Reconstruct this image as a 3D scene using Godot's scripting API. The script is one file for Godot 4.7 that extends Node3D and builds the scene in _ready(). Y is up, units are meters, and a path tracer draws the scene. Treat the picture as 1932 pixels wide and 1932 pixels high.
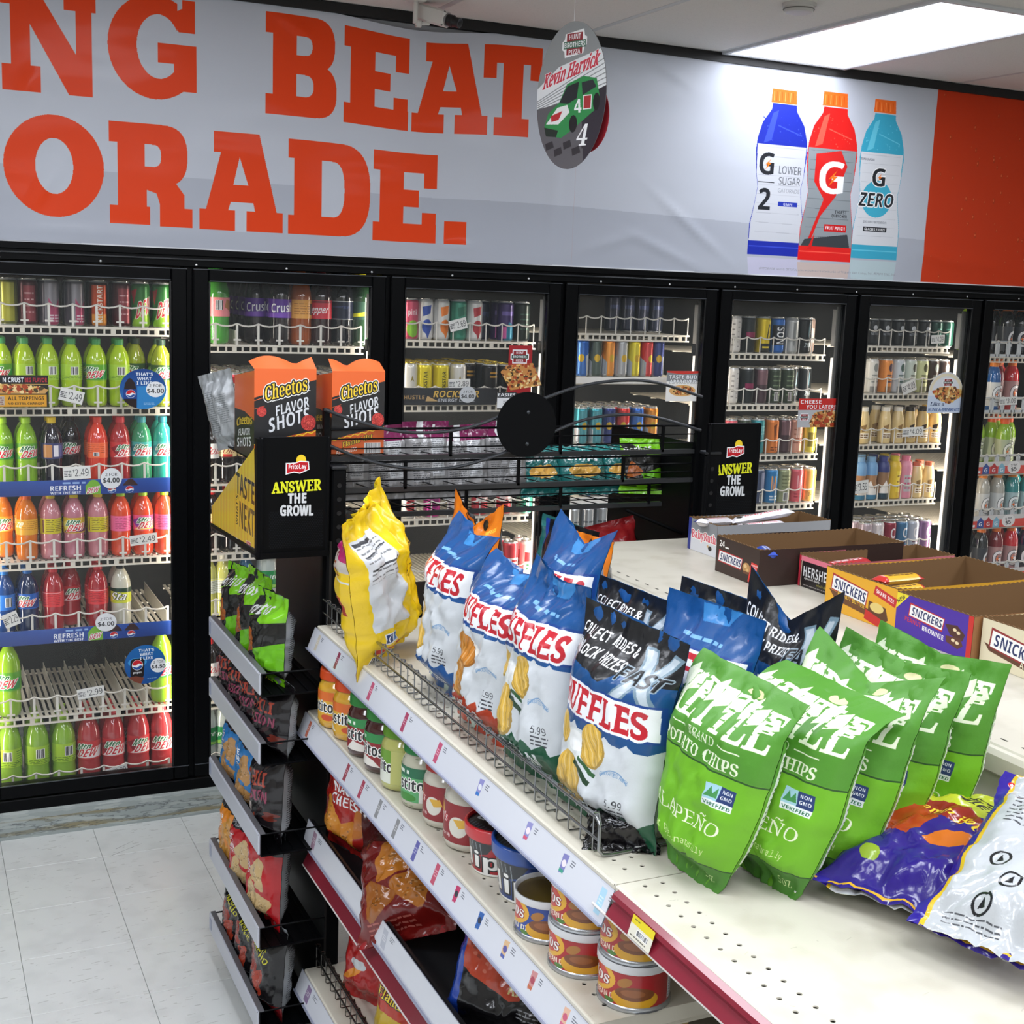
extends Node3D
# A convenience-store aisle: walk-in cooler doors under a printed banner, snack gondola in front.
# x runs along the cooler wall, y up, z from the cooler doors (z = 0) into the room. Metres.

const FOC := 2466.573
const EYE := Vector3(-0.24787, 1.94983, 4.54244)
var cam_basis := Basis.from_euler(Vector3(-0.17382, -0.44056, 0.03945))
var used := {}
var mats := {}
var meshes := {}
var rng := RandomNumberGenerator.new()

# ---------- pixels of the 1932 x 1932 photograph to points on known planes ----------
func ray(px: float, py: float) -> Vector3:
	return cam_basis * Vector3((px - 966.0) / FOC, -(py - 966.0) / FOC, -1.0)
func on_z(px: float, py: float, z: float) -> Vector3:
	var d := ray(px, py)
	return EYE + d * ((z - EYE.z) / d.z)
func on_y(px: float, py: float, y: float) -> Vector3:
	var d := ray(px, py)
	return EYE + d * ((y - EYE.y) / d.y)
func on_x(px: float, py: float, x: float) -> Vector3:
	var d := ray(px, py)
	return EYE + d * ((x - EYE.x) / d.x)

# ---------- naming ----------
func numbered(called: String) -> String:
	var n: int = used.get(called, 0)
	used[called] = n + 1
	return called if n == 0 else "%s_%03d" % [called, n]
func tag(o: Node, label: String, category: String, group := "") -> Node:
	o.set_meta("label", label)
	o.set_meta("category", category)
	if group:
		o.set_meta("group", group)
	return o
func thing(called: String, label: String, category: String, at := Vector3.ZERO, turn := 0.0, group := "") -> Node3D:
	var o := Node3D.new()
	o.name = numbered(called)
	add_child(o)
	o.position = at
	o.rotation.y = turn
	tag(o, label, category, group)
	return o
func part(called: String, mesh: Mesh, mat: Material, parent: Node = self, xf := Transform3D.IDENTITY) -> MeshInstance3D:
	var o := MeshInstance3D.new()
	o.mesh = mesh
	if mat:
		o.material_override = mat
	o.name = numbered(called) if parent == self else called
	parent.add_child(o, true)
	o.transform = xf
	return o
func struct(called: String, mesh: Mesh, mat: Material, at := Vector3.ZERO) -> MeshInstance3D:
	var o := part(called, mesh, mat, self, Transform3D(Basis(), at))
	o.set_meta("kind", "structure")
	return o
func struct_node(called: String, at := Vector3.ZERO) -> Node3D:
	var o := Node3D.new()
	o.name = numbered(called)
	add_child(o)
	o.position = at
	o.set_meta("kind", "structure")
	return o

# ---------- materials ----------
func hexc(h: String) -> Color:
	return Color.html(h)
func mat(h: String, rough := 0.6, metal := 0.0, coat := 0.0) -> StandardMaterial3D:
	var k := "%s|%.2f|%.2f|%.2f" % [h, rough, metal, coat]
	if mats.has(k):
		return mats[k]
	var m := StandardMaterial3D.new()
	m.albedo_color = hexc(h)
	m.roughness = rough
	m.metallic = metal
	if coat > 0.0:
		m.clearcoat_enabled = true
		m.clearcoat = coat
		m.clearcoat_roughness = 0.08
	mats[k] = m
	return m
func tmat(tex: Texture2D, rough := 0.5, coat := 0.0, metal := 0.0) -> StandardMaterial3D:
	var m := StandardMaterial3D.new()
	m.albedo_texture = tex
	m.roughness = rough
	m.metallic = metal
	if coat > 0.0:
		m.clearcoat_enabled = true
		m.clearcoat = coat
		m.clearcoat_roughness = 0.1
	return m
func pane(h: String, alpha: float) -> StandardMaterial3D:
	var m := StandardMaterial3D.new()
	var c := hexc(h)
	c.a = alpha
	m.albedo_color = c
	m.transparency = BaseMaterial3D.TRANSPARENCY_ALPHA
	m.roughness = 0.02
	return m
func dark(rough: float) -> StandardMaterial3D:
	# black powder coat
	var m := mat("07080a", rough, 0.001)
	m.metallic_specular = 0.22
	return m
func glow(h: String, energy: float) -> StandardMaterial3D:
	var m := StandardMaterial3D.new()
	m.albedo_color = hexc("f4f6f8")
	m.emission_enabled = true
	m.emission = hexc(h)
	m.emission_energy_multiplier = energy
	return m

# ---------- meshes ----------
class Mb:
	var v := PackedVector3Array()
	var n := PackedVector3Array()
	var t := PackedVector2Array()
	var i := PackedInt32Array()
	func tri(a: int, b: int, c: int) -> void:
		# wound clockwise as seen from the side the normals point to
		var g := (v[c] - v[a]).cross(v[b] - v[a])
		if g.dot(n[a] + n[b] + n[c]) >= 0.0:
			i.append_array([a, b, c])
		else:
			i.append_array([a, c, b])
	func pt(p: Vector3, nn: Vector3, uv := Vector2.ZERO) -> int:
		v.append(p); n.append(nn); t.append(uv)
		return v.size() - 1
	func quad(a: Vector3, b: Vector3, c: Vector3, d: Vector3, nn: Vector3, u0 := Vector2(0, 1), u1 := Vector2(1, 0)) -> void:
		# a bottom left, b bottom right, c top right, d top left
		var k := pt(a, nn, u0)
		pt(b, nn, Vector2(u1.x, u0.y)); pt(c, nn, u1); pt(d, nn, Vector2(u0.x, u1.y))
		tri(k, k + 1, k + 2); tri(k, k + 2, k + 3)
	func box(c: Vector3, s: Vector3, b := Basis()) -> void:
		var h := s / 2.0
		for ax in 3:
			for sg in [-1.0, 1.0]:
				var nn := Vector3.ZERO
				nn[ax] = sg
				var p := Vector3.ZERO
				var q := Vector3.ZERO
				p[(ax + 1) % 3] = h[(ax + 1) % 3]
				q[(ax + 2) % 3] = h[(ax + 2) % 3]
				var o := nn * h[ax]
				quad(c + b * (o - p - q), c + b * (o + p - q), c + b * (o + p + q), c + b * (o - p + q), b * nn)
	func bevel(c: Vector3, s: Vector3, r: float) -> void:
		# box with chamfered edges
		var h := s / 2.0
		for ax in 3:
			for sg in [-1.0, 1.0]:
				var nn := Vector3.ZERO
				nn[ax] = sg
				var p := Vector3.ZERO
				var q := Vector3.ZERO
				p[(ax + 1) % 3] = h[(ax + 1) % 3] - r
				q[(ax + 2) % 3] = h[(ax + 2) % 3] - r
				var o := nn * h[ax]
				quad(c + o - p - q, c + o + p - q, c + o + p + q, c + o - p + q, nn)
		for ax in 3:
			var a1 := (ax + 1) % 3
			var a2 := (ax + 2) % 3
			for s1 in [-1.0, 1.0]:
				for s2 in [-1.0, 1.0]:
					var e := Vector3.ZERO
					e[ax] = h[ax] - r
					var p1 := Vector3.ZERO
					p1[a1] = s1 * h[a1]; p1[a2] = s2 * (h[a2] - r)
					var p2 := Vector3.ZERO
					p2[a1] = s1 * (h[a1] - r); p2[a2] = s2 * h[a2]
					var nn := Vector3.ZERO
					nn[a1] = s1; nn[a2] = s2
					quad(c + p1 - e, c + p1 + e, c + p2 + e, c + p2 - e, nn.normalized())
	func lathe(prof: Array, seg := 20, at := Vector3.ZERO, turn := 0.0) -> void:
		# prof: [radius, height, u-v height] from bottom to top; a repeated point makes a crease
		var first := v.size()
		for k in prof.size():
			var r: float = prof[k][0]
			var y: float = prof[k][1]
			var a: Vector2 = Vector2(prof[max(k - 1, 0)][0], prof[max(k - 1, 0)][1])
			var b: Vector2 = Vector2(prof[min(k + 1, prof.size() - 1)][0], prof[min(k + 1, prof.size() - 1)][1])
			var here := Vector2(r, y)
			if k > 0 and a.distance_to(here) < 1e-6:
				a = here
			if k < prof.size() - 1 and b.distance_to(here) < 1e-6:
				b = here
			var d := b - a
			var nr := Vector2(d.y, -d.x).normalized() if d.length() > 1e-9 else Vector2(1, 0)
			var vv: float = prof[k][2] if prof[k].size() > 2 else 0.0
			for s in seg + 1:
				var an := TAU * s / seg + turn
				var cs := cos(an)
				var sn := sin(an)
				pt(at + Vector3(sn * r, y, cs * r), Vector3(sn * nr.x, nr.y, cs * nr.x), Vector2(float(s) / seg, vv))
		for k in prof.size() - 1:
			for s in seg:
				var p0 := first + k * (seg + 1) + s
				var q0 := p0 + seg + 1
				if v[p0].distance_to(v[p0 + 1]) > 1e-7 or true:
					tri(p0, p0 + 1, q0 + 1)
					tri(p0, q0 + 1, q0)
	func tube(path: Array, r: float, seg := 6, closed := false) -> void:
		var first := v.size()
		var cnt := path.size()
		var side := Vector3.ZERO
		for k in cnt:
			var a: Vector3 = path[(k - 1 + cnt) % cnt] if closed else path[max(k - 1, 0)]
			var b: Vector3 = path[(k + 1) % cnt] if closed else path[min(k + 1, cnt - 1)]
			var d := (b - a).normalized()
			if side == Vector3.ZERO:
				side = d.cross(Vector3.UP if absf(d.y) < 0.9 else Vector3.RIGHT).normalized()
			side = (side - d * side.dot(d)).normalized()
			var up := d.cross(side)
			for s in seg:
				var an := TAU * s / seg
				var nn := side * cos(an) + up * sin(an)
				pt(path[k] + nn * r, nn, Vector2(float(s) / seg, float(k) / cnt))
		for k in (cnt if closed else cnt - 1):
			var k2 := (k + 1) % cnt
			for s in seg:
				var s2 := (s + 1) % seg
				tri(first + k * seg + s, first + k * seg + s2, first + k2 * seg + s2)
				tri(first + k * seg + s, first + k2 * seg + s2, first + k2 * seg + s)
		if not closed:
			for e in [0, cnt - 1]:
				var dd: Vector3 = (path[0] - path[1]).normalized() if e == 0 else (path[cnt - 1] - path[cnt - 2]).normalized()
				var c := pt(path[e], dd)
				for s in seg:
					pt(v[first + e * seg + s], dd)
				for s in seg:
					tri(c, c + 1 + s, c + 1 + (s + 1) % seg)
	func grid(nu: int, nv: int, f: Callable, flip := false) -> void:
		# f(u, v) -> Vector3 for u, v in 0..1; normals from neighbours; v = 1 is the top of the texture
		var ps := []
		for b in nv + 1:
			for a in nu + 1:
				ps.append(f.call(float(a) / nu, float(b) / nv))
		var first := v.size()
		for b in nv + 1:
			for a in nu + 1:
				var du: Vector3 = ps[b * (nu + 1) + mini(a + 1, nu)] - ps[b * (nu + 1) + maxi(a - 1, 0)]
				var dv: Vector3 = ps[mini(b + 1, nv) * (nu + 1) + a] - ps[maxi(b - 1, 0) * (nu + 1) + a]
				var nn := du.cross(dv).normalized()
				if flip:
					nn = -nn
				pt(ps[b * (nu + 1) + a], nn, Vector2(float(a) / nu, 1.0 - float(b) / nv))
		for b in nv:
			for a in nu:
				var k := first + b * (nu + 1) + a
				tri(k, k + 1, k + nu + 2)
				tri(k, k + nu + 2, k + nu + 1)
	func prism(poly: PackedVector2Array, z0: float, z1: float) -> void:
		# outline in x-y, thickness in z, texture laid over its bounding box
		var lo := poly[0]
		var hi := poly[0]
		for p in poly:
			lo = lo.min(p); hi = hi.max(p)
		var idx := Geometry2D.triangulate_polygon(poly)
		for z in [z0, z1]:
			var k := v.size()
			for p in poly:
				pt(Vector3(p.x, p.y, z), Vector3(0, 0, signf(z - (z0 + z1) / 2.0)), Vector2((p.x - lo.x) / (hi.x - lo.x), (hi.y - p.y) / (hi.y - lo.y)))
			for j in range(0, idx.size(), 3):
				tri(k + idx[j], k + idx[j + 1], k + idx[j + 2])
		var area := 0.0
		for j in poly.size():
			area += poly[j].cross(poly[(j + 1) % poly.size()])
		for j in poly.size():
			var a := poly[j]
			var b := poly[(j + 1) % poly.size()]
			var d := (b - a).normalized()
			var nn := Vector3(d.y, -d.x, 0) * signf(area)
			quad(Vector3(a.x, a.y, z0), Vector3(b.x, b.y, z0), Vector3(b.x, b.y, z1), Vector3(a.x, a.y, z1), nn, Vector2(0.01, 0.99), Vector2(0.02, 0.98))
	func mesh(into: ArrayMesh = null) -> ArrayMesh:
		var m := into if into else ArrayMesh.new()
		var arr := []
		arr.resize(Mesh.ARRAY_MAX)
		arr[Mesh.ARRAY_VERTEX] = v
		arr[Mesh.ARRAY_NORMAL] = n
		arr[Mesh.ARRAY_TEX_UV] = t
		arr[Mesh.ARRAY_INDEX] = i
		m.add_surface_from_arrays(Mesh.PRIMITIVE_TRIANGLES, arr)
		return m

func box_mesh(s: Vector3, c := Vector3.ZERO) -> ArrayMesh:
	var k := "box %s %s" % [s, c]
	if not meshes.has(k):
		var b := Mb.new()
		b.box(c, s)
		meshes[k] = b.mesh()
	return meshes[k]
func bevel_mesh(s: Vector3, r: float, c := Vector3.ZERO) -> ArrayMesh:
	var b := Mb.new()
	b.bevel(c, s, r)
	return b.mesh()
func rod(a: Vector3, b: Vector3, r: float, seg := 6) -> ArrayMesh:
	var m := Mb.new()
	m.tube([a, b], r, seg)
	return m.mesh()
func curve(pts: Array, steps := 6) -> Array:
	# Catmull-Rom through the points
	var o := []
	for k in pts.size() - 1:
		var p0: Vector3 = pts[maxi(k - 1, 0)]
		var p1: Vector3 = pts[k]
		var p2: Vector3 = pts[k + 1]
		var p3: Vector3 = pts[mini(k + 2, pts.size() - 1)]
		for s in steps:
			o.append(p1.cubic_interpolate(p2, p0, p3, float(s) / steps))
	o.append(pts[-1])
	return o

# ---------- print: a canvas that fills polygons and sets type ----------
var type_cache := {}
func glyphs(s: String, font: String) -> PackedVector2Array:
	var k := font + "|" + s
	if type_cache.has(k):
		return type_cache[k]
	var f := SystemFont.new()
	var bold := font.ends_with("bold")
	f.font_names = PackedStringArray(["Droid Serif" if font.begins_with("serif") else ("Droid Sans Mono" if font.begins_with("mono") else "Droid Sans")])
	f.font_weight = 700 if bold else 400
	var tm := TextMesh.new()
	tm.font = f
	tm.text = s
	tm.font_size = 64
	tm.pixel_size = 1.0 / 64.0
	tm.depth = 0.0
	tm.curve_step = 1.5
	var arr := tm.get_mesh_arrays()
	var out := PackedVector2Array()
	if arr.size() > 0 and arr[Mesh.ARRAY_VERTEX] != null:
		var vs: PackedVector3Array = arr[Mesh.ARRAY_VERTEX]
		var nn: PackedVector3Array = arr[Mesh.ARRAY_NORMAL]
		var ids: PackedInt32Array = arr[Mesh.ARRAY_INDEX]
		for j in range(0, ids.size(), 3):
			if nn[ids[j]].z > 0.5:
				for q in 3:
					out.append(Vector2(vs[ids[j + q]].x, vs[ids[j + q]].y))
	# centre on its own ink
	if out.size() > 0:
		var lo := out[0]
		var hi := out[0]
		for p in out:
			lo = lo.min(p); hi = hi.max(p)
		var c := (lo + hi) / 2.0
		for j in out.size():
			out[j] -= c
	type_cache[k] = out
	return out

class Cv:
	var im: Image
	var w: int
	var h: int
	var host: Object
	func _init(ww: int, hh: int, c: Color, o: Object) -> void:
		w = ww; h = hh; host = o
		im = Image.create(w, h, false, Image.FORMAT_RGBA8)
		im.fill(c)
	func rect(x: float, y: float, ww: float, hh: float, c: Color) -> void:
		im.fill_rect(Rect2i(roundi(x), roundi(y), maxi(1, roundi(ww)), maxi(1, roundi(hh))), c)
	func poly(p: PackedVector2Array, c: Color) -> void:
		var ylo := p[0].y
		var yhi := p[0].y
		for q in p:
			ylo = minf(ylo, q.y); yhi = maxf(yhi, q.y)
		var cnt := p.size()
		for y in range(maxi(0, ceili(ylo - 0.5)), mini(h - 1, floori(yhi - 0.5)) + 1):
			var xs := []
			var yy := y + 0.5
			for k in cnt:
				var a := p[k]
				var b := p[(k + 1) % cnt]
				if (a.y <= yy) != (b.y <= yy):
					xs.append(a.x + (yy - a.y) * (b.x - a.x) / (b.y - a.y))
			xs.sort()
			for k in range(0, xs.size() - 1, 2):
				var x0 := ceili(xs[k] - 0.5)
				var x1 := ceili(xs[k + 1] - 0.5)
				if x1 > x0:
					im.fill_rect(Rect2i(x0, y, x1 - x0, 1), c)
	func pl(a: Array, c: Color) -> void:
		var p := PackedVector2Array()
		for k in range(0, a.size(), 2):
			p.append(Vector2(a[k], a[k + 1]))
		poly(p, c)
	func ell(cx: float, cy: float, rx: float, ry: float, c: Color, rot := 0.0) -> void:
		var p := PackedVector2Array()
		for k in 28:
			p.append(Vector2(cx, cy) + Vector2(cos(TAU * k / 28) * rx, sin(TAU * k / 28) * ry).rotated(rot))
		poly(p, c)
	func line(x0: float, y0: float, x1: float, y1: float, wd: float, c: Color) -> void:
		var d := Vector2(x1 - x0, y1 - y0).normalized().orthogonal() * wd / 2.0
		pl([x0 + d.x, y0 + d.y, x1 + d.x, y1 + d.y, x1 - d.x, y1 - d.y, x0 - d.x, y0 - d.y], c)
	func ring(cx: float, cy: float, r: float, wd: float, a0: float, a1: float, c: Color) -> void:
		var p := PackedVector2Array()
		for k in 19:
			p.append(Vector2(cx, cy) + Vector2.from_angle(lerpf(a0, a1, k / 18.0)) * r)
		for k in 19:
			p.append(Vector2(cx, cy) + Vector2.from_angle(lerpf(a1, a0, k / 18.0)) * (r - wd))
		poly(p, c)
	# s centred on (x, y), cap height about `size`; width `wide` if given; edge = [[px, colour], ...] drawn first
	func txt(s: String, x: float, y: float, size: float, c: Color, o := {}) -> void:
		var g: PackedVector2Array = host.glyphs(s, o.get("font", "sans_bold"))
		if g.is_empty():
			return
		var lo := g[0]
		var hi := g[0]
		for p in g:
			lo = lo.min(p); hi = hi.max(p)
		var sy: float = size / (hi.y - lo.y)
		var sx: float = (o.wide / (hi.x - lo.x)) if o.has("wide") else sy
		var skew: float = o.get("skew", 0.0)
		var rise: float = o.get("rise", 0.0)
		var rot: float = o.get("rot", 0.0)
		var arch: float = o.get("arch", 0.0)
		var spans := PackedInt32Array()
		for k in range(0, g.size(), 3):
			var t := []
			for q in 3:
				var p := g[k + q]
				var e := Vector2(p.x * sx, -p.y * sy)
				e.x += -e.y * skew
				e.y += e.x * rise
				if arch != 0.0:
					var un: float = e.x / (maxf(absf(lo.x), hi.x) * sx)
					e.y += arch * un * un
				t.append(e.rotated(rot) + Vector2(x, y))
			t.sort_custom(func(aa, bb): return aa.y < bb.y)
			var a: Vector2 = t[0]
			var b: Vector2 = t[1]
			var d: Vector2 = t[2]
			for yy in range(ceili(a.y - 0.5), ceili(d.y - 0.5)):
				var fy := yy + 0.5
				var xa := a.x + (d.x - a.x) * (fy - a.y) / maxf(d.y - a.y, 1e-6)
				var xb := (a.x + (b.x - a.x) * (fy - a.y) / maxf(b.y - a.y, 1e-6)) if fy < b.y else (b.x + (d.x - b.x) * (fy - b.y) / maxf(d.y - b.y, 1e-6))
				var x0 := ceili(minf(xa, xb) - 0.5)
				var x1 := ceili(maxf(xa, xb) - 0.5)
				if x1 > x0:
					spans.append_array([yy, x0, x1 - x0])
		for ed in o.get("edge", []):
			var r: float = ed[0]
			var steps := 8 if r < 4.0 else 12
			for k in steps:
				var off := Vector2i((Vector2.from_angle(TAU * k / steps) * r).round())
				for j in range(0, spans.size(), 3):
					im.fill_rect(Rect2i(spans[j + 1] + off.x, spans[j] + off.y, spans[j + 2], 1), ed[1])
		for j in range(0, spans.size(), 3):
			im.fill_rect(Rect2i(spans[j + 1], spans[j], spans[j + 2], 1), c)
	func lines(x: float, y: float, ww: float, cnt: int, step: float, th: float, c: Color, seed := 1) -> void:
		# small print too fine to read: rows of short dashes
		var r := RandomNumberGenerator.new()
		r.seed = seed
		for k in cnt:
			var xx := x
			while xx < x + ww:
				var l := r.randf_range(3, 14) * th / 2.0
				rect(xx, y + k * step, minf(l, x + ww - xx), th, c)
				xx += l + th
	func bars(x: float, y: float, ww: float, hh: float, seed := 1) -> void:
		var r := RandomNumberGenerator.new()
		r.seed = seed
		rect(x, y, ww, hh, Color.WHITE)
		var xx := x + 3
		while xx < x + ww - 3:
			var l := float(r.randi_range(1, 3))
			rect(xx, y + 2, l, hh - 4, Color.BLACK)
			xx += l + r.randi_range(1, 3)
	func tex() -> ImageTexture:
		return ImageTexture.create_from_image(im)
func canvas(w: int, h: int, c: String) -> Cv:
	return Cv.new(w, h, hexc(c), self)

# small prints share a few large sheets
var sheets := []
var sheet_mats := []
func pmat(c: Cv, rough := 0.5, coat := 0.0) -> StandardMaterial3D:
	var s: Dictionary
	var found := false
	for q in sheets:
		if q.x + c.w + 2 > 2048:
			if q.y + q.row + c.h + 4 > 2048:
				continue
			q.y += q.row + 2
			q.x = 0
			q.row = 0
		if q.y + c.h + 2 > 2048:
			continue
		s = q
		found = true
		break
	if not found:
		s = {im = Image.create(2048, 2048, false, Image.FORMAT_RGBA8), x = 0, y = 0, row = 0}
		sheets.append(s)
	s.im.blit_rect(c.im, Rect2i(0, 0, c.w, c.h), Vector2i(s.x, s.y))
	var m := StandardMaterial3D.new()
	m.roughness = rough
	if coat > 0.0:
		m.clearcoat_enabled = true
		m.clearcoat = coat
		m.clearcoat_roughness = 0.1
	m.uv1_scale = Vector3((c.w - 1.0) / 2048.0, (c.h - 1.0) / 2048.0, 1)
	m.uv1_offset = Vector3((s.x + 0.5) / 2048.0, (s.y + 0.5) / 2048.0, 0)
	sheet_mats.append([m, sheets.find(s)])
	s.x += c.w + 2
	s.row = maxi(s.row, c.h)
	return m
func finish_sheets() -> void:
	var t := []
	for s in sheets:
		t.append(ImageTexture.create_from_image(s.im))
	for q in sheet_mats:
		q[0].albedo_texture = t[q[1]]

# ---------- the scene ----------
const CEIL := 2.87
const LAMPS := [[2.708, 0.01, 0.55], [0.268, 1.23], [-2.172, 1.23], [2.708, 2.45], [0.268, 3.67], [-2.172, 3.67], [2.708, 4.89], [0.268, 6.11], [5.148, 2.45], [1.488, 3.67], [-0.952, 2.45], [-0.952, 4.89], [1.488, 6.11]]  # last few are extra unseen troffers, added to brighten floor and shelves
const LAMP_ENERGY := 2.1
const TUBE_ENERGY := 0.62
const PITCH := 0.711
const DOOR_1 := 0.297   # centre of the first door

func _ready() -> void:
	rng.seed = 7
	var cam := Camera3D.new()
	cam.name = "camera"
	cam.fov = rad_to_deg(2.0 * atan(966.0 / FOC))
	cam.transform = Transform3D(cam_basis, EYE)
	cam.near = 0.02
	add_child(cam)
	cam.current = true
	var we := WorldEnvironment.new()
	we.name = "surroundings"
	var env := Environment.new()
	env.background_mode = Environment.BG_COLOR
	env.background_color = Color(0.02, 0.02, 0.022)
	env.tonemap_mode = Environment.TONE_MAPPER_LINEAR
	env.tonemap_exposure = 1.1
	env.sdfgi_enabled = true
	env.ssao_enabled = true
	env.ssil_enabled = true
	we.environment = env
	add_child(we)
	for q in LAMPS:
			area_lamp("ceiling_light_glow", Vector3(q[0] + 0.305, CEIL - 0.012, q[1] + 0.61), Vector2(0.56, 1.16), Vector3(0, -1, 0), LAMP_ENERGY * (q[2] if q.size() > 2 else 1.0), "f2f6ff")
	for k in 8:
		area_lamp("cooler_light_glow", Vector3(DOOR_1 + (k - 0.5) * PITCH, 1.05, -0.098), Vector2(0.03, 1.66), Vector3(0, 0, -1), TUBE_ENERGY, "fff6e8")
	room()
	banner()
	cooler()
	cooler_stock()
	gondola()
	candy_boxes()
	bags_on_shelf()
	jars_and_tubs()
	lower_tiers()
	end_rack()
	hanging_things()
	finish_sheets()

func area_lamp(called: String, at: Vector3, size: Vector2, towards: Vector3, energy: float, h: String) -> void:
	var l := AreaLight3D.new()
	l.name = numbered(called)
	l.area_size = size
	l.light_energy = energy
	l.light_color = hexc(h)
	l.shadow_enabled = true
	l.area_range = 14.0
	var up := Vector3(0, 0, 1) if absf(towards.y) > 0.9 else Vector3.UP
	l.transform = Transform3D(Basis.looking_at(towards, up), at)
	add_child(l)

func noise(freq: float, seed := 3, oct := 3) -> FastNoiseLite:
	var n := FastNoiseLite.new()
	n.seed = seed
	n.frequency = freq
	n.fractal_octaves = oct
	return n

func room() -> void:
	# floor: vinyl tiles, each laid as a piece
	var cv := canvas(512, 512, "dcdfdd")
	var nz := noise(0.012, 11)
	for y in range(0, 512, 4):
		for x in range(0, 512, 4):
			var k := nz.get_noise_2d(x, y)
			cv.rect(x, y, 4, 4, hexc("dcdfdd").darkened(maxf(0.0, -k) * 0.06))
	for k in 420:
		var x := rng.randf() * 512
		var y := rng.randf() * 512
		var l := rng.randf_range(2, 16)
		var c := hexc("b3b5b1").lerp(hexc("dcdfdd"), rng.randf_range(0.15, 0.85))
		cv.line(x, y, x + l, y + rng.randf_range(-3, 1), rng.randf_range(0.9, 2.4), c)
	var vinyl := tmat(cv.tex(), 0.32)
	vinyl.uv1_triplanar = true
	vinyl.uv1_world_triplanar = true
	vinyl.uv1_scale = Vector3(1.1, 1.1, 1.1)
	var fl := struct_node("floor")
	part("subfloor", box_mesh(Vector3(10, 0.1, 8.4), Vector3(1.2, -0.0535, 3.2)), mat("8f918d", 0.8), fl)
	var tile := bevel_mesh(Vector3(0.3036, 0.004, 0.3036), 0.0007, Vector3(0, -0.002, 0))
	for ix in range(-8, 9):
		for iz in range(-1, 15):
			part("tile", tile, vinyl, fl, Transform3D(Basis(), Vector3((ix + 0.5) * 0.3048, 0, 0.2593 + (iz + 0.5) * 0.3048)))
	var scuff := Mb.new()
	for q in [[218, 1602, 252, 1586], [208, 1615, 268, 1591]]:
		var a := on_y(q[0], q[1], 0.0004)
		var b := on_y(q[2], q[3], 0.0004)
		var s := (b - a).normalized().cross(Vector3.UP) * 0.0016
		scuff.quad(a - s * 0.2, b - s * 0.2, b + s * 0.2, a + s, Vector3.UP)
	part("scuff_mark", scuff.mesh(), mat("6d6f70", 0.6), fl)
	# concrete curb under the cooler, painted grey and stained
	var cb := canvas(1024, 64, "98a09e")
	var n1 := noise(0.02, 5, 4)
	var n2 := noise(0.006, 9, 2)
	for y in 64:
		for x in 1024:
			var c := hexc("98a09e")
			var a := n1.get_noise_2d(x, y * 3.0)
			var b := n2.get_noise_2d(x, y * 4.0 + 300)
			if y > 14 and y < 54 and b > -0.12:
				c = hexc("85887f").lerp(hexc("8c8468"), clampf(b * 2.4 + 0.2, 0, 1))
			if y > 10 and y < 56 and absf(a) < 0.045:
				c = c.lerp(hexc("4e5254"), 0.55)
			if a > 0.2:
				c = c.lerp(hexc("b8beba"), 0.5)
			cb.im.set_pixel(x, y, c)
	var curb := Mb.new()
	curb.quad(Vector3(-0.9, 0, 0.02), Vector3(6.2, 0, 0.02), Vector3(6.2, 0.088, 0.02), Vector3(-0.9, 0.088, 0.02), Vector3(0, 0, 1), Vector2(0, 1), Vector2(2.2, 0))
	curb.quad(Vector3(-0.9, 0.088, 0.02), Vector3(6.2, 0.088, 0.02), Vector3(6.2, 0.096, 0.008), Vector3(-0.9, 0.096, 0.008), Vector3(0, 0.8, 0.6), Vector2(0, 0.1), Vector2(2.2, 0))
	curb.box(Vector3(2.65, 0.046, -0.45), Vector3(7.1, 0.092, 0.9))
	struct("trim_1", curb.mesh(), tmat(cb.tex(), 0.75))
	# ceiling: lay-in panels on a T-bar grid with troffers in it
	var ct := canvas(256, 256, "e0dcd6")
	for k in 2600:
		var c := hexc("d0ccc6") if k % 2 else hexc("e8e5e0")
		ct.rect(rng.randi_range(0, 254), rng.randi_range(0, 254), rng.randi_range(1, 2), 1, c)
	var panel_mat := tmat(ct.tex(), 0.9)
	panel_mat.uv1_triplanar = true
	panel_mat.uv1_world_triplanar = true
	panel_mat.uv1_scale = Vector3(2.4, 2.4, 2.4)
	var ce := struct_node("ceiling")
	part("deck", box_mesh(Vector3(10, 0.06, 8.4), Vector3(1.2, CEIL + 0.13, 3.2)), mat("55534f", 0.9), ce)
	var panel := bevel_mesh(Vector3(0.59, 0.016, 1.2), 0.004)
	var bars := mat("c9c9c8", 0.5)
	for ix in range(-10, 6):
		for iz in range(0, 6):
			var x := 2.708 + ix * 0.61
			var z := 0.01 + iz * 1.22
			if x > 6.0 or x < -3.6:
				continue
			var lit := false
			for q in LAMPS:
				lit = lit or (absf(q[0] - x) < 0.1 and absf(q[1] - z) < 0.1)
			if not lit:
				part("panel", panel, panel_mat, ce, Transform3D(Basis(), Vector3(x + 0.305, CEIL + 0.006, z + 0.61)))
	for ix in range(-10, 7):
		part("runner", box_mesh(Vector3(0.024, 0.022, 7.4)), bars, ce, Transform3D(Basis(), Vector3(2.708 + ix * 0.61, CEIL + 0.009, 3.7)))
	for iz in range(0, 7):
		part("runner", box_mesh(Vector3(10, 0.02, 0.024)), bars, ce, Transform3D(Basis(), Vector3(1.2, CEIL + 0.0095, 0.01 + iz * 1.22)))
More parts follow.
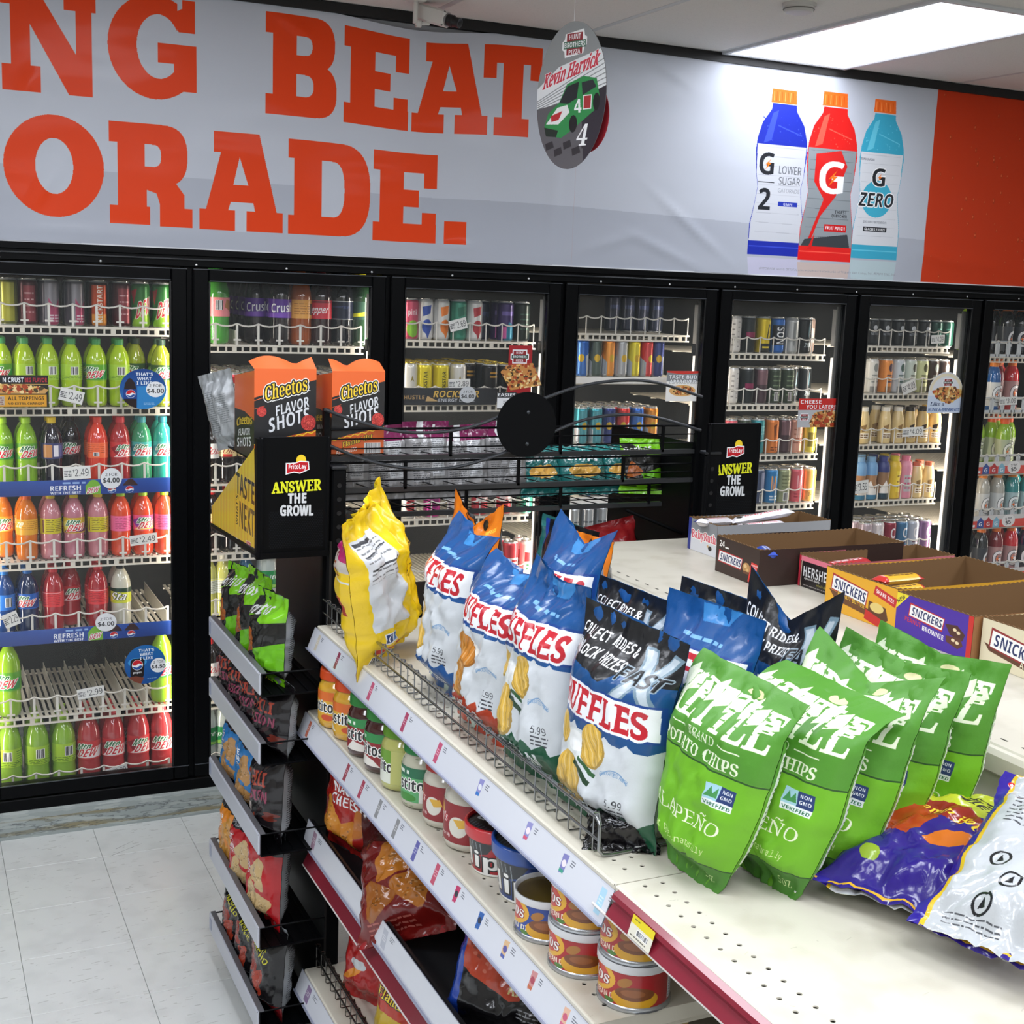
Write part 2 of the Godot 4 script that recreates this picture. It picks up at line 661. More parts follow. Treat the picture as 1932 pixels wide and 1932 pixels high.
	for q in LAMPS:
			var t := thing("ceiling_light", "long lit fluorescent troffer touching the banner wall" if q[1] < 1 else "unseen fluorescent troffer out in the room ceiling, some added as fill light", "ceiling light", Vector3(q[0] + 0.305, CEIL, q[1] + 0.61), 0, "ceiling troffers")
			part("diffuser", bevel_mesh(Vector3(0.565, 0.006, 1.17), 0.002, Vector3(0, -0.003, 0)), glow("f4f8ff", 1.35), t)
			var fr := Mb.new()
			for s in [-1.0, 1.0]:
				fr.box(Vector3(s * 0.291, 0.004, 0), Vector3(0.017, 0.03, 1.2))
				fr.box(Vector3(0, 0.004, s * 0.593), Vector3(0.566, 0.03, 0.016))
			part("frame", fr.mesh(), mat("d8dade", 0.4), t)
			part("housing", box_mesh(Vector3(0.58, 0.05, 1.19), Vector3(0, 0.03, 0)), mat("cfd2d6", 0.5), t)
	# walls: the cooler wall above the doors, and the three walls behind the camera
	struct("wall_front", box_mesh(Vector3(10, 0.99, 0.1), Vector3(1.2, 2.49, -0.07)), mat("b9bcc2", 0.7))
	struct("wall_left", box_mesh(Vector3(0.1, 3.05, 8.4), Vector3(-3.7, 1.5, 3.2)), mat("bdbab2", 0.8))
	struct("wall_right", box_mesh(Vector3(0.1, 3.05, 8.4), Vector3(6.15, 1.5, 3.2)), mat("bdbab2", 0.8))
	struct("wall_back", box_mesh(Vector3(10, 3.05, 0.1), Vector3(1.2, 1.5, 7.42)), mat("bdbab2", 0.8))
	var lowl := Mb.new()
	lowl.box(Vector3(-2.4, 1.05, -0.05), Vector3(2.6, 1.95, 0.1))
	struct("wall_side", lowl.mesh(), mat("b2b1ad", 0.7))
	struct("trim_2", box_mesh(Vector3(10, 0.034, 0.03), Vector3(1.2, CEIL - 0.02, 0.0)), mat("0c0c0e", 0.6))

# heavy slab capitals for the banner, filled into a box (x0, y0, x1, y1) of the canvas
func slab(cv: Cv, ch: String, x0: float, y0: float, x1: float, y1: float, fg: Color, bg: Color) -> void:
	var w := x1 - x0
	var h := y1 - y0
	var P := func(a: Array, c: Color) -> void:
		var q := []
		for k in range(0, a.size(), 2):
			q.append(x0 + a[k] * w)
			q.append(y0 + a[k + 1] * h)
		cv.pl(q, c)
	var R := func(a: float, b: float, c: float, d: float, col: Color) -> void:
		P.call([a, b, c, b, c, d, a, d], col)
	# half oval: bulges right from x = a to c between y = b and d
	var H := func(a: float, b: float, c: float, d: float, col: Color) -> void:
		var q := [a, b]
		for k in 21:
			var an := -PI / 2 + PI * k / 20.0
			var sx := signf(cos(an)) * pow(absf(cos(an)), 0.72)
			var sy := signf(sin(an)) * pow(absf(sin(an)), 0.78)
			q.append_array([lerpf(a, c, 0.42) + sx * (c - a) * 0.58, (b + d) / 2 + sy * (d - b) / 2])
		q.append_array([a, d])
		P.call(q, col)
	match ch:
		"N":
			P.call([0, 0, 0.34, 0, 0.78, 0.62, 0.78, 0.22, 0.66, 0.22, 0.66, 0, 1, 0, 1, 0.22, 0.95, 0.22, 0.95, 1, 0.7, 1, 0.30, 0.38, 0.30, 0.76, 0.4, 0.76, 0.4, 1, 0.0, 1, 0.0, 0.76, 0.10, 0.76, 0.10, 0.22, 0, 0.22], fg)
		"G":
			var q := []
			for k in 40:
				var an := TAU * k / 40.0
				q.append_array([0.53 + cos(an) * 0.53, 0.5 + sin(an) * 0.5])
			P.call(q, fg)
			q = []
			for k in 30:
				var an := TAU * k / 30.0
				q.append_array([0.57 + cos(an) * 0.25, 0.49 + sin(an) * 0.31])
			P.call(q, bg)
			R.call(0.78, 0.0, 1.1, 0.46, bg)
			P.call([0.72, 0.16, 0.84, 0.10, 0.84, 0.02, 0.985, 0.02, 0.985, 0.33, 0.80, 0.33, 0.74, 0.25], fg)
			R.call(0.56, 0.45, 1.0, 0.64, fg)
			R.call(0.74, 0.55, 1.0, 0.9, fg)
			R.call(1.0, 0.0, 1.1, 1.0, bg)
		"O":
			var q := []
			for k in 44:
				var an := TAU * k / 44.0
				q.append_array([0.5 + cos(an) * 0.5, 0.5 + sin(an) * 0.5])
			P.call(q, fg)
			q = []
			for k in 30:
				var an := TAU * k / 30.0
				q.append_array([0.5 + cos(an) * 0.19, 0.5 + sin(an) * 0.275])
			P.call(q, bg)
		"B":
			R.call(0, 0, 0.5, 0.2, fg)
			R.call(0, 0.8, 0.5, 1, fg)
			R.call(0.1, 0, 0.45, 1, fg)
			H.call(0.4, 0, 0.97, 0.53, fg)
			H.call(0.4, 0.46, 1.0, 1, fg)
			H.call(0.43, 0.2, 0.65, 0.39, bg)
			H.call(0.43, 0.58, 0.67, 0.8, bg)
		"D":
			R.call(0, 0, 0.5, 0.2, fg)
			R.call(0, 0.8, 0.5, 1, fg)
			R.call(0.07, 0, 0.4, 1, fg)
			H.call(0.3, 0, 1.0, 1, fg)
			H.call(0.4, 0.2, 0.68, 0.8, bg)
		"E":
			R.call(0, 0, 1, 0.21, fg)
			R.call(0, 0.79, 1, 1, fg)
			R.call(0.1, 0, 0.47, 1, fg)
			R.call(0.47, 0.41, 0.71, 0.6, fg)
			R.call(0.79, 0.1, 1, 0.38, fg)
			R.call(0.77, 0.66, 0.99, 0.9, fg)
		"A":
			R.call(0.17, 0, 0.6, 0.21, fg)
			P.call([0.28, 0, 0.71, 0, 0.93, 0.82, 0.07, 0.82, 0.26, 0.19], fg)
			R.call(0, 0.79, 0.42, 1, fg)
			R.call(0.56, 0.79, 1, 1, fg)
			P.call([0.475, 0.245, 0.58, 0.53, 0.40, 0.53], bg)
			P.call([0.37, 0.705, 0.64, 0.705, 0.66, 0.79, 0.56, 0.79, 0.56, 1.01, 0.42, 1.01, 0.42, 0.79, 0.34, 0.79], bg)
		"R":
			R.call(0, 0, 0.5, 0.2, fg)
			R.call(0, 0.82, 0.48, 1, fg)
			R.call(0.1, 0, 0.44, 1, fg)
			H.call(0.36, 0, 0.94, 0.6, fg)
			P.call([0.44, 0.5, 0.78, 0.55, 0.9, 0.68, 0.9, 0.82, 1, 0.82, 1, 1.01, 0.6, 1.01, 0.6, 0.78, 0.56, 0.68, 0.44, 0.65], fg)
			H.call(0.42, 0.2, 0.62, 0.42, bg)
		"T":
			R.call(0, 0, 1, 0.2, fg)
			R.call(0, 0.1, 0.22, 0.37, fg)
			R.call(0.8, 0.1, 1, 0.37, fg)
			R.call(0.33, 0, 0.68, 1, fg)
			R.call(0.2, 0.8, 0.8, 1, fg)
		".":
			R.call(0, 0, 1, 1, fg)

func banner() -> void:
	var S := 682.0
	var bg := hexc("c2c7d2")
	var fg := hexc("e4400a")
	var low := hexc("b0b5c1")
	var cl := canvas(2048, 577, "c2c7d2")
	var lx := -0.9
	var ty := 2.866
	# the printed floor line behind the lettering
	var floor_at := func(x: float) -> float: return (ty - (2.262 - 0.024 * maxf(0, x - 1.3))) * S
	cl.pl([0, floor_at.call(-0.9), 2048, floor_at.call(2.1), 2048, 577, 0, 577], low)
	for q in [["N", 0.075, 2.812, 0.36], ["G", 0.395, 2.819, 0.678], ["B", 0.91, 2.812, 1.159], ["E", 1.185, 2.808, 1.424], ["A", 1.437, 2.802, 1.732], ["T", 1.712, 2.802, 1.945]]:
		slab(cl, q[0], (q[1] - lx) * S, (ty - q[2]) * S, (q[3] - lx) * S, (ty - (2.482 if q[0] != "G" else 2.494)) * S, fg, bg)
	for q in [["O", 0.072, 2.418, 0.378, 2.1], ["R", 0.395, 2.414, 0.663, 2.09], ["A", 0.686, 2.41, 0.973, 2.086], ["D", 0.992, 2.406, 1.288, 2.086], ["E", 1.3, 2.402, 1.542, 2.08], [".", 1.574, 2.163, 1.661, 2.08]]:
		slab(cl, q[0], (q[1] - lx) * S, (ty - q[2]) * S, (q[3] - lx) * S, (ty - q[4]) * S, fg, bg)
	var cr := canvas(2048, 577, "c2c7d2")
	var rx := 2.1
	cr.pl([0, floor_at.call(2.1), 2048, floor_at.call(5.1), 2048, 577, 0, 577], low)
	for q in [[2.907, 3.177, 2.09, "c0bfd6"], [3.161, 3.435, 2.08, "c4b3ae"], [3.433, 3.684, 2.1, "b3c6cc"]]:
		cr.pl([(q[0] - rx) * S, (ty - q[2]) * S, (q[1] - rx) * S, (ty - q[2]) * S, (q[1] - rx - 0.01) * S, 577, (q[0] - rx + 0.01) * S, 577], hexc(q[3]))
	cr.txt("GATORADE and G DESIGN are registered trademarks of Stokely-Van Camp, Inc. ©2020 S-VC, Inc.", (3.33 - rx) * S, 560, 9, hexc("8f929c"), {font = "sans", wide = 0.72 * S})
	cr.rect((3.832 - rx) * S, 0, 2048, 577, hexc("cc3a14"))
	for k in 130:
		var x := (3.86 - rx) * S + rng.randf() * 780
		var y := rng.randf_range(10, 560)
		var r := rng.randf_range(1.2, 4.5)
		cr.ell(x, y, r, r * rng.randf_range(1.0, 2.2), hexc("b93c18"))
		cr.ell(x - r * 0.2, y - r * 0.2, r * 0.6, r * 0.9, hexc("e06a3f"))
	printed_bottle(cr, (2.907 - rx) * S, (3.177 - rx) * S, (ty - 2.758) * S, (ty - 2.09) * S, "1f2fa8", "3a4fd0", 0)
	printed_bottle(cr, (3.433 - rx) * S, (3.684 - rx) * S, (ty - 2.765) * S, (ty - 2.098) * S, "3aa5c4", "63c3dc", 2)
	printed_bottle(cr, (3.161 - rx) * S, (3.435 - rx) * S, (ty - 2.77) * S, (ty - 2.078) * S, "e3211f", "ff5a4a", 1)
	var b := Node3D.new()
	b.name = numbered("printed_banner")
	add_child(b)
	tag(b, "long glossy grey banner with orange lettering and three printed bottles above the cooler doors", "banner")
	var nz := noise(2.2, 21, 3)
	var sheet := func(x: float, y: float) -> Vector3:
		var h := (y - 2.02) / 0.82
		var z := 0.006 + 0.0022 * nz.get_noise_2d(x * 0.5, y * 1.5)
		z += 0.006 * exp(-h * 9.0) * sin(x * 5.3 + 2.0 * sin(x * 2.1)) * 0.6
		for q in [[2.28, 2.12, 0.12, 0.3], [2.5, 2.1, 0.16, -0.35], [2.62, 2.2, 0.2, -0.6], [3.95, 2.12, 0.15, -0.2], [4.2, 2.1, 0.2, -0.15], [1.62, 2.07, 0.06, 0.1], [2.18, 2.78, 0.1, -0.3], [2.45, 2.79, 0.12, -0.4], [0.15, 2.5, 0.05, 1.2], [0.2, 2.2, 0.07, 1.0], [1.0, 2.78, 0.08, -0.5], [0.3, 2.06, 0.3, 0.0], [2.02, 2.4, 0.3, 1.5]]:
			var d: Vector2 = Vector2(x - q[0], y - q[1]).rotated(-q[3])
			z += 0.005 * exp(-(d.x * d.x) / (q[2] * q[2]) - (d.y * d.y) / 0.00035)
		return Vector3(x, y, z)
	for side in 2:
		var g := Mb.new()
		var xa := lx if side == 0 else rx
		g.grid(150, 60, func(u: float, v: float) -> Vector3: return sheet.call(xa + u * 3.0, 2.02 + v * 0.82 + (0.03 * exp(-pow((xa + u * 3.0 - 1.45) / 0.25, 2.0)) * -v if side == 0 else 0.0)))
		for k in g.t.size():
			g.t[k].y = lerpf(1.0, (2.866 - 2.84) / 0.846, 1.0 - g.t[k].y)
		var vinyl := tmat((cl if side == 0 else cr).tex(), 0.45, 0.06)
		vinyl.metallic_specular = 0.3
		part("sheet", g.mesh(), vinyl, b)
	part("white_hem", box_mesh(Vector3(5.9, 0.006, 0.004), Vector3(2.1, 2.0185, 0.006)), mat("dfe2e6", 0.4), b)

func printed_bottle(c: Cv, xa: float, xb: float, yt: float, yb: float, liquid: String, lite: String, kind: int) -> void:
	var w := xb - xa
	var h := yb - yt
	var X := func(u: float) -> float: return xa + u * w
	var Y := func(v: float) -> float: return yt + v * h
	var outline := [[0.28, 0.085], [0.27, 0.12], [0.12, 0.2], [0.05, 0.29], [0.03, 0.36], [0.06, 0.5], [0.1, 0.58], [0.07, 0.66], [0.0, 0.8], [0.0, 0.985]]
	var pts := []
	for q in outline:
		pts.append_array([X.call(q[0]), Y.call(q[1])])
	outline.reverse()
	for q in outline:
		pts.append_array([X.call(1.0 - q[0]), Y.call(q[1])])
	c.pl(pts, hexc(liquid))
	# label sleeve
	var lab := [[0.045, 0.325], [0.06, 0.5], [0.1, 0.58], [0.07, 0.66], [0.01, 0.79], [0.0, 0.9]]
	var lp := []
	for q in lab:
		lp.append_array([X.call(q[0] + 0.005), Y.call(q[1])])
	lab.reverse()
	for q in lab:
		lp.append_array([X.call(1.0 - q[0] - 0.005), Y.call(q[1])])
	c.pl(lp, hexc(["c9ccd4", "8d9499", "d3d6dc"][kind]))
	for k in 10:
		var y: float = Y.call(0.34 + k * 0.056)
		c.line(X.call(0.1), y, X.call(0.9), y + rng.randf_range(-2, 2), 1.4, hexc(["b2b5bf", "70777c", "bfc3ca"][kind]))
	for k in 26:
		var px: float = X.call(rng.randf_range(0.12, 0.88))
		var py: float = Y.call(rng.randf_range(0.14, 0.31))
		c.ell(px, py, rng.randf_range(0.8, 2.6), rng.randf_range(0.8, 2.2), hexc(lite))
	c.pl([X.call(0.3), Y.call(0.14), X.call(0.4), Y.call(0.12), X.call(0.3), Y.call(0.3), X.call(0.16), Y.call(0.32)], hexc(lite))
	c.line(X.call(0.4), Y.call(0.21), X.call(0.85), Y.call(0.26), 3, hexc(lite))
	c.rect(X.call(0.02), Y.call(0.93), w * 0.96, 3, hexc(lite))
	# cap
	c.pl([X.call(0.26), Y.call(0.0), X.call(0.7), Y.call(0.0), X.call(0.72), Y.call(0.08), X.call(0.25), Y.call(0.08)], hexc("f06a22"))
	for k in 8:
		c.rect(X.call(0.29 + k * 0.05), Y.call(0.015), 2, h * 0.055, hexc("d75413") if k % 2 else hexc("ff9a52"))
	var bk := hexc("24262c")
	var wt := hexc("f2f3f5")
	var bolt := func(x: float, y: float, s: float) -> void:
		c.pl([x + s * 0.3, y - s * 0.5, x - s * 0.35, y + s * 0.1, x - s * 0.02, y + s * 0.06, x - s * 0.35, y + s * 0.6, x + s * 0.38, y - s * 0.1, x + s * 0.05, y - s * 0.08], hexc("f27a21"))
	if kind == 0:
		c.txt("G", X.call(0.24), Y.call(0.44), h * 0.13, bk, {wide = w * 0.27})
		bolt.call(X.call(0.27), Y.call(0.44), h * 0.06)
		c.line(X.call(0.1), Y.call(0.55), X.call(0.4), Y.call(0.55), 2.5, bk)
		c.txt("2", X.call(0.24), Y.call(0.65), h * 0.13, bk, {wide = w * 0.22})
		c.txt("LOWER", X.call(0.68), Y.call(0.47), h * 0.046, hexc("5c6068"), {font = "sans", wide = w * 0.42})
		c.txt("SUGAR", X.call(0.68), Y.call(0.535), h * 0.046, hexc("5c6068"), {font = "sans", wide = w * 0.4})
		c.txt("GATORADE", X.call(0.68), Y.call(0.592), h * 0.024, hexc("8b8f99"), {font = "sans", wide = w * 0.4})
		c.rect(X.call(0.5), Y.call(0.66), w * 0.36, h * 0.026, hexc("2437a8"))
		c.txt("GRAPE", X.call(0.68), Y.call(0.673), h * 0.016, wt)
	elif kind == 1:
		c.pl([X.call(0.2), Y.call(0.36), X.call(0.66), Y.call(0.33), X.call(0.8), Y.call(0.42), X.call(0.62), Y.call(0.6), X.call(0.36), Y.call(0.72), X.call(0.18), Y.call(0.9), X.call(0.12), Y.call(0.9), X.call(0.4), Y.call(0.62), X.call(0.2), Y.call(0.52)], hexc("d8201e"))
		c.txt("G", X.call(0.52), Y.call(0.49), h * 0.19, wt, {wide = w * 0.46})
		bolt.call(X.call(0.55), Y.call(0.49), h * 0.09)
		c.txt("THIRST", X.call(0.74), Y.call(0.69), h * 0.02, hexc("35383d"))
		c.txt("QUENCHER", X.call(0.72), Y.call(0.715), h * 0.02, hexc("35383d"))
		c.rect(X.call(0.45), Y.call(0.765), w * 0.42, h * 0.042, hexc("c8171b"))
		c.txt("FRUIT PUNCH", X.call(0.66), Y.call(0.786), h * 0.02, wt, {wide = w * 0.36})
		c.pl([X.call(0.1), Y.call(0.86), X.call(0.9), Y.call(0.82), X.call(0.96), Y.call(0.9), X.call(0.04), Y.call(0.9)], hexc("3a3f44"))
		c.pl([X.call(0.16), Y.call(0.92), X.call(0.28), Y.call(0.82), X.call(0.24), Y.call(0.92)], hexc("d8201e"))
	else:
		c.ell(X.call(0.46), Y.call(0.61), w * 0.32, h * 0.115, hexc("3fa9c6"))
		c.txt("G", X.call(0.47), Y.call(0.475), h * 0.11, bk, {wide = w * 0.27, edge = [[3, wt]]})
		bolt.call(X.call(0.49), Y.call(0.475), h * 0.05)
		c.txt("ZERO", X.call(0.46), Y.call(0.615), h * 0.085, bk, {wide = w * 0.72, edge = [[3, wt]], skew = 0.12})
		c.txt("ZERO SUGAR", X.call(0.2), Y.call(0.37), h * 0.014, hexc("6a6e78"))
		c.txt("ZERO SUGAR THIRST QUENCHER", X.call(0.46), Y.call(0.755), h * 0.016, hexc("7c808a"), {wide = w * 0.5})
		c.rect(X.call(0.22), Y.call(0.785), w * 0.5, h * 0.028, bk)
		c.txt("GLACIER FREEZE", X.call(0.47), Y.call(0.799), h * 0.016, wt, {wide = w * 0.44})

# ---------- the walk-in cooler ----------
const DOOR_SAY := ["", "door with round blue stickers", "door behind the orange snack boxes", "door with square pizza sticker", "door with round pizza sticker", "door with pepperoni pizza sticker", "door with arched pizza slice sticker", "sports drink door"]
const ORD := ["top", "second", "third", "fourth", "fifth", "sixth", "bottom"]
const SHELF_Y := {
	1: [1.745, 1.47, 1.2, 0.938, 0.677, 0.38, 0.1],
	2: [1.692, 1.47, 1.19, 0.934, 0.69, 0.371, 0.1],
	3: [1.72, 1.476, 1.25, 1.03, 0.76, 0.42],
	4: [1.76, 1.584, 1.307, 1.09, 0.895, 0.5],
	5: [1.69, 1.471, 1.25, 1.028, 0.79, 0.45],
	6: [1.732, 1.517, 1.286, 1.025, 0.761, 0.45],
	7: [1.693, 1.428, 1.152, 0.889, 0.62, 0.35],
}
func door_x(d: int) -> float:
	return DOOR_1 + (d - 1) * PITCH

func cooler() -> void:
	var black := dark(0.34)
	var edge := mat("121417", 0.22)
	var fr := struct_node("trim_3")
	var x0 := door_x(0) - PITCH / 2.0
	var x1 := door_x(8) + PITCH / 2.0
	var xc := (x0 + x1) / 2.0
	part("header", bevel_mesh(Vector3(x1 - x0, 0.06, 0.07), 0.003), black, fr, Transform3D(Basis(), Vector3(xc, 1.988, -0.03)))
	part("header_ridge", bevel_mesh(Vector3(x1 - x0, 0.006, 0.012), 0.0015), mat("2a2d31", 0.2), fr, Transform3D(Basis(), Vector3(xc, 1.984, 0.009)))
	part("header_top", bevel_mesh(Vector3(x1 - x0, 0.022, 0.02), 0.002), black, fr, Transform3D(Basis(), Vector3(xc, 2.006, 0.004)))
	part("sill", bevel_mesh(Vector3(x1 - x0, 0.042, 0.08), 0.003), black, fr, Transform3D(Basis(), Vector3(xc, 0.116, -0.03)))
	for k in 9:
		part("mullion", bevel_mesh(Vector3(0.04, 1.86, 0.06), 0.002), black, fr, Transform3D(Basis(), Vector3(x0 + k * PITCH + PITCH / 2.0 - PITCH / 2.0, 1.05, -0.04)))
	var screw := Mb.new()
	screw.lathe([[0.004, 0], [0.0035, 0.0015], [0, 0.002]], 8)
	var sm := screw.mesh()
	for k in 20:
		part("screw", sm, mat("d6d8da", 0.3, 0.8), fr, Transform3D(Basis(Vector3.RIGHT, PI / 2), Vector3(0.05 + k * 0.312, 1.966, 0.006)))
	# inner shell of the cooler
	var shell := Mb.new()
	shell.box(Vector3(xc, 1.05, -1.2), Vector3(x1 - x0, 2.0, 0.06))
	shell.box(Vector3(xc, 2.02, -0.62), Vector3(x1 - x0, 0.05, 1.2))
	shell.box(Vector3(x0 - 0.02, 1.05, -0.6), Vector3(0.04, 2.0, 1.2))
	shell.box(Vector3(x1 + 0.02, 1.05, -0.6), Vector3(0.04, 2.0, 1.2))
	struct("wall_cooler", shell.mesh(), mat("0e0e0f", 0.7))
	var glass := pane("dfe8e8", 0.015)
	glass.metallic_specular = 0.2
	for d in range(0, 9):
		var dn := struct_node("door_%d" % (d + 1), Vector3(door_x(d), 0, 0))
		for s in [-1.0, 1.0]:
			part("stile", bevel_mesh(Vector3(0.053, 1.813, 0.042), 0.004), black, dn, Transform3D(Basis(), Vector3(s * 0.319, 1.0485, -0.012)))
			part("gasket", box_mesh(Vector3(0.006, 1.72, 0.012)), edge, dn, Transform3D(Basis(), Vector3(s * 0.2895, 1.05, 0.001)))
		for q in [[1.933, 0.044], [0.166, 0.05]]:
			part("rail", bevel_mesh(Vector3(0.585, q[1], 0.042), 0.004), black, dn, Transform3D(Basis(), Vector3(0, q[0], -0.012)))
		part("rail_edge", box_mesh(Vector3(0.69, 0.003, 0.004)), mat("4a4e54", 0.18, 0.3), dn, Transform3D(Basis(), Vector3(0, 1.952, 0.0105)))
		part("rail_edge", box_mesh(Vector3(0.58, 0.003, 0.004)), mat("4a4e54", 0.18, 0.3), dn, Transform3D(Basis(), Vector3(0, 1.914, 0.0095)))
		part("rail_edge", box_mesh(Vector3(0.69, 0.003, 0.004)), mat("4a4e54", 0.18, 0.3), dn, Transform3D(Basis(), Vector3(0, 0.19, 0.0095)))
		part("pane", box_mesh(Vector3(0.575, 1.725, 0.004)), glass, dn, Transform3D(Basis(), Vector3(0, 1.051, -0.012)))
	# light tubes on the back of the mullions
	for k in range(1, 9):
		var t := thing("cooler_light_tube", "white light tube on the post between two cooler doors", "light tube", Vector3(door_x(k) - PITCH / 2.0 - 0.034, 0, -0.085), 0, "light tubes between the cooler doors")
		var tb := Mb.new()
		tb.lathe([[0.0, 0.2], [0.015, 0.202], [0.015, 1.678], [0, 1.68]], 10)
		part("tube", tb.mesh(), glow("fff4e2", 0.9), t)
		part("socket", box_mesh(Vector3(0.034, 0.04, 0.026)), mat("101113", 0.5), t, Transform3D(Basis(), Vector3(0, 1.703, 0)))
		part("end_cover", box_mesh(Vector3(0.03, 0.16, 0.024)), mat("cfcac2", 0.4), t, Transform3D(Basis(), Vector3(0, 1.808, 0)))
		part("bracket", box_mesh(Vector3(0.03, 1.7, 0.006)), mat("8b8984", 0.4), t, Transform3D(Basis(), Vector3(0, 1.05, 0.0165)))
	for d in range(1, 8):
		for s in SHELF_Y[d].size():
			wire_shelf(d, s)

func wire_shelf(d: int, s: int) -> void:
	var y: float = SHELF_Y[d][s]
	var xc := door_x(d)
	var wide := 0.64
	var t := thing("wire_shelf", "white wire shelf, %s level, %s" % [ORD[s], DOOR_SAY[d]], "shelf", Vector3(xc - 0.01, y, -0.13), 0, "white wire shelves in the cooler")
	var cream := mat("dcd6c8", 0.45)
	var m := Mb.new()
	m.box(Vector3(0, -0.003, -0.004), Vector3(wide, 0.007, 0.008))
	m.box(Vector3(0, -0.026, -0.004), Vector3(wide, 0.006, 0.008))
	for k in 22:
		m.box(Vector3(-wide / 2 + 0.012 + k * (wide - 0.024) / 21.0, -0.0145, -0.006), Vector3(0.006 if k % 5 else 0.016, 0.019, 0.006))
	part("front_rail", m.mesh(), cream, t)
	var deck := Mb.new()
	for k in 32:
		deck.box(Vector3(-wide / 2 + 0.01 + k * (wide - 0.02) / 31.0, -0.004, -0.3), Vector3(0.011, 0.005, 0.585))
	for k in 4:
		deck.box(Vector3(0, -0.009, -0.08 - k * 0.16), Vector3(wide, 0.005, 0.008))
	part("deck_wires", deck.mesh(), cream, t).set_meta("kind", "stuff")
	# front guide: posts at the lanes and a bar that dips between them, clipped to the shelf
	var tall := 0.075 if d < 3 or d > 5 else 0.07
	var lanes := 8 if d < 3 else 9
	if d == 4 and s != 0:
		part("price_channel", bevel_mesh(Vector3(wide - 0.02, 0.03, 0.006), 0.002), mat("d5d2cb", 0.4), t, Transform3D(Basis(Vector3.RIGHT, -0.35), Vector3(0, -0.012, 0.008)))
		return
	var gd := thing("bottle_guide", "white front guide bar, %s shelf, %s" % [ORD[s], DOOR_SAY[d]], "guide bar", Vector3(xc - 0.01, y, -0.13), 0, "white guide bars on the cooler shelves")
	var pts := []
	var w := (wide - 0.024) / lanes
	for k in lanes + 1:
		var x := -wide / 2 + 0.012 + k * w
		pts.append(Vector3(x, tall, 0.004))
		if k < lanes:
			pts.append(Vector3(x + w * 0.25, tall - 0.007, 0.007))
			pts.append(Vector3(x + w * 0.5, tall - 0.009, 0.008))
			pts.append(Vector3(x + w * 0.75, tall - 0.007, 0.007))
	var gb := Mb.new()
	gb.tube(pts, 0.0032, 5)
	var pale := mat("dedad0", 0.35)
	part("bar", gb.mesh(), pale, gd)
	var post := Mb.new()
	post.box(Vector3(0, tall / 2.0, 0.003), Vector3(0.008 if d < 3 else 0.004, tall, 0.003))
	if d < 3:
		post.box(Vector3(0, 0.018, 0.006), Vector3(0.026, 0.006, 0.004))
	var pm := post.mesh()
	for k in lanes + 1:
		part("post", pm, pale, gd, Transform3D(Basis(), Vector3(-wide / 2 + 0.012 + k * w, 0, 0)))
	if d == 7:
		for k in lanes:
			var q := Mb.new()
			for e in [[-0.4, 0.012], [0.4, 0.012]]:
				q.box(Vector3(w * e[0], 0.037, 0.004), Vector3(e[1], 0.074, 0.004))
			q.box(Vector3(0, 0.068, 0.004), Vector3(w * 0.8, 0.012, 0.004))
			q.box(Vector3(0, 0.006, 0.004), Vector3(w * 0.8, 0.012, 0.004))
			part("lane_window", q.mesh(), mat("cfd3d4", 0.3), gd, Transform3D(Basis(), Vector3(-wide / 2 + 0.012 + (k + 0.5) * w, 0, 0)))
	# empty lanes show their dividers
	if (d == 1 and (s == 4 or s == 5)) or (d == 2 and s == 0):
		var dv := box_mesh(Vector3(0.002, 0.05, 0.48), Vector3(0, 0.026, -0.26))
		for k in (range(6, 9) if s == 4 else (range(1, 8) if d == 1 else range(1, 3))):
			var di := thing("lane_divider", "white lane divider, %s shelf, %s" % [ORD[s], DOOR_SAY[d]], "divider", Vector3(xc - 0.01 - wide / 2 + 0.012 + k * w, y, -0.13), 0, "white lane dividers on emptied shelves")
			part("plate", dv, pale, di)

# ---------- drinks ----------
var atlas: Image
var atlas_tex: ImageTexture
var cells := {}
func ink(c: Cv, ops: Array) -> void:
	for o in ops:
		match o[0]:
			"r": c.rect(o[1] * c.w, o[2] * c.h, o[3] * c.w, o[4] * c.h, hexc(o[5]))
			"e": c.ell(o[1] * c.w, o[2] * c.h, o[3] * c.w, o[4] * c.h, hexc(o[5]))
			"p":
				var q := []
				for k in range(0, o[1].size(), 2):
					q.append_array([o[1][k] * c.w, o[1][k + 1] * c.h])
				c.pl(q, hexc(o[2]))
			"t":
				var opt: Dictionary = o[7] if o.size() > 7 else {}
				opt = opt.duplicate()
				if o[5] > 0:
					opt.wide = o[5] * c.w
				if opt.has("ed"):
					opt.edge = [[opt.get("ew", 2.0), hexc(opt.ed)]]
				c.txt(o[1], o[2] * c.w, o[3] * c.h, o[4] * c.h, hexc(o[6]), opt)
			"l": c.lines(o[1] * c.w, o[2] * c.h, o[3] * c.w, o[4], o[5] * c.h, maxf(1, o[6] * c.h), hexc(o[7]), int(o[1] * 997 + o[2] * 131))
			"b": c.bars(o[1] * c.w, o[2] * c.h, o[3] * c.w, o[4] * c.h, 5)
func cell(key: String, base: String, ops: Array, rough := 0.3, metal := 0.0) -> void:
	var n := cells.size()
	var c := canvas(256, 128, base)
	ink(c, ops)
	atlas.blit_rect(c.im, Rect2i(0, 0, 256, 128), Vector2i((n % 8) * 256, (n / 8) * 128))
	cells[key] = [n, rough, metal]
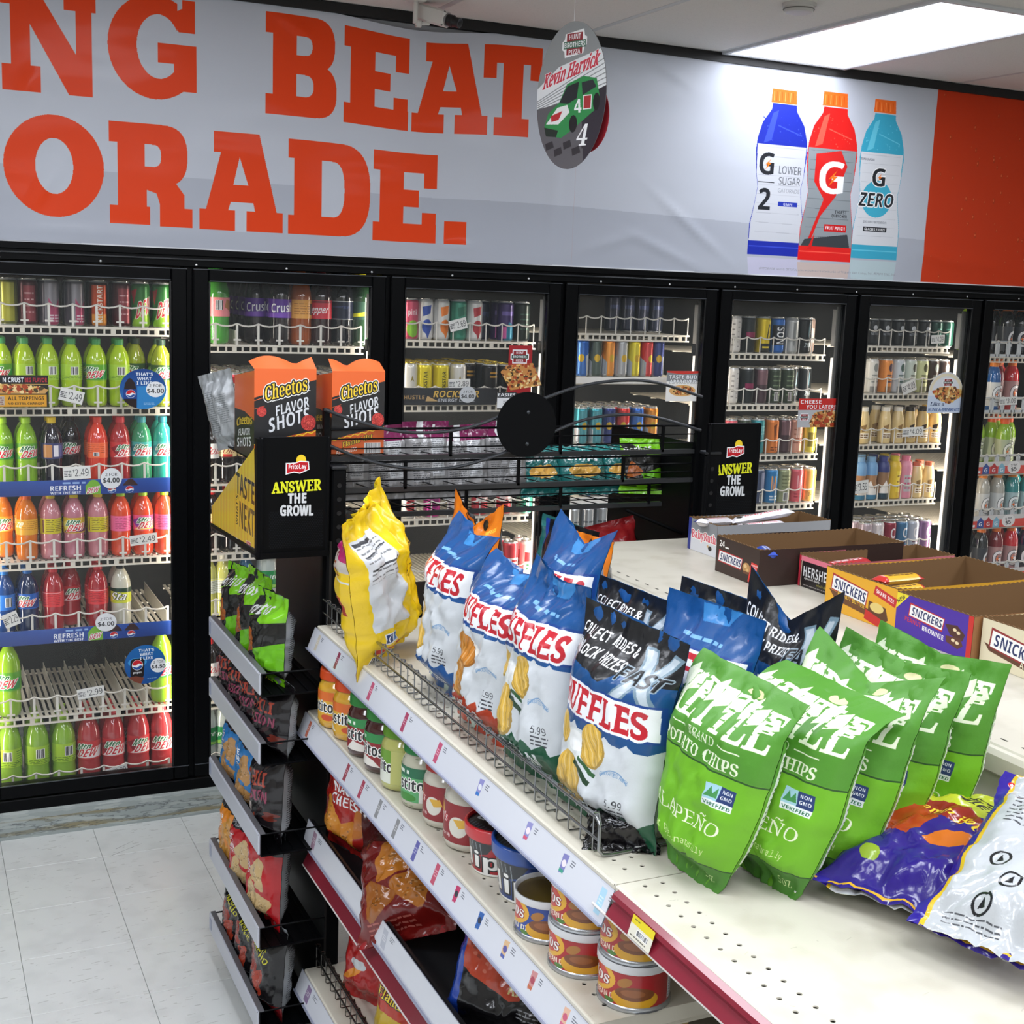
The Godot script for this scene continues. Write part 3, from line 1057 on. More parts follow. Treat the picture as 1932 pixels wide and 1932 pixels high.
func cell_mat(key: String) -> StandardMaterial3D:
	var k := "cell|" + key
	if not mats.has(k):
		var n: int = cells[key][0]
		var m := tmat(atlas_tex, cells[key][1], 0.0, cells[key][2])
		m.uv1_scale = Vector3(0.1235, 0.0605, 1)
		m.uv1_offset = Vector3((n % 8) * 0.125 + 0.0007, (n / 8) * 0.0625 + 0.001, 0)
		mats[k] = m
	return mats[k]

func drink_meshes() -> void:
	var mk := func(key: String, prof: Array, seg := 16) -> void:
		var b := Mb.new()
		b.lathe(prof, seg, Vector3.ZERO, PI)
		meshes[key] = b.mesh()
	# 20 oz soda
	mk.call("soda_body", [[0, 0.002], [0.026, 0.0], [0.0335, 0.006], [0.0355, 0.02], [0.0355, 0.055], [0.0338, 0.072], [0.0355, 0.09], [0.0358, 0.15], [0.0345, 0.163], [0.029, 0.184], [0.02, 0.202], [0.0132, 0.212], [0.0125, 0.22]])
	mk.call("soda_label", [[0.0362, 0.092, 1.0], [0.0362, 0.146, 0.0]], 20)
	mk.call("soda_cap", [[0.0155, 0.213], [0.0155, 0.231], [0.0155, 0.231], [0.014, 0.234], [0, 0.234]], 14)
	# one litre
	mk.call("litre_body", [[0, 0.002], [0.03, 0.0], [0.0385, 0.008], [0.041, 0.025], [0.041, 0.07], [0.0395, 0.085], [0.041, 0.1], [0.0413, 0.172], [0.039, 0.195], [0.031, 0.222], [0.02, 0.243], [0.0135, 0.254], [0.0125, 0.26]])
	mk.call("litre_label", [[0.0418, 0.098, 1.0], [0.0418, 0.165, 0.0]], 20)
	mk.call("litre_cap", [[0.016, 0.252], [0.016, 0.271], [0.016, 0.271], [0.0145, 0.274], [0, 0.274]], 14)
	# sports drink
	mk.call("sport_body", [[0, 0.002], [0.03, 0.0], [0.0375, 0.008], [0.0385, 0.03], [0.036, 0.06], [0.0345, 0.085], [0.0375, 0.12], [0.0385, 0.15], [0.0365, 0.175], [0.029, 0.2], [0.021, 0.213], [0.019, 0.222]])
	mk.call("sport_label", [[0.039, 0.028, 1.0], [0.0366, 0.058, 0.72], [0.0352, 0.085, 0.5], [0.038, 0.118, 0.2], [0.0391, 0.142, 0.0]], 20)
	mk.call("sport_cap", [[0.0205, 0.213], [0.0215, 0.238], [0.0215, 0.238], [0.0195, 0.243], [0, 0.243]], 16)
	# cans: 16 oz, slim 12 oz, plain 12 oz
	for q in [["can16", 0.0331, 0.157], ["slim", 0.0289, 0.155], ["can12", 0.0331, 0.122]]:
		var r: float = q[1]
		var h: float = q[2]
		mk.call(q[0] + "_body", [[0, 0.004, 1.0], [r * 0.72, 0.002, 1.0], [r * 0.8, 0, 0.99], [r * 0.97, 0.009, 0.94], [r, 0.014, 0.91], [r, h - 0.018, 0.1], [r * 0.97, h - 0.012, 0.06], [r * 0.83, h - 0.003, 0.0]])
		mk.call(q[0] + "_lid", [[r * 0.83, h - 0.004], [r * 0.85, h - 0.001], [r * 0.83, h], [r * 0.79, h - 0.001], [r * 0.75, h - 0.006], [r * 0.7, h - 0.006], [0, h - 0.005]], 14)
	# glass coffee bottle and protein shake
	mk.call("coffee_body", [[0, 0.002, 1.0], [0.026, 0, 1.0], [0.0305, 0.006, 0.97], [0.031, 0.06, 0.62], [0.029, 0.085, 0.48], [0.0295, 0.1, 0.4], [0.026, 0.125, 0.25], [0.0195, 0.148, 0.1], [0.0185, 0.156, 0.0]])
	mk.call("coffee_cap", [[0.0205, 0.15], [0.0205, 0.166], [0.0205, 0.166], [0.019, 0.168], [0, 0.168]], 14)
	mk.call("shake_body", [[0, 0.002, 1.0], [0.03, 0, 1.0], [0.034, 0.006, 0.97], [0.0335, 0.06, 0.65], [0.03, 0.09, 0.5], [0.0335, 0.12, 0.35], [0.0335, 0.15, 0.2], [0.028, 0.17, 0.06], [0.019, 0.178, 0.0]])
	mk.call("shake_cap", [[0.021, 0.174], [0.0215, 0.198], [0.0215, 0.198], [0.02, 0.2], [0, 0.2]], 16)
	meshes["guard"] = null

func drink_prints() -> void:
	atlas = Image.create(2048, 2048, false, Image.FORMAT_RGBA8)
	atlas.fill(Color.GRAY)
	var dew := func(key: String, base: String, a: String, b: String, extra := []) -> void:
		cell(key, base, [["p", [0.3, 0.95, 0.5, 0.5, 0.75, 0.3, 0.72, 0.9], a], ["p", [0.25, 0.4, 0.42, 0.1, 0.5, 0.3, 0.35, 0.8], b]] + extra + [["t", "Mtn", 0.47, 0.33, 0.36, 0.2, "1d6b34", {ed = "f4f6ef", skew = 0.3, rise = -0.2, ew = 3.0}], ["t", "DEW", 0.53, 0.63, 0.42, 0.27, "cf2431", {ed = "f6f4ee", skew = 0.3, rise = -0.2, ew = 3.0}], ["l", 0.02, 0.2, 0.2, 6, 0.11, 0.03, "eef2e4"], ["l", 0.8, 0.2, 0.18, 6, 0.11, 0.03, "eef2e4"]])
	dew.call("dew", "5fa52c", "1f8a3c", "b9d44a")
	dew.call("dew_zero", "3a5a33", "1d3f24", "7da63f")
	dew.call("dew_red", "c93a3c", "f0e4e4", "8d1c28")
	dew.call("dew_pink", "ef5a86", "f7d24a", "8d3a9b")
	dew.call("dew_gold", "caa51f", "6d1f4a", "e9d96a")
	dew.call("dew_blue", "1f5fb8", "20357d", "7a4fae")
	dew.call("dew_orange", "f09a2a", "f6c35c", "e46a22")
	dew.call("dew_teal", "45a9a0", "e8ede9", "1f7b7f")
	dew.call("dew_dark", "2f2a28", "501c22", "3d4a2c")
	cell("back_lime", "a9cf3c", [["b", 0.44, 0.16, 0.12, 0.5], ["l", 0.3, 0.72, 0.4, 3, 0.09, 0.03, "4f7a1f"], ["l", 0.62, 0.15, 0.25, 6, 0.12, 0.03, "4f7a1f"]])
	cell("back_red", "dd3a3f", [["l", 0.33, 0.14, 0.34, 7, 0.11, 0.035, "8d1920"], ["r", 0.33, 0.08, 0.34, 0.02, "f6d5d5"]])
	cell("back_orange", "ef6a3a", [["l", 0.36, 0.14, 0.28, 5, 0.12, 0.035, "9d3a18"], ["b", 0.46, 0.62, 0.09, 0.26]])
	cell("back_gold", "cfc02c", [["l", 0.36, 0.12, 0.28, 7, 0.11, 0.04, "6b5c14"], ["r", 0.3, 0.1, 0.02, 0.8, "6d1f4a"]])
	cell("back_pink", "ee6c9a", [["l", 0.33, 0.14, 0.34, 7, 0.11, 0.035, "b2315f"]])
	cell("back_yellow", "efb13a", [["l", 0.34, 0.14, 0.32, 5, 0.12, 0.03, "b26a1a"], ["t", "ze", 0.33, 0.36, 0.36, 0.12, "fff3d0", {skew = 0.3}]])
	cell("back_blue", "2a6fc6", [["b", 0.44, 0.2, 0.1, 0.6], ["l", 0.58, 0.15, 0.2, 6, 0.12, 0.03, "12386f"]])
	cell("berry", "3a3e6d", [["r", 0.3, 0.1, 0.14, 0.8, "c58a52"], ["r", 0.46, 0.15, 0.08, 0.7, "e8e4ea"], ["r", 0.56, 0.15, 0.1, 0.7, "5c5f9a"]])
	cell("lemon", "c9cf3a", [["p", [0.2, 0, 0.85, 0, 0.8, 0.35, 0.25, 0.2], "1f3b2c"], ["t", "Sta", 0.52, 0.55, 0.5, 0.26, "f4f3ee", {ed = "2d2f2a", skew = 0.25, ew = 3.0, font = "serif_bold"}], ["e", 0.35, 0.75, 0.07, 0.2, "e8d94a"]])
	cell("crush", "5b2c96", [["t", "Crush", 0.5, 0.45, 0.5, 0.34, "f4f2f6", {ed = "3a1870", rise = -0.1}], ["p", [0.2, 0.8, 0.8, 0.6, 0.8, 0.95, 0.2, 0.95], "7d4fb8"]])
	cell("amber", "e0a04a", [["l", 0.36, 0.2, 0.3, 5, 0.13, 0.03, "9c5a1e"], ["r", 0.6, 0.2, 0.1, 0.6, "5b4a3a"]])
	cell("redpop", "c32d3c", [["t", "pepper", 0.46, 0.6, 0.4, 0.3, "f2ecec", {skew = 0.2}], ["r", 0.3, 0.05, 0.4, 0.1, "7c1c2a"]])
	cell("tonic", "2c4a3c", [["p", [0.1, 0.75, 0.9, 0.35, 0.9, 0.55, 0.1, 0.95], "e5dc2f"]])
	cell("melon", "ef8c8f", [["b", 0.42, 0.15, 0.1, 0.5], ["p", [0.58, 0.1, 0.75, 0.3, 0.7, 0.8, 0.55, 0.5], "b0743a"]])
	cell("cola_cream", "e4cf93", [["t", "Cola", 0.5, 0.42, 0.5, 0.3, "8c1f1f", {font = "serif", skew = 0.3}], ["r", 0.42, 0.7, 0.16, 0.2, "c8342e"], ["r", 0, 0.88, 1, 0.12, "3a2416"]])
	cell("cola_white", "e9e7e2", [["t", "Cola", 0.5, 0.45, 0.5, 0.32, "c8262e", {font = "serif", skew = 0.3}]])
	cell("clear_lime", "d9dccc", [["l", 0.3, 0.2, 0.4, 6, 0.12, 0.03, "8a8f76"], ["r", 0.3, 0.04, 0.4, 0.08, "e5e27a"]])
	cell("sprite", "1f8c4a", [["t", "Sprite", 0.5, 0.42, 0.34, 0.36, "f1f5ee", {skew = 0.2, rise = -0.12}], ["p", [0.2, 0.95, 0.5, 0.7, 0.8, 0.95], "9ad05a"]])
	for q in [["g_clear", "c9ccca", "f4f4f4"], ["g_teal", "a9c2c4", "eef3f3"], ["g_red", "b58c8a", "f4eded"], ["g_dark", "3a3d44", "f2f2f2"], ["g_lime", "b3bd9c", "eef2e4"], ["g_blue", "d3d6d6", "e9eef2"]]:
		cell(q[0], q[1], [["t", "G", 0.5, 0.5, 0.62, 0.2, q[2], {ed = "2b2e34", ew = 3.0}], ["p", [0.52, 0.34, 0.46, 0.55, 0.5, 0.53, 0.47, 0.7, 0.54, 0.48, 0.5, 0.5], "f0701e"], ["l", 0.66, 0.2, 0.2, 5, 0.14, 0.03, "70757a"]])
	# cans
	var can := func(key: String, base: String, ops: Array, metal := 0.35) -> void:
		cell(key, base, [["r", 0, 0, 1, 0.05, "c8cacb"], ["r", 0, 0.95, 1, 0.05, "b4b6b8"]] + ops, 0.28, metal)
	var up := func(s: String, col: String, size := 0.7, x := 0.5, thick := 0.1) -> Array:
		# words running up the can
		return ["t", s, x, 0.5, 30.0 * thick * 10.0 / 128.0, size * 0.5, col, {rot = -PI / 2}]
	can.call("kick_orange", "3a1c14", [["p", [0.36, 0.1, 0.62, 0.1, 0.62, 0.95, 0.36, 0.95], "c24a1c"], ["r", 0.36, 0.72, 0.26, 0.23, "e5963a"], up.call("KICKSTART", "f2e8dc", 0.78, 0.5, 0.075)])
	can.call("kick_pink", "8e8a90", [["r", 0.3, 0.06, 0.14, 0.89, "4f4a52"], ["p", [0.5, 0.4, 0.6, 0.6, 0.7, 0.4, 0.7, 0.95, 0.5, 0.95], "b5486d"], ["l", 0.52, 0.75, 0.16, 3, 0.06, 0.03, "e8d8de"]])
	can.call("kick_maroon", "4c1f26", [["r", 0.42, 0.16, 0.2, 0.74, "8c3b42"], ["l", 0.44, 0.3, 0.15, 4, 0.13, 0.03, "c99a9a"]])
	can.call("dew_can", "2c6b2e", [["p", [0.3, 0.95, 0.55, 0.35, 0.7, 0.95], "8fbf35"], ["t", "DEW", 0.55, 0.55, 0.34, 0.26, "c92531", {ed = "f3f4ee", skew = 0.3, rise = -0.25}], ["p", [0.3, 0.2, 0.42, 0.15, 0.36, 0.5], "a7332f"]])
	can.call("dew_olive", "6d7034", [["r", 0.4, 0.1, 0.2, 0.8, "a8a63c"]])
	can.call("juice_pink", "c9506a", [["e", 0.5, 0.72, 0.12, 0.2, "8cc63f"], ["t", "pink", 0.5, 0.35, 0.18, 0.2, "f6dfe4"]])
	for q in [["tea_blue", "2d4aa0"], ["tea_orange", "f0812a"], ["tea_red", "b03038"]]:
		can.call(q[0], "d7d6d2", [["p", [0.42, 0.2, 0.6, 0.15, 0.58, 0.35, 0.44, 0.42], q[1]], ["e", 0.52, 0.66, 0.1, 0.17, q[1]], ["p", [0.45, 0.7, 0.6, 0.7, 0.53, 0.95], q[1]]], 0.2)
	can.call("tea_green", "3f8d74", [["p", [0.42, 0.2, 0.6, 0.15, 0.58, 0.35, 0.44, 0.42], "2a6b55"], ["e", 0.52, 0.66, 0.12, 0.2, "2f7a62"]])
	can.call("black_navy", "1d2338", [["t", "energy", 0.5, 0.35, 0.14, 0.25, "46507c"]])
	can.call("purple_teal", "3a2a5e", [["p", [0.4, 0.95, 0.5, 0.5, 0.62, 0.6, 0.62, 0.95], "2f7f9c"], ["r", 0.36, 0.25, 0.28, 0.1, "6a5a9c"], ["r", 0.38, 0.62, 0.08, 0.3, "c85a9a"]])
	can.call("black_green", "16211c", [["l", 0.4, 0.3, 0.2, 4, 0.12, 0.03, "3f5a4c"]])
	can.call("rock_yellow", "d8c62a", [up.call("ROCKSTAR", "2a2a1c", 0.6, 0.5, 0.06), ["p", [0.46, 0.75, 0.5, 0.62, 0.54, 0.75, 0.5, 0.7], "2a2a1c"]])
	can.call("rock_white", "d9d7d0", [["p", [0.46, 0.45, 0.5, 0.3, 0.54, 0.45, 0.5, 0.4], "9c8a3a"], ["l", 0.42, 0.6, 0.16, 3, 0.08, 0.03, "8c8c88"], ["r", 0.42, 0.78, 0.16, 0.06, "e29a2c"]])
	can.call("rock_black", "17171a", [["l", 0.42, 0.2, 0.16, 2, 0.1, 0.05, "c8973a"], ["p", [0.4, 0.95, 0.5, 0.6, 0.56, 0.95], "a98d5e"]])
	can.call("fizz_red", "d8444c", [["r", 0.36, 0.42, 0.28, 0.22, "f0e5e0"], ["l", 0.4, 0.48, 0.2, 2, 0.1, 0.05, "b8262f"]])
	can.call("fizz_white", "e3e0d6", [["r", 0.36, 0.3, 0.28, 0.24, "cc3a3e"], ["l", 0.4, 0.6, 0.2, 2, 0.1, 0.05, "4a7a5a"]])
	can.call("fizz_pink", "cf2f92", [["e", 0.5, 0.5, 0.1, 0.25, "8c1c6a"]])
	can.call("fizz_green", "2f8a4a", [["e", 0.5, 0.5, 0.1, 0.22, "bfe0c0"]])
	can.call("fizz_gold", "b89a4a", [["e", 0.5, 0.55, 0.1, 0.22, "6b4a24"]])
	# slim cans
	for q in [["bull_blue", "2b62b8"], ["bull_orange", "ea8a24"], ["bull_yellow", "dcc81f"], ["bull_red", "d0322f"], ["bull_teal", "3b8f9c"], ["bull_green", "3b4a42"], ["bull_silver", "a8abad"], ["bull_navy", "24306f"]]:
		can.call(q[0], q[1], [["p", [0.36, 0.1, 0.5, 0.1, 0.6, 0.95, 0.3, 0.95, 0.3, 0.5], Color.html(q[1]).lightened(0.16).to_html(false)], ["p", [0.58, 0.45, 0.8, 0.3, 0.8, 0.95, 0.62, 0.95], "c3c8cc"], ["p", [0.2, 0.45, 0.36, 0.6, 0.36, 0.95, 0.2, 0.95], "b9bec4"], ["e", 0.48, 0.5, 0.07, 0.1, "d8b03a"]], 0.6)
	can.call("bull_classic", "b4b8bd", [["p", [0.3, 0.05, 0.5, 0.05, 0.5, 0.5, 0.3, 0.5], "2c4a9c"], ["p", [0.5, 0.5, 0.72, 0.5, 0.72, 0.95, 0.5, 0.95], "2c4a9c"], ["e", 0.5, 0.5, 0.08, 0.1, "e0b32f"], ["l", 0.42, 0.66, 0.16, 1, 0.1, 0.07, "c8242c"]], 0.75)
	can.call("bull_chrome", "c9ccd0", [["l", 0.36, 0.4, 0.28, 3, 0.14, 0.04, "6a6f78"], ["r", 0.44, 0.72, 0.1, 0.08, "c84a4a"]], 0.85)
	# energy cans of the fifth door
	can.call("fang_white", "d9d5cf", [["l", 0.4, 0.2, 0.06, 5, 0.14, 0.04, "8f8a86"], ["l", 0.52, 0.15, 0.05, 6, 0.13, 0.03, "a5a09c"]], 0.2)
	can.call("fang_black_pink", "1c2224", [["r", 0.4, 0.42, 0.24, 0.14, "8a2450"]])
	can.call("fang_yellow", "e3c61e", [["p", [0.36, 0.72, 0.64, 0.72, 0.64, 0.95, 0.36, 0.95], "23221c"], ["p", [0.52, 0.2, 0.56, 0.2, 0.5, 0.62, 0.48, 0.6], "2a281c"], ["r", 0.4, 0.8, 0.2, 0.05, "e3c61e"]])
	can.call("nos", "2a68b8", [["r", 0.3, 0.22, 0.4, 0.54, "1e2430"], up.call("NOS", "e9ebee", 0.46, 0.5, 0.16)])
	can.call("fang_silver", "b9bbb9", [["p", [0.46, 0.15, 0.52, 0.15, 0.5, 0.8, 0.46, 0.7], "8e9190"]])
	can.call("fang_black", "15191c", [["p", [0.5, 0.15, 0.53, 0.15, 0.51, 0.55, 0.49, 0.5], "6b8a94"], ["t", "ZER", 0.5, 0.74, 0.12, 0.16, "aab4b8", {skew = 0.2}]])
	can.call("fang_tan", "8f7a70", [["r", 0.4, 0.3, 0.22, 0.4, "c8b2aa"]])
	can.call("fang_green", "34402f", [["l", 0.4, 0.2, 0.2, 5, 0.13, 0.04, "6d8060"], ["b", 0.44, 0.66, 0.1, 0.24]])
	can.call("fang_teal", "2f8f96", [["l", 0.4, 0.2, 0.22, 3, 0.1, 0.04, "9fd0d0"], ["t", "M", 0.52, 0.4, 0.4, 0.1, "7cc3c6"]])
	can.call("fang_orange", "e0803a", [["p", [0.44, 0.2, 0.52, 0.15, 0.48, 0.7], "7a3c16"], ["l", 0.4, 0.78, 0.2, 2, 0.07, 0.04, "7a3c16"]])
	can.call("fang_plum", "4d3a40", [["r", 0.36, 0.06, 0.3, 0.4, "7a5a60"]])
	can.call("fang_peach", "e0a48e", [["l", 0.4, 0.3, 0.22, 4, 0.12, 0.04, "b0705c"], ["t", "M", 0.5, 0.4, 0.3, 0.1, "f2d5c8"]])
	can.call("fang_gold", "cfc04a", [["r", 0.4, 0.4, 0.2, 0.4, "7a6c24"]])
	can.call("fang_navy", "3a4560", [["r", 0.5, 0.1, 0.2, 0.5, "8a90a8"], ["b", 0.48, 0.68, 0.12, 0.24]])
	can.call("fang_blue", "2f7fb8", [["t", "M", 0.48, 0.42, 0.42, 0.12, "e8a05a"], ["l", 0.4, 0.76, 0.24, 2, 0.08, 0.05, "d8e4ec"]])
	can.call("fang_olive", "9aa07a", [["b", 0.44, 0.68, 0.14, 0.24], ["l", 0.4, 0.2, 0.2, 4, 0.1, 0.04, "6d7250"]])
	can.call("fang_coral", "d9616c", [["t", "M", 0.5, 0.4, 0.36, 0.1, "f0b8bc"], ["l", 0.4, 0.72, 0.2, 2, 0.08, 0.04, "a83a48"]])
	can.call("fang_sun", "d8a85c", [["t", "M", 0.52, 0.38, 0.36, 0.1, "5c5a3a"], ["t", "JUICE", 0.5, 0.75, 0.12, 0.2, "4a3a24"]])
	for q in [["pop_red", "c22a30"], ["pop_green", "1f7d3c"], ["pop_orange", "e8842a"], ["pop_grape", "6d2a5c"], ["pop_brown", "5a2a1c"], ["pop_silver", "b8babb"]]:
		can.call(q[0], q[1], [["t", "cola", 0.5, 0.45, 0.3, 0.3, "f0eeea", {font = "serif_bold", skew = 0.3}], ["r", 0.42, 0.66, 0.16, 0.2, "e8dcd8"]])
	# coffee and shakes
	can.call("nitro", "14181c", [["e", 0.5, 0.32, 0.05, 0.1, "c9ccd0"], ["t", "NITRO", 0.5, 0.55, 0.1, 0.18, "9aa0a8"]])
	can.call("nitro_green", "174438", [["l", 0.44, 0.3, 0.12, 3, 0.1, 0.04, "4f8a78"]])
	for q in [["star_white", "d6d3cb", "8a8d88"], ["star_orange", "e08a3c", "4a3040"], ["star_silver", "c5cbce", "3f5a50"], ["star_mint", "c3ccbe", "4a4a3c"], ["star_olive", "cdd09a", "4a4a24"], ["star_cocoa", "3a2a24", "9aa39a"]]:
		can.call(q[0], q[1], [["e", 0.52, 0.25, 0.06, 0.12, q[2]], ["l", 0.42, 0.45, 0.2, 3, 0.09, 0.04, q[2]], ["r", 0.4, 0.78, 0.24, 0.16, Color.html(q[1]).darkened(0.35).to_html(false)]], 0.1)
	for q in [["frap_cream", "d9bf86", "f0e6d2"], ["frap_dark", "d6b878", "2c2018"], ["frap_sun", "e3c07c", "e8b64a"]]:
		cell(q[0], q[1], [["r", 0, 0, 1, 0.12, q[2]], ["p", [0.4, 0.5, 0.55, 0.45, 0.5, 0.62, 0.42, 0.66], "8a6a3c" if q[0] == "frap_cream" else "2c2018"], ["r", 0.38, 0.68, 0.26, 0.16, "efe6d6"], ["l", 0.4, 0.72, 0.2, 2, 0.06, 0.03, "7a5a34"]], 0.18)
	cell("shake_blue", "a67850", [["r", 0, 0, 1, 0.38, "6d9cc8"], ["p", [0.3, 0.7, 0.45, 0.5, 0.55, 0.7, 0.7, 0.55, 0.75, 0.85, 0.3, 0.85], "efe9e2"], ["r", 0, 0.85, 1, 0.15, "3a7a9c"]])
	cell("shake_navy", "8f6a4a", [["r", 0, 0, 1, 0.32, "2c3470"], ["p", [0.3, 0.7, 0.45, 0.5, 0.55, 0.7, 0.7, 0.55, 0.75, 0.85, 0.3, 0.85], "efe9e2"], ["r", 0, 0.82, 1, 0.18, "1f3a4a"]])
	cell("juice_yellow", "dcb62c", [["r", 0.4, 0.3, 0.2, 0.5, "efd23c"], ["l", 0.42, 0.4, 0.16, 3, 0.12, 0.04, "9c7a14"]])
	cell("juice_rose", "d98ca0", [["r", 0.38, 0.4, 0.26, 0.4, "b8b2b4"], ["l", 0.4, 0.45, 0.2, 3, 0.12, 0.04, "c04a70"]])
	for q in [["selt_pale", "b8a4ac"], ["selt_white", "ddd3d3"], ["selt_maroon", "8c2438"], ["selt_blue", "3a6a90"], ["selt_ice", "b4b8c4"], ["selt_plum", "7a5a80"]]:
		can.call(q[0], q[1], [["t", "C", 0.5, 0.35, 0.3, 0.12, "e8e4e6"], ["l", 0.42, 0.62, 0.18, 3, 0.09, 0.04, "6a4a5a"]], 0.3)
	atlas_tex = ImageTexture.create_from_image(atlas)

# kind -> [shape, liquid or can colour, cap, print, words]
var drinks := {
	"lime": ["soda", "a8c81e", "3f8f4e", "dew", "lime soda bottle with green cap", "ab"],
	"lime_back": ["soda", "a8c81e", "3f8f4e", "back_lime", "lime soda bottle turned back forward", "ab"],
	"lime_zero": ["soda", "9aa827", "31473a", "dew_zero", "lime soda bottle with dark label"],
	"lime_clear": ["soda", "8fc22a", "9fcf2c", "dew", "green soda bottle with bright lime cap"],
	"berry": ["soda", "1d1626", "e8c51f", "berry", "dark purple soda bottle with yellow cap"],
	"black_soda": ["soda", "160c10", "2a1518", "dew_dark", "almost black soda bottle"],
	"orange_red": ["soda", "e0402a", "d83a2c", "back_orange", "orange-red soda bottle with red cap"],
	"red_dew": ["soda", "b03034", "cf3a40", "dew_red", "red soda bottle with red cap"],
	"red_back": ["soda", "a8262e", "d8323c", "back_red", "red soda bottle turned back forward"],
	"teal": ["soda", "3f9a6c", "3f8f96", "dew_teal", "sea-green soda bottle with teal cap"],
	"teal_blue": ["soda", "2f9f8f", "2f7f8c", "dew_teal", "turquoise soda bottle with teal cap"],
	"orange": ["soda", "e07a1e", "e8662a", "back_yellow", "orange soda bottle with orange cap"],
	"dark_orange": ["soda", "e07a1e", "e8662a", "dew_orange", "orange soda bottle set back"],
	"mauve_back": ["soda", "c58088", "e8cf22", "back_gold", "mauve soda bottle with gold label"],
	"mauve": ["soda", "bd7886", "e8cf22", "dew_gold", "mauve soda bottle with logo label"],
	"coral_back": ["soda", "e0502e", "a6cf2e", "back_pink", "coral soda bottle turned back forward"],
	"coral": ["soda", "e04e2c", "a6cf2e", "dew_pink", "coral soda bottle with logo label"],
	"blue_back": ["soda", "1d3f7a", "1f6fc0", "back_blue", "blue soda bottle turned back forward"],
	"blue": ["soda", "182a52", "1f68b8", "dew_blue", "navy soda bottle with blue cap"],
	"dark_red": ["soda", "a8262e", "d8323c", "dew_red", "red soda bottle set back"],
	"lemon": ["soda", "c8c6b4", "1d1e20", "lemon", "pale lemon soda bottle with black cap"],
	"litre_lime": ["litre", "8cb82a", "3c9a58", "dew", "large green soda bottle with green cap"],
	"litre_zero": ["litre", "8cb83a", "a4cf34", "back_lime", "large green soda bottle with lime cap"],
	"litre_red": ["litre", "b0383c", "e04048", "dew_red", "large red soda bottle with pink cap"],
	"melon": ["litre", "4a9a3a", "3a8a3c", "melon", "green soda bottle with pink label"],
	"grape": ["litre", "1c1418", "2a1a30", "crush", "dark grape soda bottle with purple label"],
	"amber": ["litre", "9c4c1c", "c8641e", "amber", "amber soda bottle with orange label"],
	"pepper": ["litre", "2a1216", "5a1c24", "redpop", "dark soda bottle with red label"],
	"cola_dark": ["litre", "14161c", "1c2638", "black_navy", "black cola bottle with dark label"],
	"tonic": ["litre", "1f3a24", "d8cf2a", "tonic", "dark green bottle with slanted yellow stripe"],
	"cola": ["soda", "1a0e0c", "cf2c2c", "cola_cream", "cola bottle with red cap and cream label"],
	"cola_white": ["soda", "1c1210", "cf2c2c", "cola_white", "cola bottle with white label"],
	"pale_lime": ["soda", "c8c86a", "d8d6c8", "clear_lime", "pale yellow juice bottle"],
	"blue_juice": ["soda", "1f5a84", "24384a", "back_blue", "blue juice bottle"],
	"clear_soda": ["litre", "b9c2bc", "2f9a58", "sprite", "clear soda bottle with green label"],
	"orange_pop": ["soda", "e0702c", "ecebe6", "amber", "orange pop bottle with white cap"],
	"can_olive": ["can16", "", "", "dew_olive", "olive tall can"], "can_maroon": ["can16", "", "", "kick_maroon", "maroon tall can"], "can_kpink": ["can16", "", "", "kick_pink", "grey and pink tall can"],
	"can_korange": ["can16", "", "", "kick_orange", "dark orange tall can with upright lettering"], "can_dew": ["can16", "", "", "dew_can", "green tall can"],
	"sp_blue": ["sport", "1f5a9c", "f08a2c", "g_blue", "blue sports drink with orange cap"], "sp_maroon": ["sport", "7a1a26", "f0782a", "g_red", "maroon sports drink with orange cap"], "sp_red": ["sport", "c81f2c", "f0782a", "g_red", "red sports drink with orange cap"],
	"sp_lime": ["sport", "8cb82a", "f0642a", "g_lime", "lime sports drink with orange cap"], "sp_clear": ["sport", "b4b2a8", "f08a2c", "g_clear", "clear sports drink with orange cap"], "sp_teal": ["sport", "2f8a8c", "ea8a2a", "g_teal", "teal sports drink with orange cap"],
	"sp_black": ["sport", "1c2024", "ef7a2a", "g_dark", "black sports drink with orange cap"], "sp_navy": ["sport", "1a2444", "e0702a", "g_dark", "navy sports drink"], "sp_green": ["sport", "8cb82a", "f0642a", "g_lime", "lime sports drink set back"],
}
func drink(kind: String, at: Vector3, d: int, s: int, turn := 0.0) -> void:
	var q: Array
	if drinks.has(kind):
		q = drinks[kind]
	else:
		# "shape:print:words"
		var b := kind.split(":")
		q = [b[0], b[3] if b.size() > 3 else "", b[4] if b.size() > 4 else "", b[1], b[2]]
	var shape: String = q[0]
	var label: String = "%s, %s shelf, %s" % [q[4], ORD[s], DOOR_SAY[d]]
	var group: String = "%s, %s shelf, door %d" % [q[4], ORD[s], d]
	var is_can := shape == "can16" or shape == "slim" or shape == "can12"
	var kindname: String = {"soda": "soda_bottle", "litre": "large_soda_bottle", "sport": "sports_drink_bottle", "coffee": "coffee_bottle", "shake": "shake_bottle"}.get(shape, "drink_can")
	var t := thing(kindname, label, "can" if is_can else "bottle", at, turn, group)
	if is_can:
		part("body", meshes[shape + "_body"], cell_mat(q[3]), t)
		part("lid", meshes[shape + "_lid"], mat("c9c6bd" if q[1] == "" else q[1], 0.22, 0.9), t)
	elif shape == "coffee" or shape == "shake":
		part("body", meshes[shape + "_body"], cell_mat(q[3]), t)
		part("cap", meshes[shape + "_cap"], mat(q[2], 0.3), t)
	else:
		part("body", meshes[shape + "_body"], liquid(q[1]), t)
		part("label", meshes[shape + "_label"], cell_mat(q[3]), t)
		part("cap", meshes[shape + "_cap"], mat(q[2], 0.35), t)
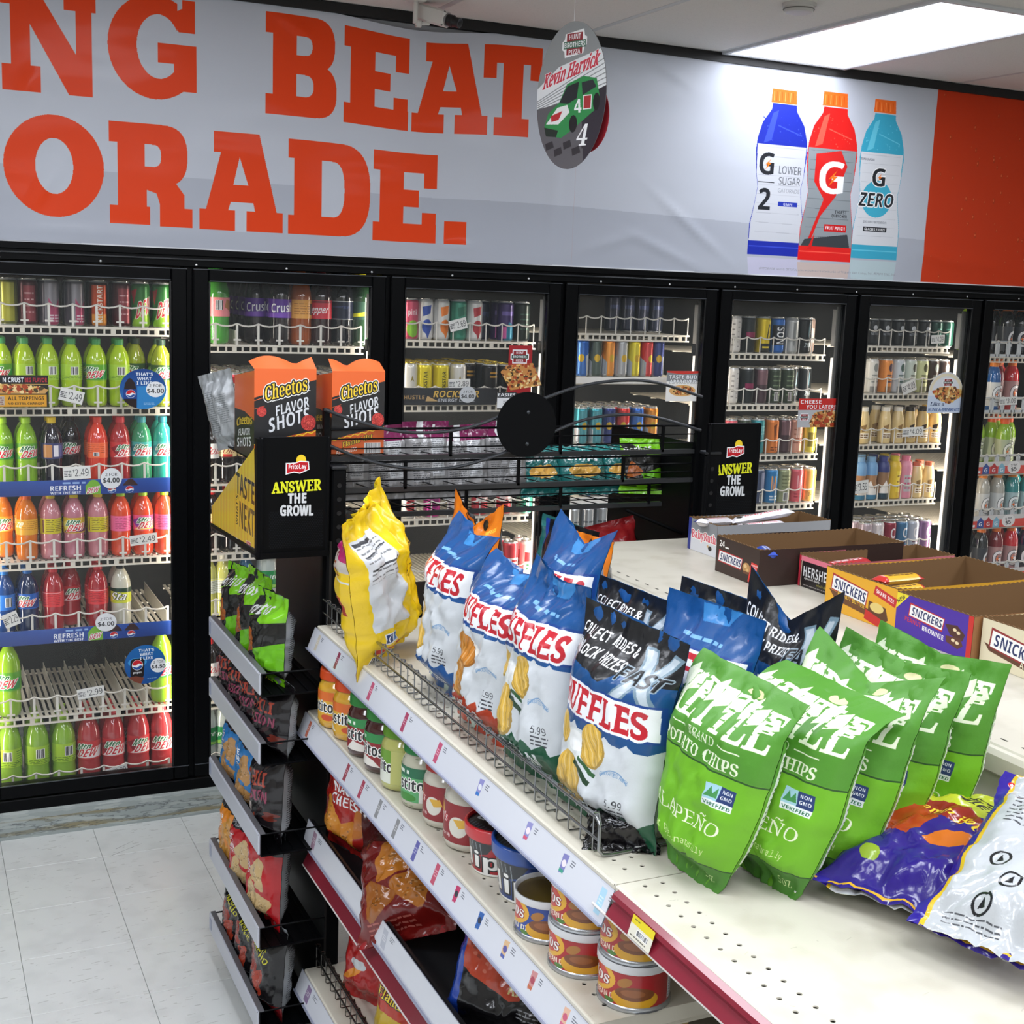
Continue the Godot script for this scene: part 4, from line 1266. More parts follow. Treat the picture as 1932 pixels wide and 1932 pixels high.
func liquid(h: String) -> StandardMaterial3D:
	var k := "liq|" + h
	if not mats.has(k):
		var m := StandardMaterial3D.new()
		m.albedo_color = hexc(h)
		m.roughness = 0.08
		m.clearcoat_enabled = true
		m.clearcoat = 1.0
		m.clearcoat_roughness = 0.03
		m.backlight_enabled = true
		m.backlight = hexc(h) * 0.2
		mats[k] = m
	return mats[k]

# a row on a shelf: [px, kind] pairs, px of the photograph; deep = further rows behind
func row(d: int, s: int, items: Array, deep := 1, gap := 0.0, cyc := []) -> void:
	var y: float = SHELF_Y[d][s]
	for k in range(0, items.size(), 2):
		var kind: String = items[k + 1]
		var back := 0.0
		if kind.begins_with("-"):
			kind = kind.substr(1)
			back = 0.075
		var shape: String = drinks[kind][0] if drinks.has(kind) else kind.get_slice(":", 0)
		var r: float = {"soda": 0.0365, "litre": 0.042, "sport": 0.04, "can16": 0.0335, "slim": 0.0295, "can12": 0.0335, "coffee": 0.0315, "shake": 0.0345}[shape]
		var z := -0.142 - r
		# the pixel column meets the row's plane a little above the shelf
		var py := 966.0
		var x := 0.0
		for it in 4:
			x = on_z(items[k], py, z).x
			var dd: Vector3 = cam_basis.inverse() * (Vector3(x, y + 0.09, z) - EYE)
			py = 966.0 - FOC * dd.y / -dd.z
		for b in deep:
			drink(kind, Vector3(x, y, z - back - b * (2 * r + 0.004 + gap)), d, s, rng.randf_range(-0.5, 0.5) if shape != "can16" else rng.randf_range(-0.15, 0.15))

func cooler_stock() -> void:
	drink_meshes()
	drink_prints()
	# first door
	row(1, 0, [14, "can_olive", 52, "can_maroon", 92, "can_kpink", 140, "can_kpink", 185, "can_korange", 229, "can_maroon", 264, "can_dew", 304, "can_dew"], 2)
	row(1, 1, [3, "lime", 46, "lime_back", 91, "lime_back", 135, "lime_back", 182, "lime", 225, "lime_back", 262, "-lime_zero", 304, "lime_zero"], 2)
	row(1, 2, [5, "lime_clear", 50, "lime_clear", 98, "berry", 138, "-black_soda", 184, "orange_red", 227, "red_dew", 267, "teal", 307, "teal_blue"], 2)
	row(1, 3, [8, "-dark_orange", 51, "orange", 96, "mauve_back", 140, "mauve", 185, "mauve_back", 228, "coral_back", 270, "coral", 310, "coral_back"], 2)
	row(1, 4, [9, "blue_back", 53, "blue", 101, "red_back", 138, "-dark_red", 185, "red_back", 228, "lemon"], 2)
	row(1, 5, [17, "litre_lime", 305, "litre_lime"], 1)
	row(1, 6, [19, "litre_zero", 71, "litre_zero", 121, "litre_zero", 168, "litre_red", 214, "litre_red", 261, "litre_red", 305, "litre_red"], 2)
	# second door
	row(2, 0, [411, "melon", 528, "grape", 567, "amber", 605, "pepper", 645, "cola_dark", 681, "tonic"], 2)
	for k in 4:
		drink("grape", Vector3(0.945, SHELF_Y[2][0], -0.27 - k * 0.088), 2, 0)
	row(2, 1, [404, "can12:pop_red:red soda can", 439, "can12:pop_red:red soda can", 474, "can12:pop_green:green soda can", 509, "can12:pop_brown:brown soda can", 545, "can12:pop_orange:orange soda can", 581, "can12:pop_grape:dark purple soda can", 617, "can12:pop_brown:brown soda can", 653, "can12:pop_red:red soda can", 685, "can12:pop_silver:silver soda can"], 6)
	row(2, 2, [396, "cola_white", 428, "cola", 466, "cola"], 2)
	row(2, 3, [398, "cola", 436, "cola_white", 475, "pepper"], 2)
	row(2, 4, [392, "pale_lime", 421, "pale_lime", 463, "blue_juice", 503, "clear_soda", 541, "orange_pop", 577, "clear_soda", 609, "orange_pop"], 1)
	row(2, 5, [395, "cola_white", 432, "pepper"], 1)
	row(2, 6, [388, "clear_soda", 424, "clear_soda"], 1)
	# third door
	var c16 := "can16:%s:%s"
	row(3, 0, [773, c16 % ["juice_pink", "pink tall can"], 801, c16 % ["tea_blue", "white tall can with blue splash"], 832, c16 % ["tea_orange", "white tall can with orange splash"], 864, c16 % ["tea_green", "sea-green tall can"], 894, c16 % ["tea_red", "white tall can with red splash"], 923, "-" + c16 % ["black_navy", "navy tall can"], 953, c16 % ["purple_teal", "purple and teal tall can"], 984, c16 % ["black_green", "black tall can"]], 2)
	var gold := ":d8c256"
	row(3, 1, [771, c16 % ["rock_white", "white tall can with gold lid"] + gold, 799, c16 % ["rock_yellow", "yellow tall can"] + gold, 831, c16 % ["rock_yellow", "yellow tall can"] + gold, 863, c16 % ["rock_white", "white tall can with gold lid"] + gold, 896, "-" + c16 % ["rock_black", "black tall can with gold lid"] + gold, 924, c16 % ["rock_black", "black tall can with gold lid"] + gold, 952, c16 % ["rock_black", "black tall can with gold lid"] + gold], 4)
	row(3, 2, [752, "can12:fizz_red:pink sparkling can", 783, "can12:fizz_red:pink sparkling can", 814, "can12:fizz_white:white sparkling can", 846, "can12:fizz_pink:magenta sparkling can", 876, "can12:fizz_green:green sparkling can", 905, "can12:fizz_gold:gold sparkling can", 932, "can12:fizz_red:pink sparkling can", 962, "can12:fizz_white:white sparkling can"], 2)
	row(3, 3, [770, c16 % ["tea_red", "white tall can with red splash"], 815, c16 % ["fizz_pink", "magenta tall can"], 860, c16 % ["tea_blue", "white tall can with blue splash"], 905, c16 % ["fizz_red", "pink tall can"], 950, c16 % ["fizz_red", "pink tall can"], 990, c16 % ["tea_green", "sea-green tall can"]], 1)
	row(3, 4, [930, c16 % ["fizz_white", "white tall can"], 962, c16 % ["fizz_red", "pink tall can"], 995, c16 % ["fizz_white", "white tall can"]], 2)
	# fourth door
	var sl := "slim:%s:%s"
	for k in 4:
		drink(c16 % ["black_navy", "dark tall can set far back"], Vector3(2.53 + k * 0.072, SHELF_Y[4][0], -0.42), 4, 0)
	row(4, 1, [1098, sl % ["bull_blue", "blue slim can"], 1123, sl % ["bull_green", "dark green slim can"], 1147, sl % ["bull_orange", "orange slim can"], 1171, sl % ["bull_silver", "silver slim can"], 1195, sl % ["bull_yellow", "yellow slim can"], 1219, sl % ["bull_red", "red slim can"], 1240, sl % ["bull_navy", "navy slim can"]], 6)
	row(4, 2, [1095, sl % ["bull_teal", "teal slim can"], 1123, sl % ["bull_teal", "teal slim can"], 1148, sl % ["bull_navy", "navy slim can"], 1175, sl % ["bull_red", "red slim can"], 1201, sl % ["bull_blue", "blue slim can"], 1228, sl % ["bull_orange", "orange slim can"]], 4)
	row(4, 3, [1105, sl % ["bull_classic", "blue and silver slim can"], 1135, sl % ["bull_classic", "blue and silver slim can"], 1165, sl % ["bull_classic", "blue and silver slim can"], 1195, sl % ["bull_red", "red slim can"], 1222, sl % ["bull_classic", "blue and silver slim can"]], 2)
	row(4, 4, [1080, sl % ["bull_chrome", "chrome slim can"], 1107, sl % ["bull_chrome", "chrome slim can"], 1134, sl % ["bull_chrome", "chrome slim can"], 1160, sl % ["bull_chrome", "chrome slim can"], 1186, sl % ["bull_chrome", "chrome slim can"]], 2)
	# fifth door
	row(5, 0, [1384, c16 % ["fang_white", "white tall can"], 1411, c16 % ["fang_black_pink", "black tall can with pink band"], 1439, c16 % ["fang_yellow", "yellow and black tall can"], 1466, c16 % ["nos", "blue tall can with big upright letters"], 1492, c16 % ["fang_silver", "silver tall can"], 1517, c16 % ["fang_black", "black tall can"], 1543, "-" + c16 % ["fang_tan", "tan tall can"]], 2)
	row(5, 1, [1379, c16 % ["fang_white", "white tall can"], 1408, c16 % ["fang_black_pink", "black tall can with pink band"], 1434, c16 % ["fang_plum", "plum tall can"], 1459, c16 % ["fang_green", "dark green tall can"], 1484, c16 % ["fang_green", "dark green tall can"], 1512, "-" + c16 % ["fang_black", "black tall can"], 1536, "-" + c16 % ["fang_black", "black tall can"]], 2)
	row(5, 2, [1376, c16 % ["fang_coral", "coral tall can"], 1402, c16 % ["fang_green", "green tall can"], 1428, c16 % ["fang_teal", "teal tall can"], 1455, c16 % ["fang_orange", "orange tall can"], 1478, c16 % ["fang_plum", "plum tall can"], 1500, c16 % ["fang_peach", "peach tall can"], 1526, c16 % ["fang_gold", "gold tall can"]], 2)
	row(5, 3, [1428, c16 % ["fang_navy", "grey-blue tall can"], 1453, c16 % ["fang_blue", "bright blue tall can"], 1477, c16 % ["fang_olive", "olive tall can"], 1501, c16 % ["fang_coral", "coral tall can"], 1525, c16 % ["fang_sun", "tan and gold tall can"]], 2)
	row(5, 4, [1440, c16 % ["fang_black", "black tall can"], 1466, c16 % ["fang_plum", "plum tall can"], 1492, c16 % ["fang_black", "black tall can"], 1518, c16 % ["fang_navy", "grey-blue tall can"]], 2)
	# sixth door
	var c12 := "can12:%s:%s"
	row(6, 0, [1645, c12 % ["nitro", "small black coffee can"], 1669, c12 % ["nitro", "small black coffee can"], 1694, c12 % ["nitro", "small black coffee can"], 1719, c12 % ["nitro", "small black coffee can"], 1743, c12 % ["nitro", "small black coffee can"], 1765, c12 % ["nitro_green", "small green coffee can"], 1786, c12 % ["nitro_green", "small green coffee can"]], 3)
	row(6, 1, [1643, c16 % ["star_white", "white coffee can"], 1670, c16 % ["star_orange", "orange coffee can"], 1693, c16 % ["star_silver", "silver coffee can"], 1715, c16 % ["star_mint", "pale green coffee can"], 1737, c16 % ["star_olive", "pale olive coffee can"], 1757, c16 % ["star_cocoa", "dark brown coffee can"], 1777, c16 % ["star_cocoa", "dark brown coffee can"]], 3)
	var cf := "coffee:%s:%s::%s"
	row(6, 2, [1628, cf % ["frap_cream", "cream coffee bottle with white cap", "e8e2d4"], 1669, cf % ["frap_cream", "cream coffee bottle with white cap", "e8e2d4"], 1693, cf % ["frap_cream", "cream coffee bottle with white cap", "e8e2d4"], 1716, cf % ["frap_dark", "tan coffee bottle with dark cap", "2a1e18"], 1740, cf % ["frap_dark", "tan coffee bottle with dark cap", "2a1e18"], 1764, cf % ["frap_sun", "golden coffee bottle", "c8a44a"]], 2)
	row(6, 3, [1620, "shake:shake_blue:brown shake bottle with blue cap::7fa8cc", 1641, "shake:shake_blue:brown shake bottle with blue cap::7fa8cc", 1664, "shake:shake_navy:brown shake bottle with navy cap::3a3f80", 1685, "shake:juice_yellow:yellow juice bottle::d8c02c", 1706, "shake:juice_rose:pink juice bottle::e07a94", 1728, cf % ["frap_cream", "cream coffee bottle with red cap", "c86a4a"], 1751, cf % ["frap_cream", "cream coffee bottle with red cap", "c86a4a"]], 2)
	row(6, 4, [1630, c16 % ["selt_pale", "mauve tall can"], 1653, c16 % ["selt_white", "white tall can"], 1676, c16 % ["selt_maroon", "maroon tall can"], 1698, c16 % ["selt_blue", "blue tall can"], 1719, c16 % ["selt_ice", "pale silver tall can"], 1742, c16 % ["selt_plum", "plum tall can"]], 3)
	# seventh door
	row(7, 0, [1868, "-sp_green", 1896, "sp_black", 1924, "sp_black"], 2)
	row(7, 1, [1871, "sp_blue", 1899, "-sp_maroon", 1927, "-sp_red"], 2)
	row(7, 2, [1862, "-sp_green", 1891, "sp_lime", 1920, "-sp_green"], 2)
	row(7, 3, [1850, "sp_clear", 1878, "sp_clear", 1906, "sp_teal", 1934, "sp_teal"], 2)
	row(7, 4, [1847, "sp_black", 1875, "sp_maroon", 1903, "sp_red", 1931, "sp_navy"], 2)
	signs()

# a printed card: four pixel corners (left, top, right, bottom) on the plane z
func card(called: String, label: String, category: String, l: float, t: float, r: float, b: float, z: float, c: Cv, shape := "", group := "", tilt := 0.0, rough := 0.35) -> Node3D:
	var p := on_z((l + r) / 2, (t + b) / 2, z)
	var w := on_z(r, (t + b) / 2, z).x - on_z(l, (t + b) / 2, z).x
	var h := on_z((l + r) / 2, t, z).y - on_z((l + r) / 2, b, z).y
	var o := thing(called, label, category, p, 0, group)
	o.rotation.z = tilt
	part("card", card_mesh(w, h, shape), pmat(c, rough, 0.2), o)
	return o
func card_mesh(w: float, h: float, shape := "") -> ArrayMesh:
	var pts := PackedVector2Array()
	match shape:
		"round":
			for k in 36:
				pts.append(Vector2(cos(TAU * k / 36) * w / 2, sin(TAU * k / 36) * h / 2))
		"arch":
			pts.append_array([Vector2(-w / 2, -h / 2), Vector2(w / 2, -h / 2)])
			for k in 21:
				pts.append(Vector2(cos(PI * k / 20) * w / 2, -h * 0.0 + sin(PI * k / 20) * h / 2))
		_:
			pts.append_array([Vector2(-w / 2, -h / 2), Vector2(w / 2, -h / 2), Vector2(w / 2, h / 2), Vector2(-w / 2, h / 2)])
	var m := Mb.new()
	m.prism(pts, -0.0008, 0.0008)
	return m.mesh()

func pizza(c: Cv, pts: Array, seed: int) -> void:
	c.pl(pts, hexc("c98a4a"))
	var r := RandomNumberGenerator.new()
	r.seed = seed
	var lo := Vector2(1e9, 1e9)
	var hi := Vector2(-1e9, -1e9)
	var poly := PackedVector2Array()
	for k in range(0, pts.size(), 2):
		var p := Vector2(pts[k], pts[k + 1])
		poly.append(p)
		lo = lo.min(p); hi = hi.max(p)
	var mid := (lo + hi) / 2
	for k in 150:
		var p := Vector2(r.randf_range(lo.x, hi.x), r.randf_range(lo.y, hi.y))
		p = mid + (p - mid) * 0.93
		if Geometry2D.is_point_in_polygon(p, poly):
			var s := (hi.x - lo.x) * r.randf_range(0.012, 0.04)
			c.ell(p.x, p.y, s * 1.4, s, hexc(["a8431f", "e0b866", "6b3a1e", "c25a2a", "efd296", "4a3a20"][r.randi() % 6]), r.randf() * 3)

func price_tag(l: float, t: float, r: float, b: float, txt: String, where: String, tilt := 0.0) -> void:
	var c := canvas(160, 64, "e8e8e4")
	c.lines(6, 20, 42, 4, 8, 4, hexc("3a3c40"), 4)
	c.txt("$", 62, 22, 16, hexc("2a2c30"), {font = "sans"})
	c.txt(txt, 108, 32, 36, hexc("22242a"), {font = "sans", wide = 78})
	card("price_tag", "small white price tag reading $%s %s" % [txt, where], "price tag", l, t, r, b, -0.118, c, "", "", tilt)

func pepsi(c: Cv, x: float, y: float, r: float) -> void:
	c.ell(x, y, r, r, hexc("f2f3f5"))
	var top := []
	var bot := []
	for k in 17:
		var a := PI + PI * k / 16.0
		top.append_array([x + cos(a) * r * 0.92, y + sin(a) * r * 0.92 - r * 0.02])
	top.append_array([x + r * 0.3, y - r * 0.3, x - r * 0.4, y + r * 0.1])
	for k in 13:
		var a := 0.25 + (PI - 0.5) * k / 12.0
		bot.append_array([x + cos(a) * r * 0.92, y + sin(a) * r * 0.92])
	bot.append_array([x - r * 0.1, y + r * 0.5, x + r * 0.5, y + r * 0.1])
	c.pl(top, hexc("c9202c"))
	c.pl(bot, hexc("1d4f9c"))

func signs() -> void:
	var wt := hexc("f3f5f8")
	var bk := hexc("1b1c20")
	# round blue stickers
	for k in 2:
		var c := canvas(256, 256, "16549c")
		for q in 40:
			c.rect(0, q * 6.4, 256, 7, hexc("123f86").lerp(hexc("2478bd"), q / 40.0 if k == 0 else 0.75 - q / 80.0))
		if k == 0:
			c.pl([30, 90, 50, 60, 62, 60, 84, 90, 92, 140, 92, 250, 22, 250, 22, 140], hexc("23171a"))
			c.pl([20, 130, 94, 130, 94, 190, 20, 190], hexc("15408c"))
			pepsi(c, 60, 158, 26)
			c.pl([96, 110, 256, 110, 256, 256, 96, 256], hexc("2b82c4"))
			for q in 3:
				c.txt(["THAT'S", "WHAT", "I LIKE"][q], 135, 34 + q * 28, 20, wt, {wide = [92, 78, 84][q]})
			c.ell(196, 130, 52, 50, hexc("eceef1"))
			c.txt("2 FOR", 196, 106, 18, bk, {font = "sans", wide = 70})
			c.txt("$4.00", 196, 140, 32, bk, {wide = 92})
			c.lines(130, 215, 60, 2, 10, 3, hexc("9fc4e4"))
		else:
			c.ell(80, 110, 58, 30, hexc("3f95d2"))
			c.pl([38, 100, 52, 86, 112, 86, 124, 100, 118, 200, 100, 226, 46, 222, 36, 190], hexc("1c1416"))
			pepsi(c, 80, 128, 34)
			c.txt("pepsi", 78, 178, 18, wt, {wide = 50})
			c.pl([30, 205, 70, 200, 120, 215, 100, 256, 40, 256], hexc("7a4030"))
			for q in 3:
				c.txt(["THAT'S", "WHAT", "I LIKE"][q], 136, 34 + q * 26, 18, wt, {wide = [96, 82, 80][q]})
			c.ell(210, 140, 50, 48, hexc("eceef1"))
			c.txt("2 FOR", 210, 118, 16, bk, {font = "sans", wide = 62})
			c.txt("$4.50", 210, 148, 28, bk, {wide = 84})
			c.lines(140, 220, 60, 1, 10, 3, hexc("9fc4e4"))
		card("window_sticker", "round blue soda sticker with a printed %s on the glass" % ["bottle" if k == 0 else "can"], "sticker", [226, 235][k], [696, 1217][k], [314, 313][k], [772, 1290][k], -0.007, c, "round")
	var c1 := canvas(256, 160, "17181b")
	c1.txt("N CRUST", 92, 24, 24, wt, {wide = 96})
	c1.txt("BIG FLAVOR", 198, 24, 22, hexc("b8263a"), {wide = 104})
	c1.rect(0, 44, 256, 4, hexc("c8a05a"))
	c1.pl([0, 56, 120, 50, 230, 62, 256, 74, 240, 92, 0, 92], hexc("c99a5a"))
	pizza(c1, [0, 52, 130, 48, 236, 64, 200, 84, 0, 86], 5)
	c1.rect(0, 98, 246, 60, hexc("d99b2c"))
	c1.rect(0, 106, 50, 44, hexc("b8aca0"))
	c1.lines(2, 112, 44, 4, 10, 5, hexc("6a2420"))
	c1.txt("ALL TOPPINGS", 150, 116, 18, hexc("3a2a14"), {wide = 168})
	c1.txt("NO EXTRA CHARGE*", 150, 142, 12, hexc("3a2a14"), {wide = 168})
	card("window_sticker", "black and mustard pizza strip reading ALL TOPPINGS on the glass", "sticker", -12, 708, 92, 768, -0.007, c1)
	# blue strips clipped to two shelves
	for k in 2:
		var c := canvas(1024, 96, "23479a")
		for q in 48:
			c.rect(0, q * 2, 1024, 2, hexc("2a52a8").lerp(hexc("1c3a86"), q / 48.0))
		c.pl([380, 40, 400, 10, 440, 0, 560, 0, 590, 10, 600, 40], hexc("1e4398"))
		c.lines(440, 14, 120, 1, 10, 12, hexc("8fb0e0"))
		c.txt("REFRESH", 455, 52, 32, wt, {wide = 160})
		c.txt("WITH THE BEST", 455, 82, 16, wt, {wide = 160})
		c.pl([560, 96, 560, 40, 575, 20, 590, 4, 612, 4, 630, 20, 640, 40, 640, 96], hexc("7ab32f"))
		c.txt("DEW", 600, 68, 34, hexc("c02a34"), {wide = 60, edge = [[3.0, wt]], rise = -0.2, skew = 0.3})
		for q in 2:
			c.pl([664 + q * 96, 96, 664 + q * 96, 40, 680 + q * 96, 20, 694 + q * 96, 4, 716 + q * 96, 4, 730 + q * 96, 20, 744 + q * 96, 40, 744 + q * 96, 96], hexc("3a1c1c"))
			c.rect(664 + q * 96, 46, 80, 50, hexc("1d4090"))
			pepsi(c, 700 + q * 96, 70, 22)
		var y: float = SHELF_Y[1][2 if k == 0 else 4]
		var o := thing("shelf_strip", "blue printed price strip on the %s shelf of the door with round blue stickers" % ["third", "fifth"][k], "shelf strip", Vector3(0.287, y - 0.004, -0.118))
		part("strip", card_mesh(0.64, 0.052), pmat(c, 0.3, 0.3), o)
		var cc := canvas(128, 128, "e9ebee")
		cc.txt("2 FOR", 64, 40, 18, bk, {font = "sans", wide = 70})
		cc.txt("$4.00", 64, 76, 34, bk, {wide = 98})
		card("price_disc", "white round 2 FOR $4.00 disc on the %s blue shelf strip" % ["upper", "lower"][k], "price tag", [190, 180][k], [883, 1157][k], [230, 220][k], [922, 1191][k], -0.112, cc, "round")
	price_tag(112, 735, 158, 759, "2.49", "hung among lime bottles", -0.25)
	price_tag(119, 880, 171, 904, "2.49", "beside the dark purple soda", 0.05)
	price_tag(245, 1008, 297, 1027, "2.49", "in front of coral bottles", 0.1)
	price_tag(6, 1156, 36, 1182, "2.29", "under blue soda bottles", 0.35)
	price_tag(146, 1297, 197, 1316, "2.99", "on the empty shelf lanes", 0.1)
	price_tag(200, 1446, 241, 1462, "2.99", "below the large red bottles", 0.2)
	price_tag(848, 602, 881, 623, "2.69", "over the sea-green can", 0.25)
	price_tag(846, 715, 887, 733, "2.89", "over the yellow cans", 0.02)
	price_tag(1757, 632, 1782, 648, "4.09", "under the small green coffee cans", 0.05)
	price_tag(1703, 806, 1742, 823, "4.09", "on the coffee bottle shelf", 0.05)
	price_tag(1702, 719, 1728, 741, "4.09", "tilted under the coffee cans", 0.35)
	price_tag(1607, 907, 1638, 931, "3.59", "under the brown shakes", 0.08)
	price_tag(1886, 749, 1919, 764, "3.09", "under the dark red sports drinks", 0.03)
	var cs := canvas(512, 128, "22242a")
	cs.txt("HUSTLE", 60, 70, 30, hexc("b8935a"), {wide = 110})
	cs.pl([120, 100, 130, 60, 190, 100], hexc("c2a06a"))
	cs.txt("ROCKSTAR", 290, 46, 50, hexc("d8b04e"), {wide = 250, skew = 0.15, edge = [[2.0, hexc("3a2f18")]]})
	cs.txt("ENERGY DRINK", 290, 92, 24, hexc("b9bcc2"), {wide = 200})
	card("shelf_strip", "black and gold energy drink strip on the shelf below yellow cans", "shelf strip", 762, 732, 938, 764, -0.112, cs)
	var cd := canvas(128, 128, "cfd3d8")
	cd.txt("2 FOR", 64, 42, 18, bk, {font = "sans", wide = 70})
	cd.txt("$4.00", 64, 78, 34, bk, {wide = 100})
	card("price_disc", "white round 2 FOR $4.00 disc beside the gold energy strip", "price tag", 867, 729, 898, 760, -0.106, cd, "round")
	# pizza stickers on the glass
	var hunt := func(c: Cv, x: float, y: float, s: float) -> void:
		c.pl([x - s * 0.8, y - s * 0.75, x + s * 0.8, y - s * 0.75, x + s * 0.8, y - s * 0.35, x + s, y - s * 0.3, x + s, y + s * 0.3, x + s * 0.8, y + s * 0.35, x + s * 0.8, y + s * 0.75, x - s * 0.8, y + s * 0.75, x - s * 0.8, y + s * 0.35, x - s, y + s * 0.3, x - s, y - s * 0.3, x - s * 0.8, y - s * 0.35], wt)
		c.rect(x - s * 0.68, y - s * 0.62, s * 1.36, s * 1.24, hexc("8f2028"))
		c.rect(x - s * 0.88, y - s * 0.2, s * 1.76, s * 0.4, hexc("2f4a40"))
		c.txt("HUNT", x, y - s * 0.42, s * 0.26, wt, {wide = s * 0.8})
		c.txt("BROTHERS", x, y, s * 0.26, wt, {wide = s * 1.5})
		c.txt("PIZZA", x, y + s * 0.42, s * 0.26, wt, {wide = s * 0.8})
	var c3 := canvas(128, 256, "a81f26")
	hunt.call(c3, 60, 60, 50)
	c3.rect(0, 210, 128, 46, hexc("a81f26"))
	card("window_sticker", "red pizza sticker with white shield logo on the glass", "sticker", 959, 652, 1003, 742, -0.007, c3)
	var c4 := canvas(256, 192, "c98a4a")
	pizza(c4, [0, 0, 256, 0, 256, 192, 0, 192], 9)
	var sq := thing("window_sticker", "square cut-out pizza slab sticker on the glass", "sticker", on_z(982, 712, -0.005))
	var m4 := Mb.new()
	m4.prism(PackedVector2Array([Vector2(-0.085, 0.02), Vector2(-0.04, -0.05), Vector2(0.092, -0.03), Vector2(0.05, 0.055), Vector2(-0.06, 0.045)]), -0.001, 0.001)
	part("card", m4.mesh(), pmat(c4, 0.4), sq)
	var c5 := canvas(128, 128, "e4e6e8")
	c5.rect(0, 0, 128, 44, hexc("2b2d31"))
	c5.txt("EASIES", 62, 22, 26, wt, {wide = 116})
	c5.lines(40, 70, 70, 2, 16, 4, hexc("5a5d62"))
	card("window_sticker", "small white sticker reading EASIES under the pizza slab", "sticker", 938, 740, 974, 770, -0.006, c5)
	var c6 := canvas(192, 192, "e8e6e2")
	c6.rect(0, 0, 192, 66, hexc("86898c"))
	c6.pl([0, 0, 192, 0, 192, 14, 100, 22, 0, 10], hexc("c8342c"))
	c6.txt("TASTE BUD", 100, 38, 24, wt, {wide = 170, edge = [[2.0, hexc("55585c")]]})
	c6.txt("APPROVED.", 104, 68, 24, wt, {wide = 170, edge = [[2.0, hexc("55585c")]]})
	c6.ell(100, 125, 80, 36, hexc("d8a86a"))
	pizza(c6, [40, 125, 60, 105, 100, 98, 150, 106, 172, 125, 150, 145, 100, 152, 60, 145], 3)
	card("window_sticker", "round-bottomed pizza sticker reading TASTE BUD APPROVED on the glass", "sticker", 1257, 700, 1316, 757, -0.007, c6)
	var c7 := canvas(256, 192, "b4b6ba")
	c7.rect(0, 0, 256, 76, hexc("c4201c"))
	c7.txt("CHEESE", 82, 22, 26, wt, {wide = 140})
	c7.txt("YOU LATER!", 150, 56, 26, wt, {wide = 196})
	hunt.call(c7, 44, 124, 32)
	pizza(c7, [80, 160, 110, 96, 180, 78, 256, 84, 256, 192, 90, 192], 4)
	for q in [[150, 120], [195, 150], [130, 160], [215, 105], [240, 175], [170, 182]]:
		c7.ell(q[0], q[1], 20, 14, hexc("a83c1c"))
	card("window_sticker", "square pepperoni pizza sticker reading CHEESE YOU LATER! on the glass", "sticker", 1506, 752, 1577, 806, -0.007, c7)
	var c8 := canvas(192, 224, "dde0e6")
	c8.rect(0, 130, 192, 94, hexc("c9d6ea"))
	c8.ring(96, 100, 92, 16, PI, TAU, hexc("e6dcc0"))
	hunt.call(c8, 104, 58, 30)
	pizza(c8, [20, 110, 60, 84, 130, 80, 186, 100, 190, 130, 120, 176, 60, 150], 8)
	c8.txt("Like a", 56, 174, 20, hexc("22345c"), {font = "serif_bold", skew = 0.2})
	c8.txt("HUNK-A-BREAKFAST", 96, 206, 18, hexc("1f4a8c"), {wide = 176})
	card("window_sticker", "arched pizza slice breakfast sticker on the glass", "sticker", 1752, 702, 1816, 779, -0.007, c8, "arch")
	# red strips of the sports drink door
	for k in 3:
		var s := k + 2
		var c := canvas(512, 64, "e04a3e")
		c.pl([0, 0, 512, 0, 512, 20, 0, 30], hexc("d8d5d2"))
		c.pl([30, 64, 40, 20, 70, 4, 100, 20, 112, 64], hexc("e8322c"))
		c.lines(10, 46, 130, 1, 10, 12, wt)
		for q in 3:
			c.pl([150 + q * 40, 64, 150 + q * 40, 30, 166 + q * 40, 8, 184 + q * 40, 30, 184 + q * 40, 64], hexc(["2f4f9c", "b8242c", "7fb4cc"][q]))
			c.txt("G", 167 + q * 40, 44, 20, wt)
		c.ell(310, 32, 34, 32, hexc("ece9e6"))
		c.txt("2 for", 310, 20, 12, bk, {rot = -0.2})
		c.txt("$5", 310, 42, 22, bk, {rot = -0.2})
		var o := thing("shelf_strip", "red sports drink strip on the %s shelf of the sports drink door" % ORD[s], "shelf strip", Vector3(door_x(7) - 0.01, SHELF_Y[7][s] + 0.012, -0.112))
		part("strip", card_mesh(0.64, 0.06), pmat(c, 0.3, 0.3), o)

# ---------- the gondola: its left side faces the aisle (-x) ----------
const GX := 0.662
const SPINE := 1.285
const GZ0 := 1.525
const GZ1 := 3.018
const GZ2 := 4.3
const T1 := 1.1
const T2 := 0.885
const T3 := 0.53
const T4 := 0.19
const TOP := 1.27

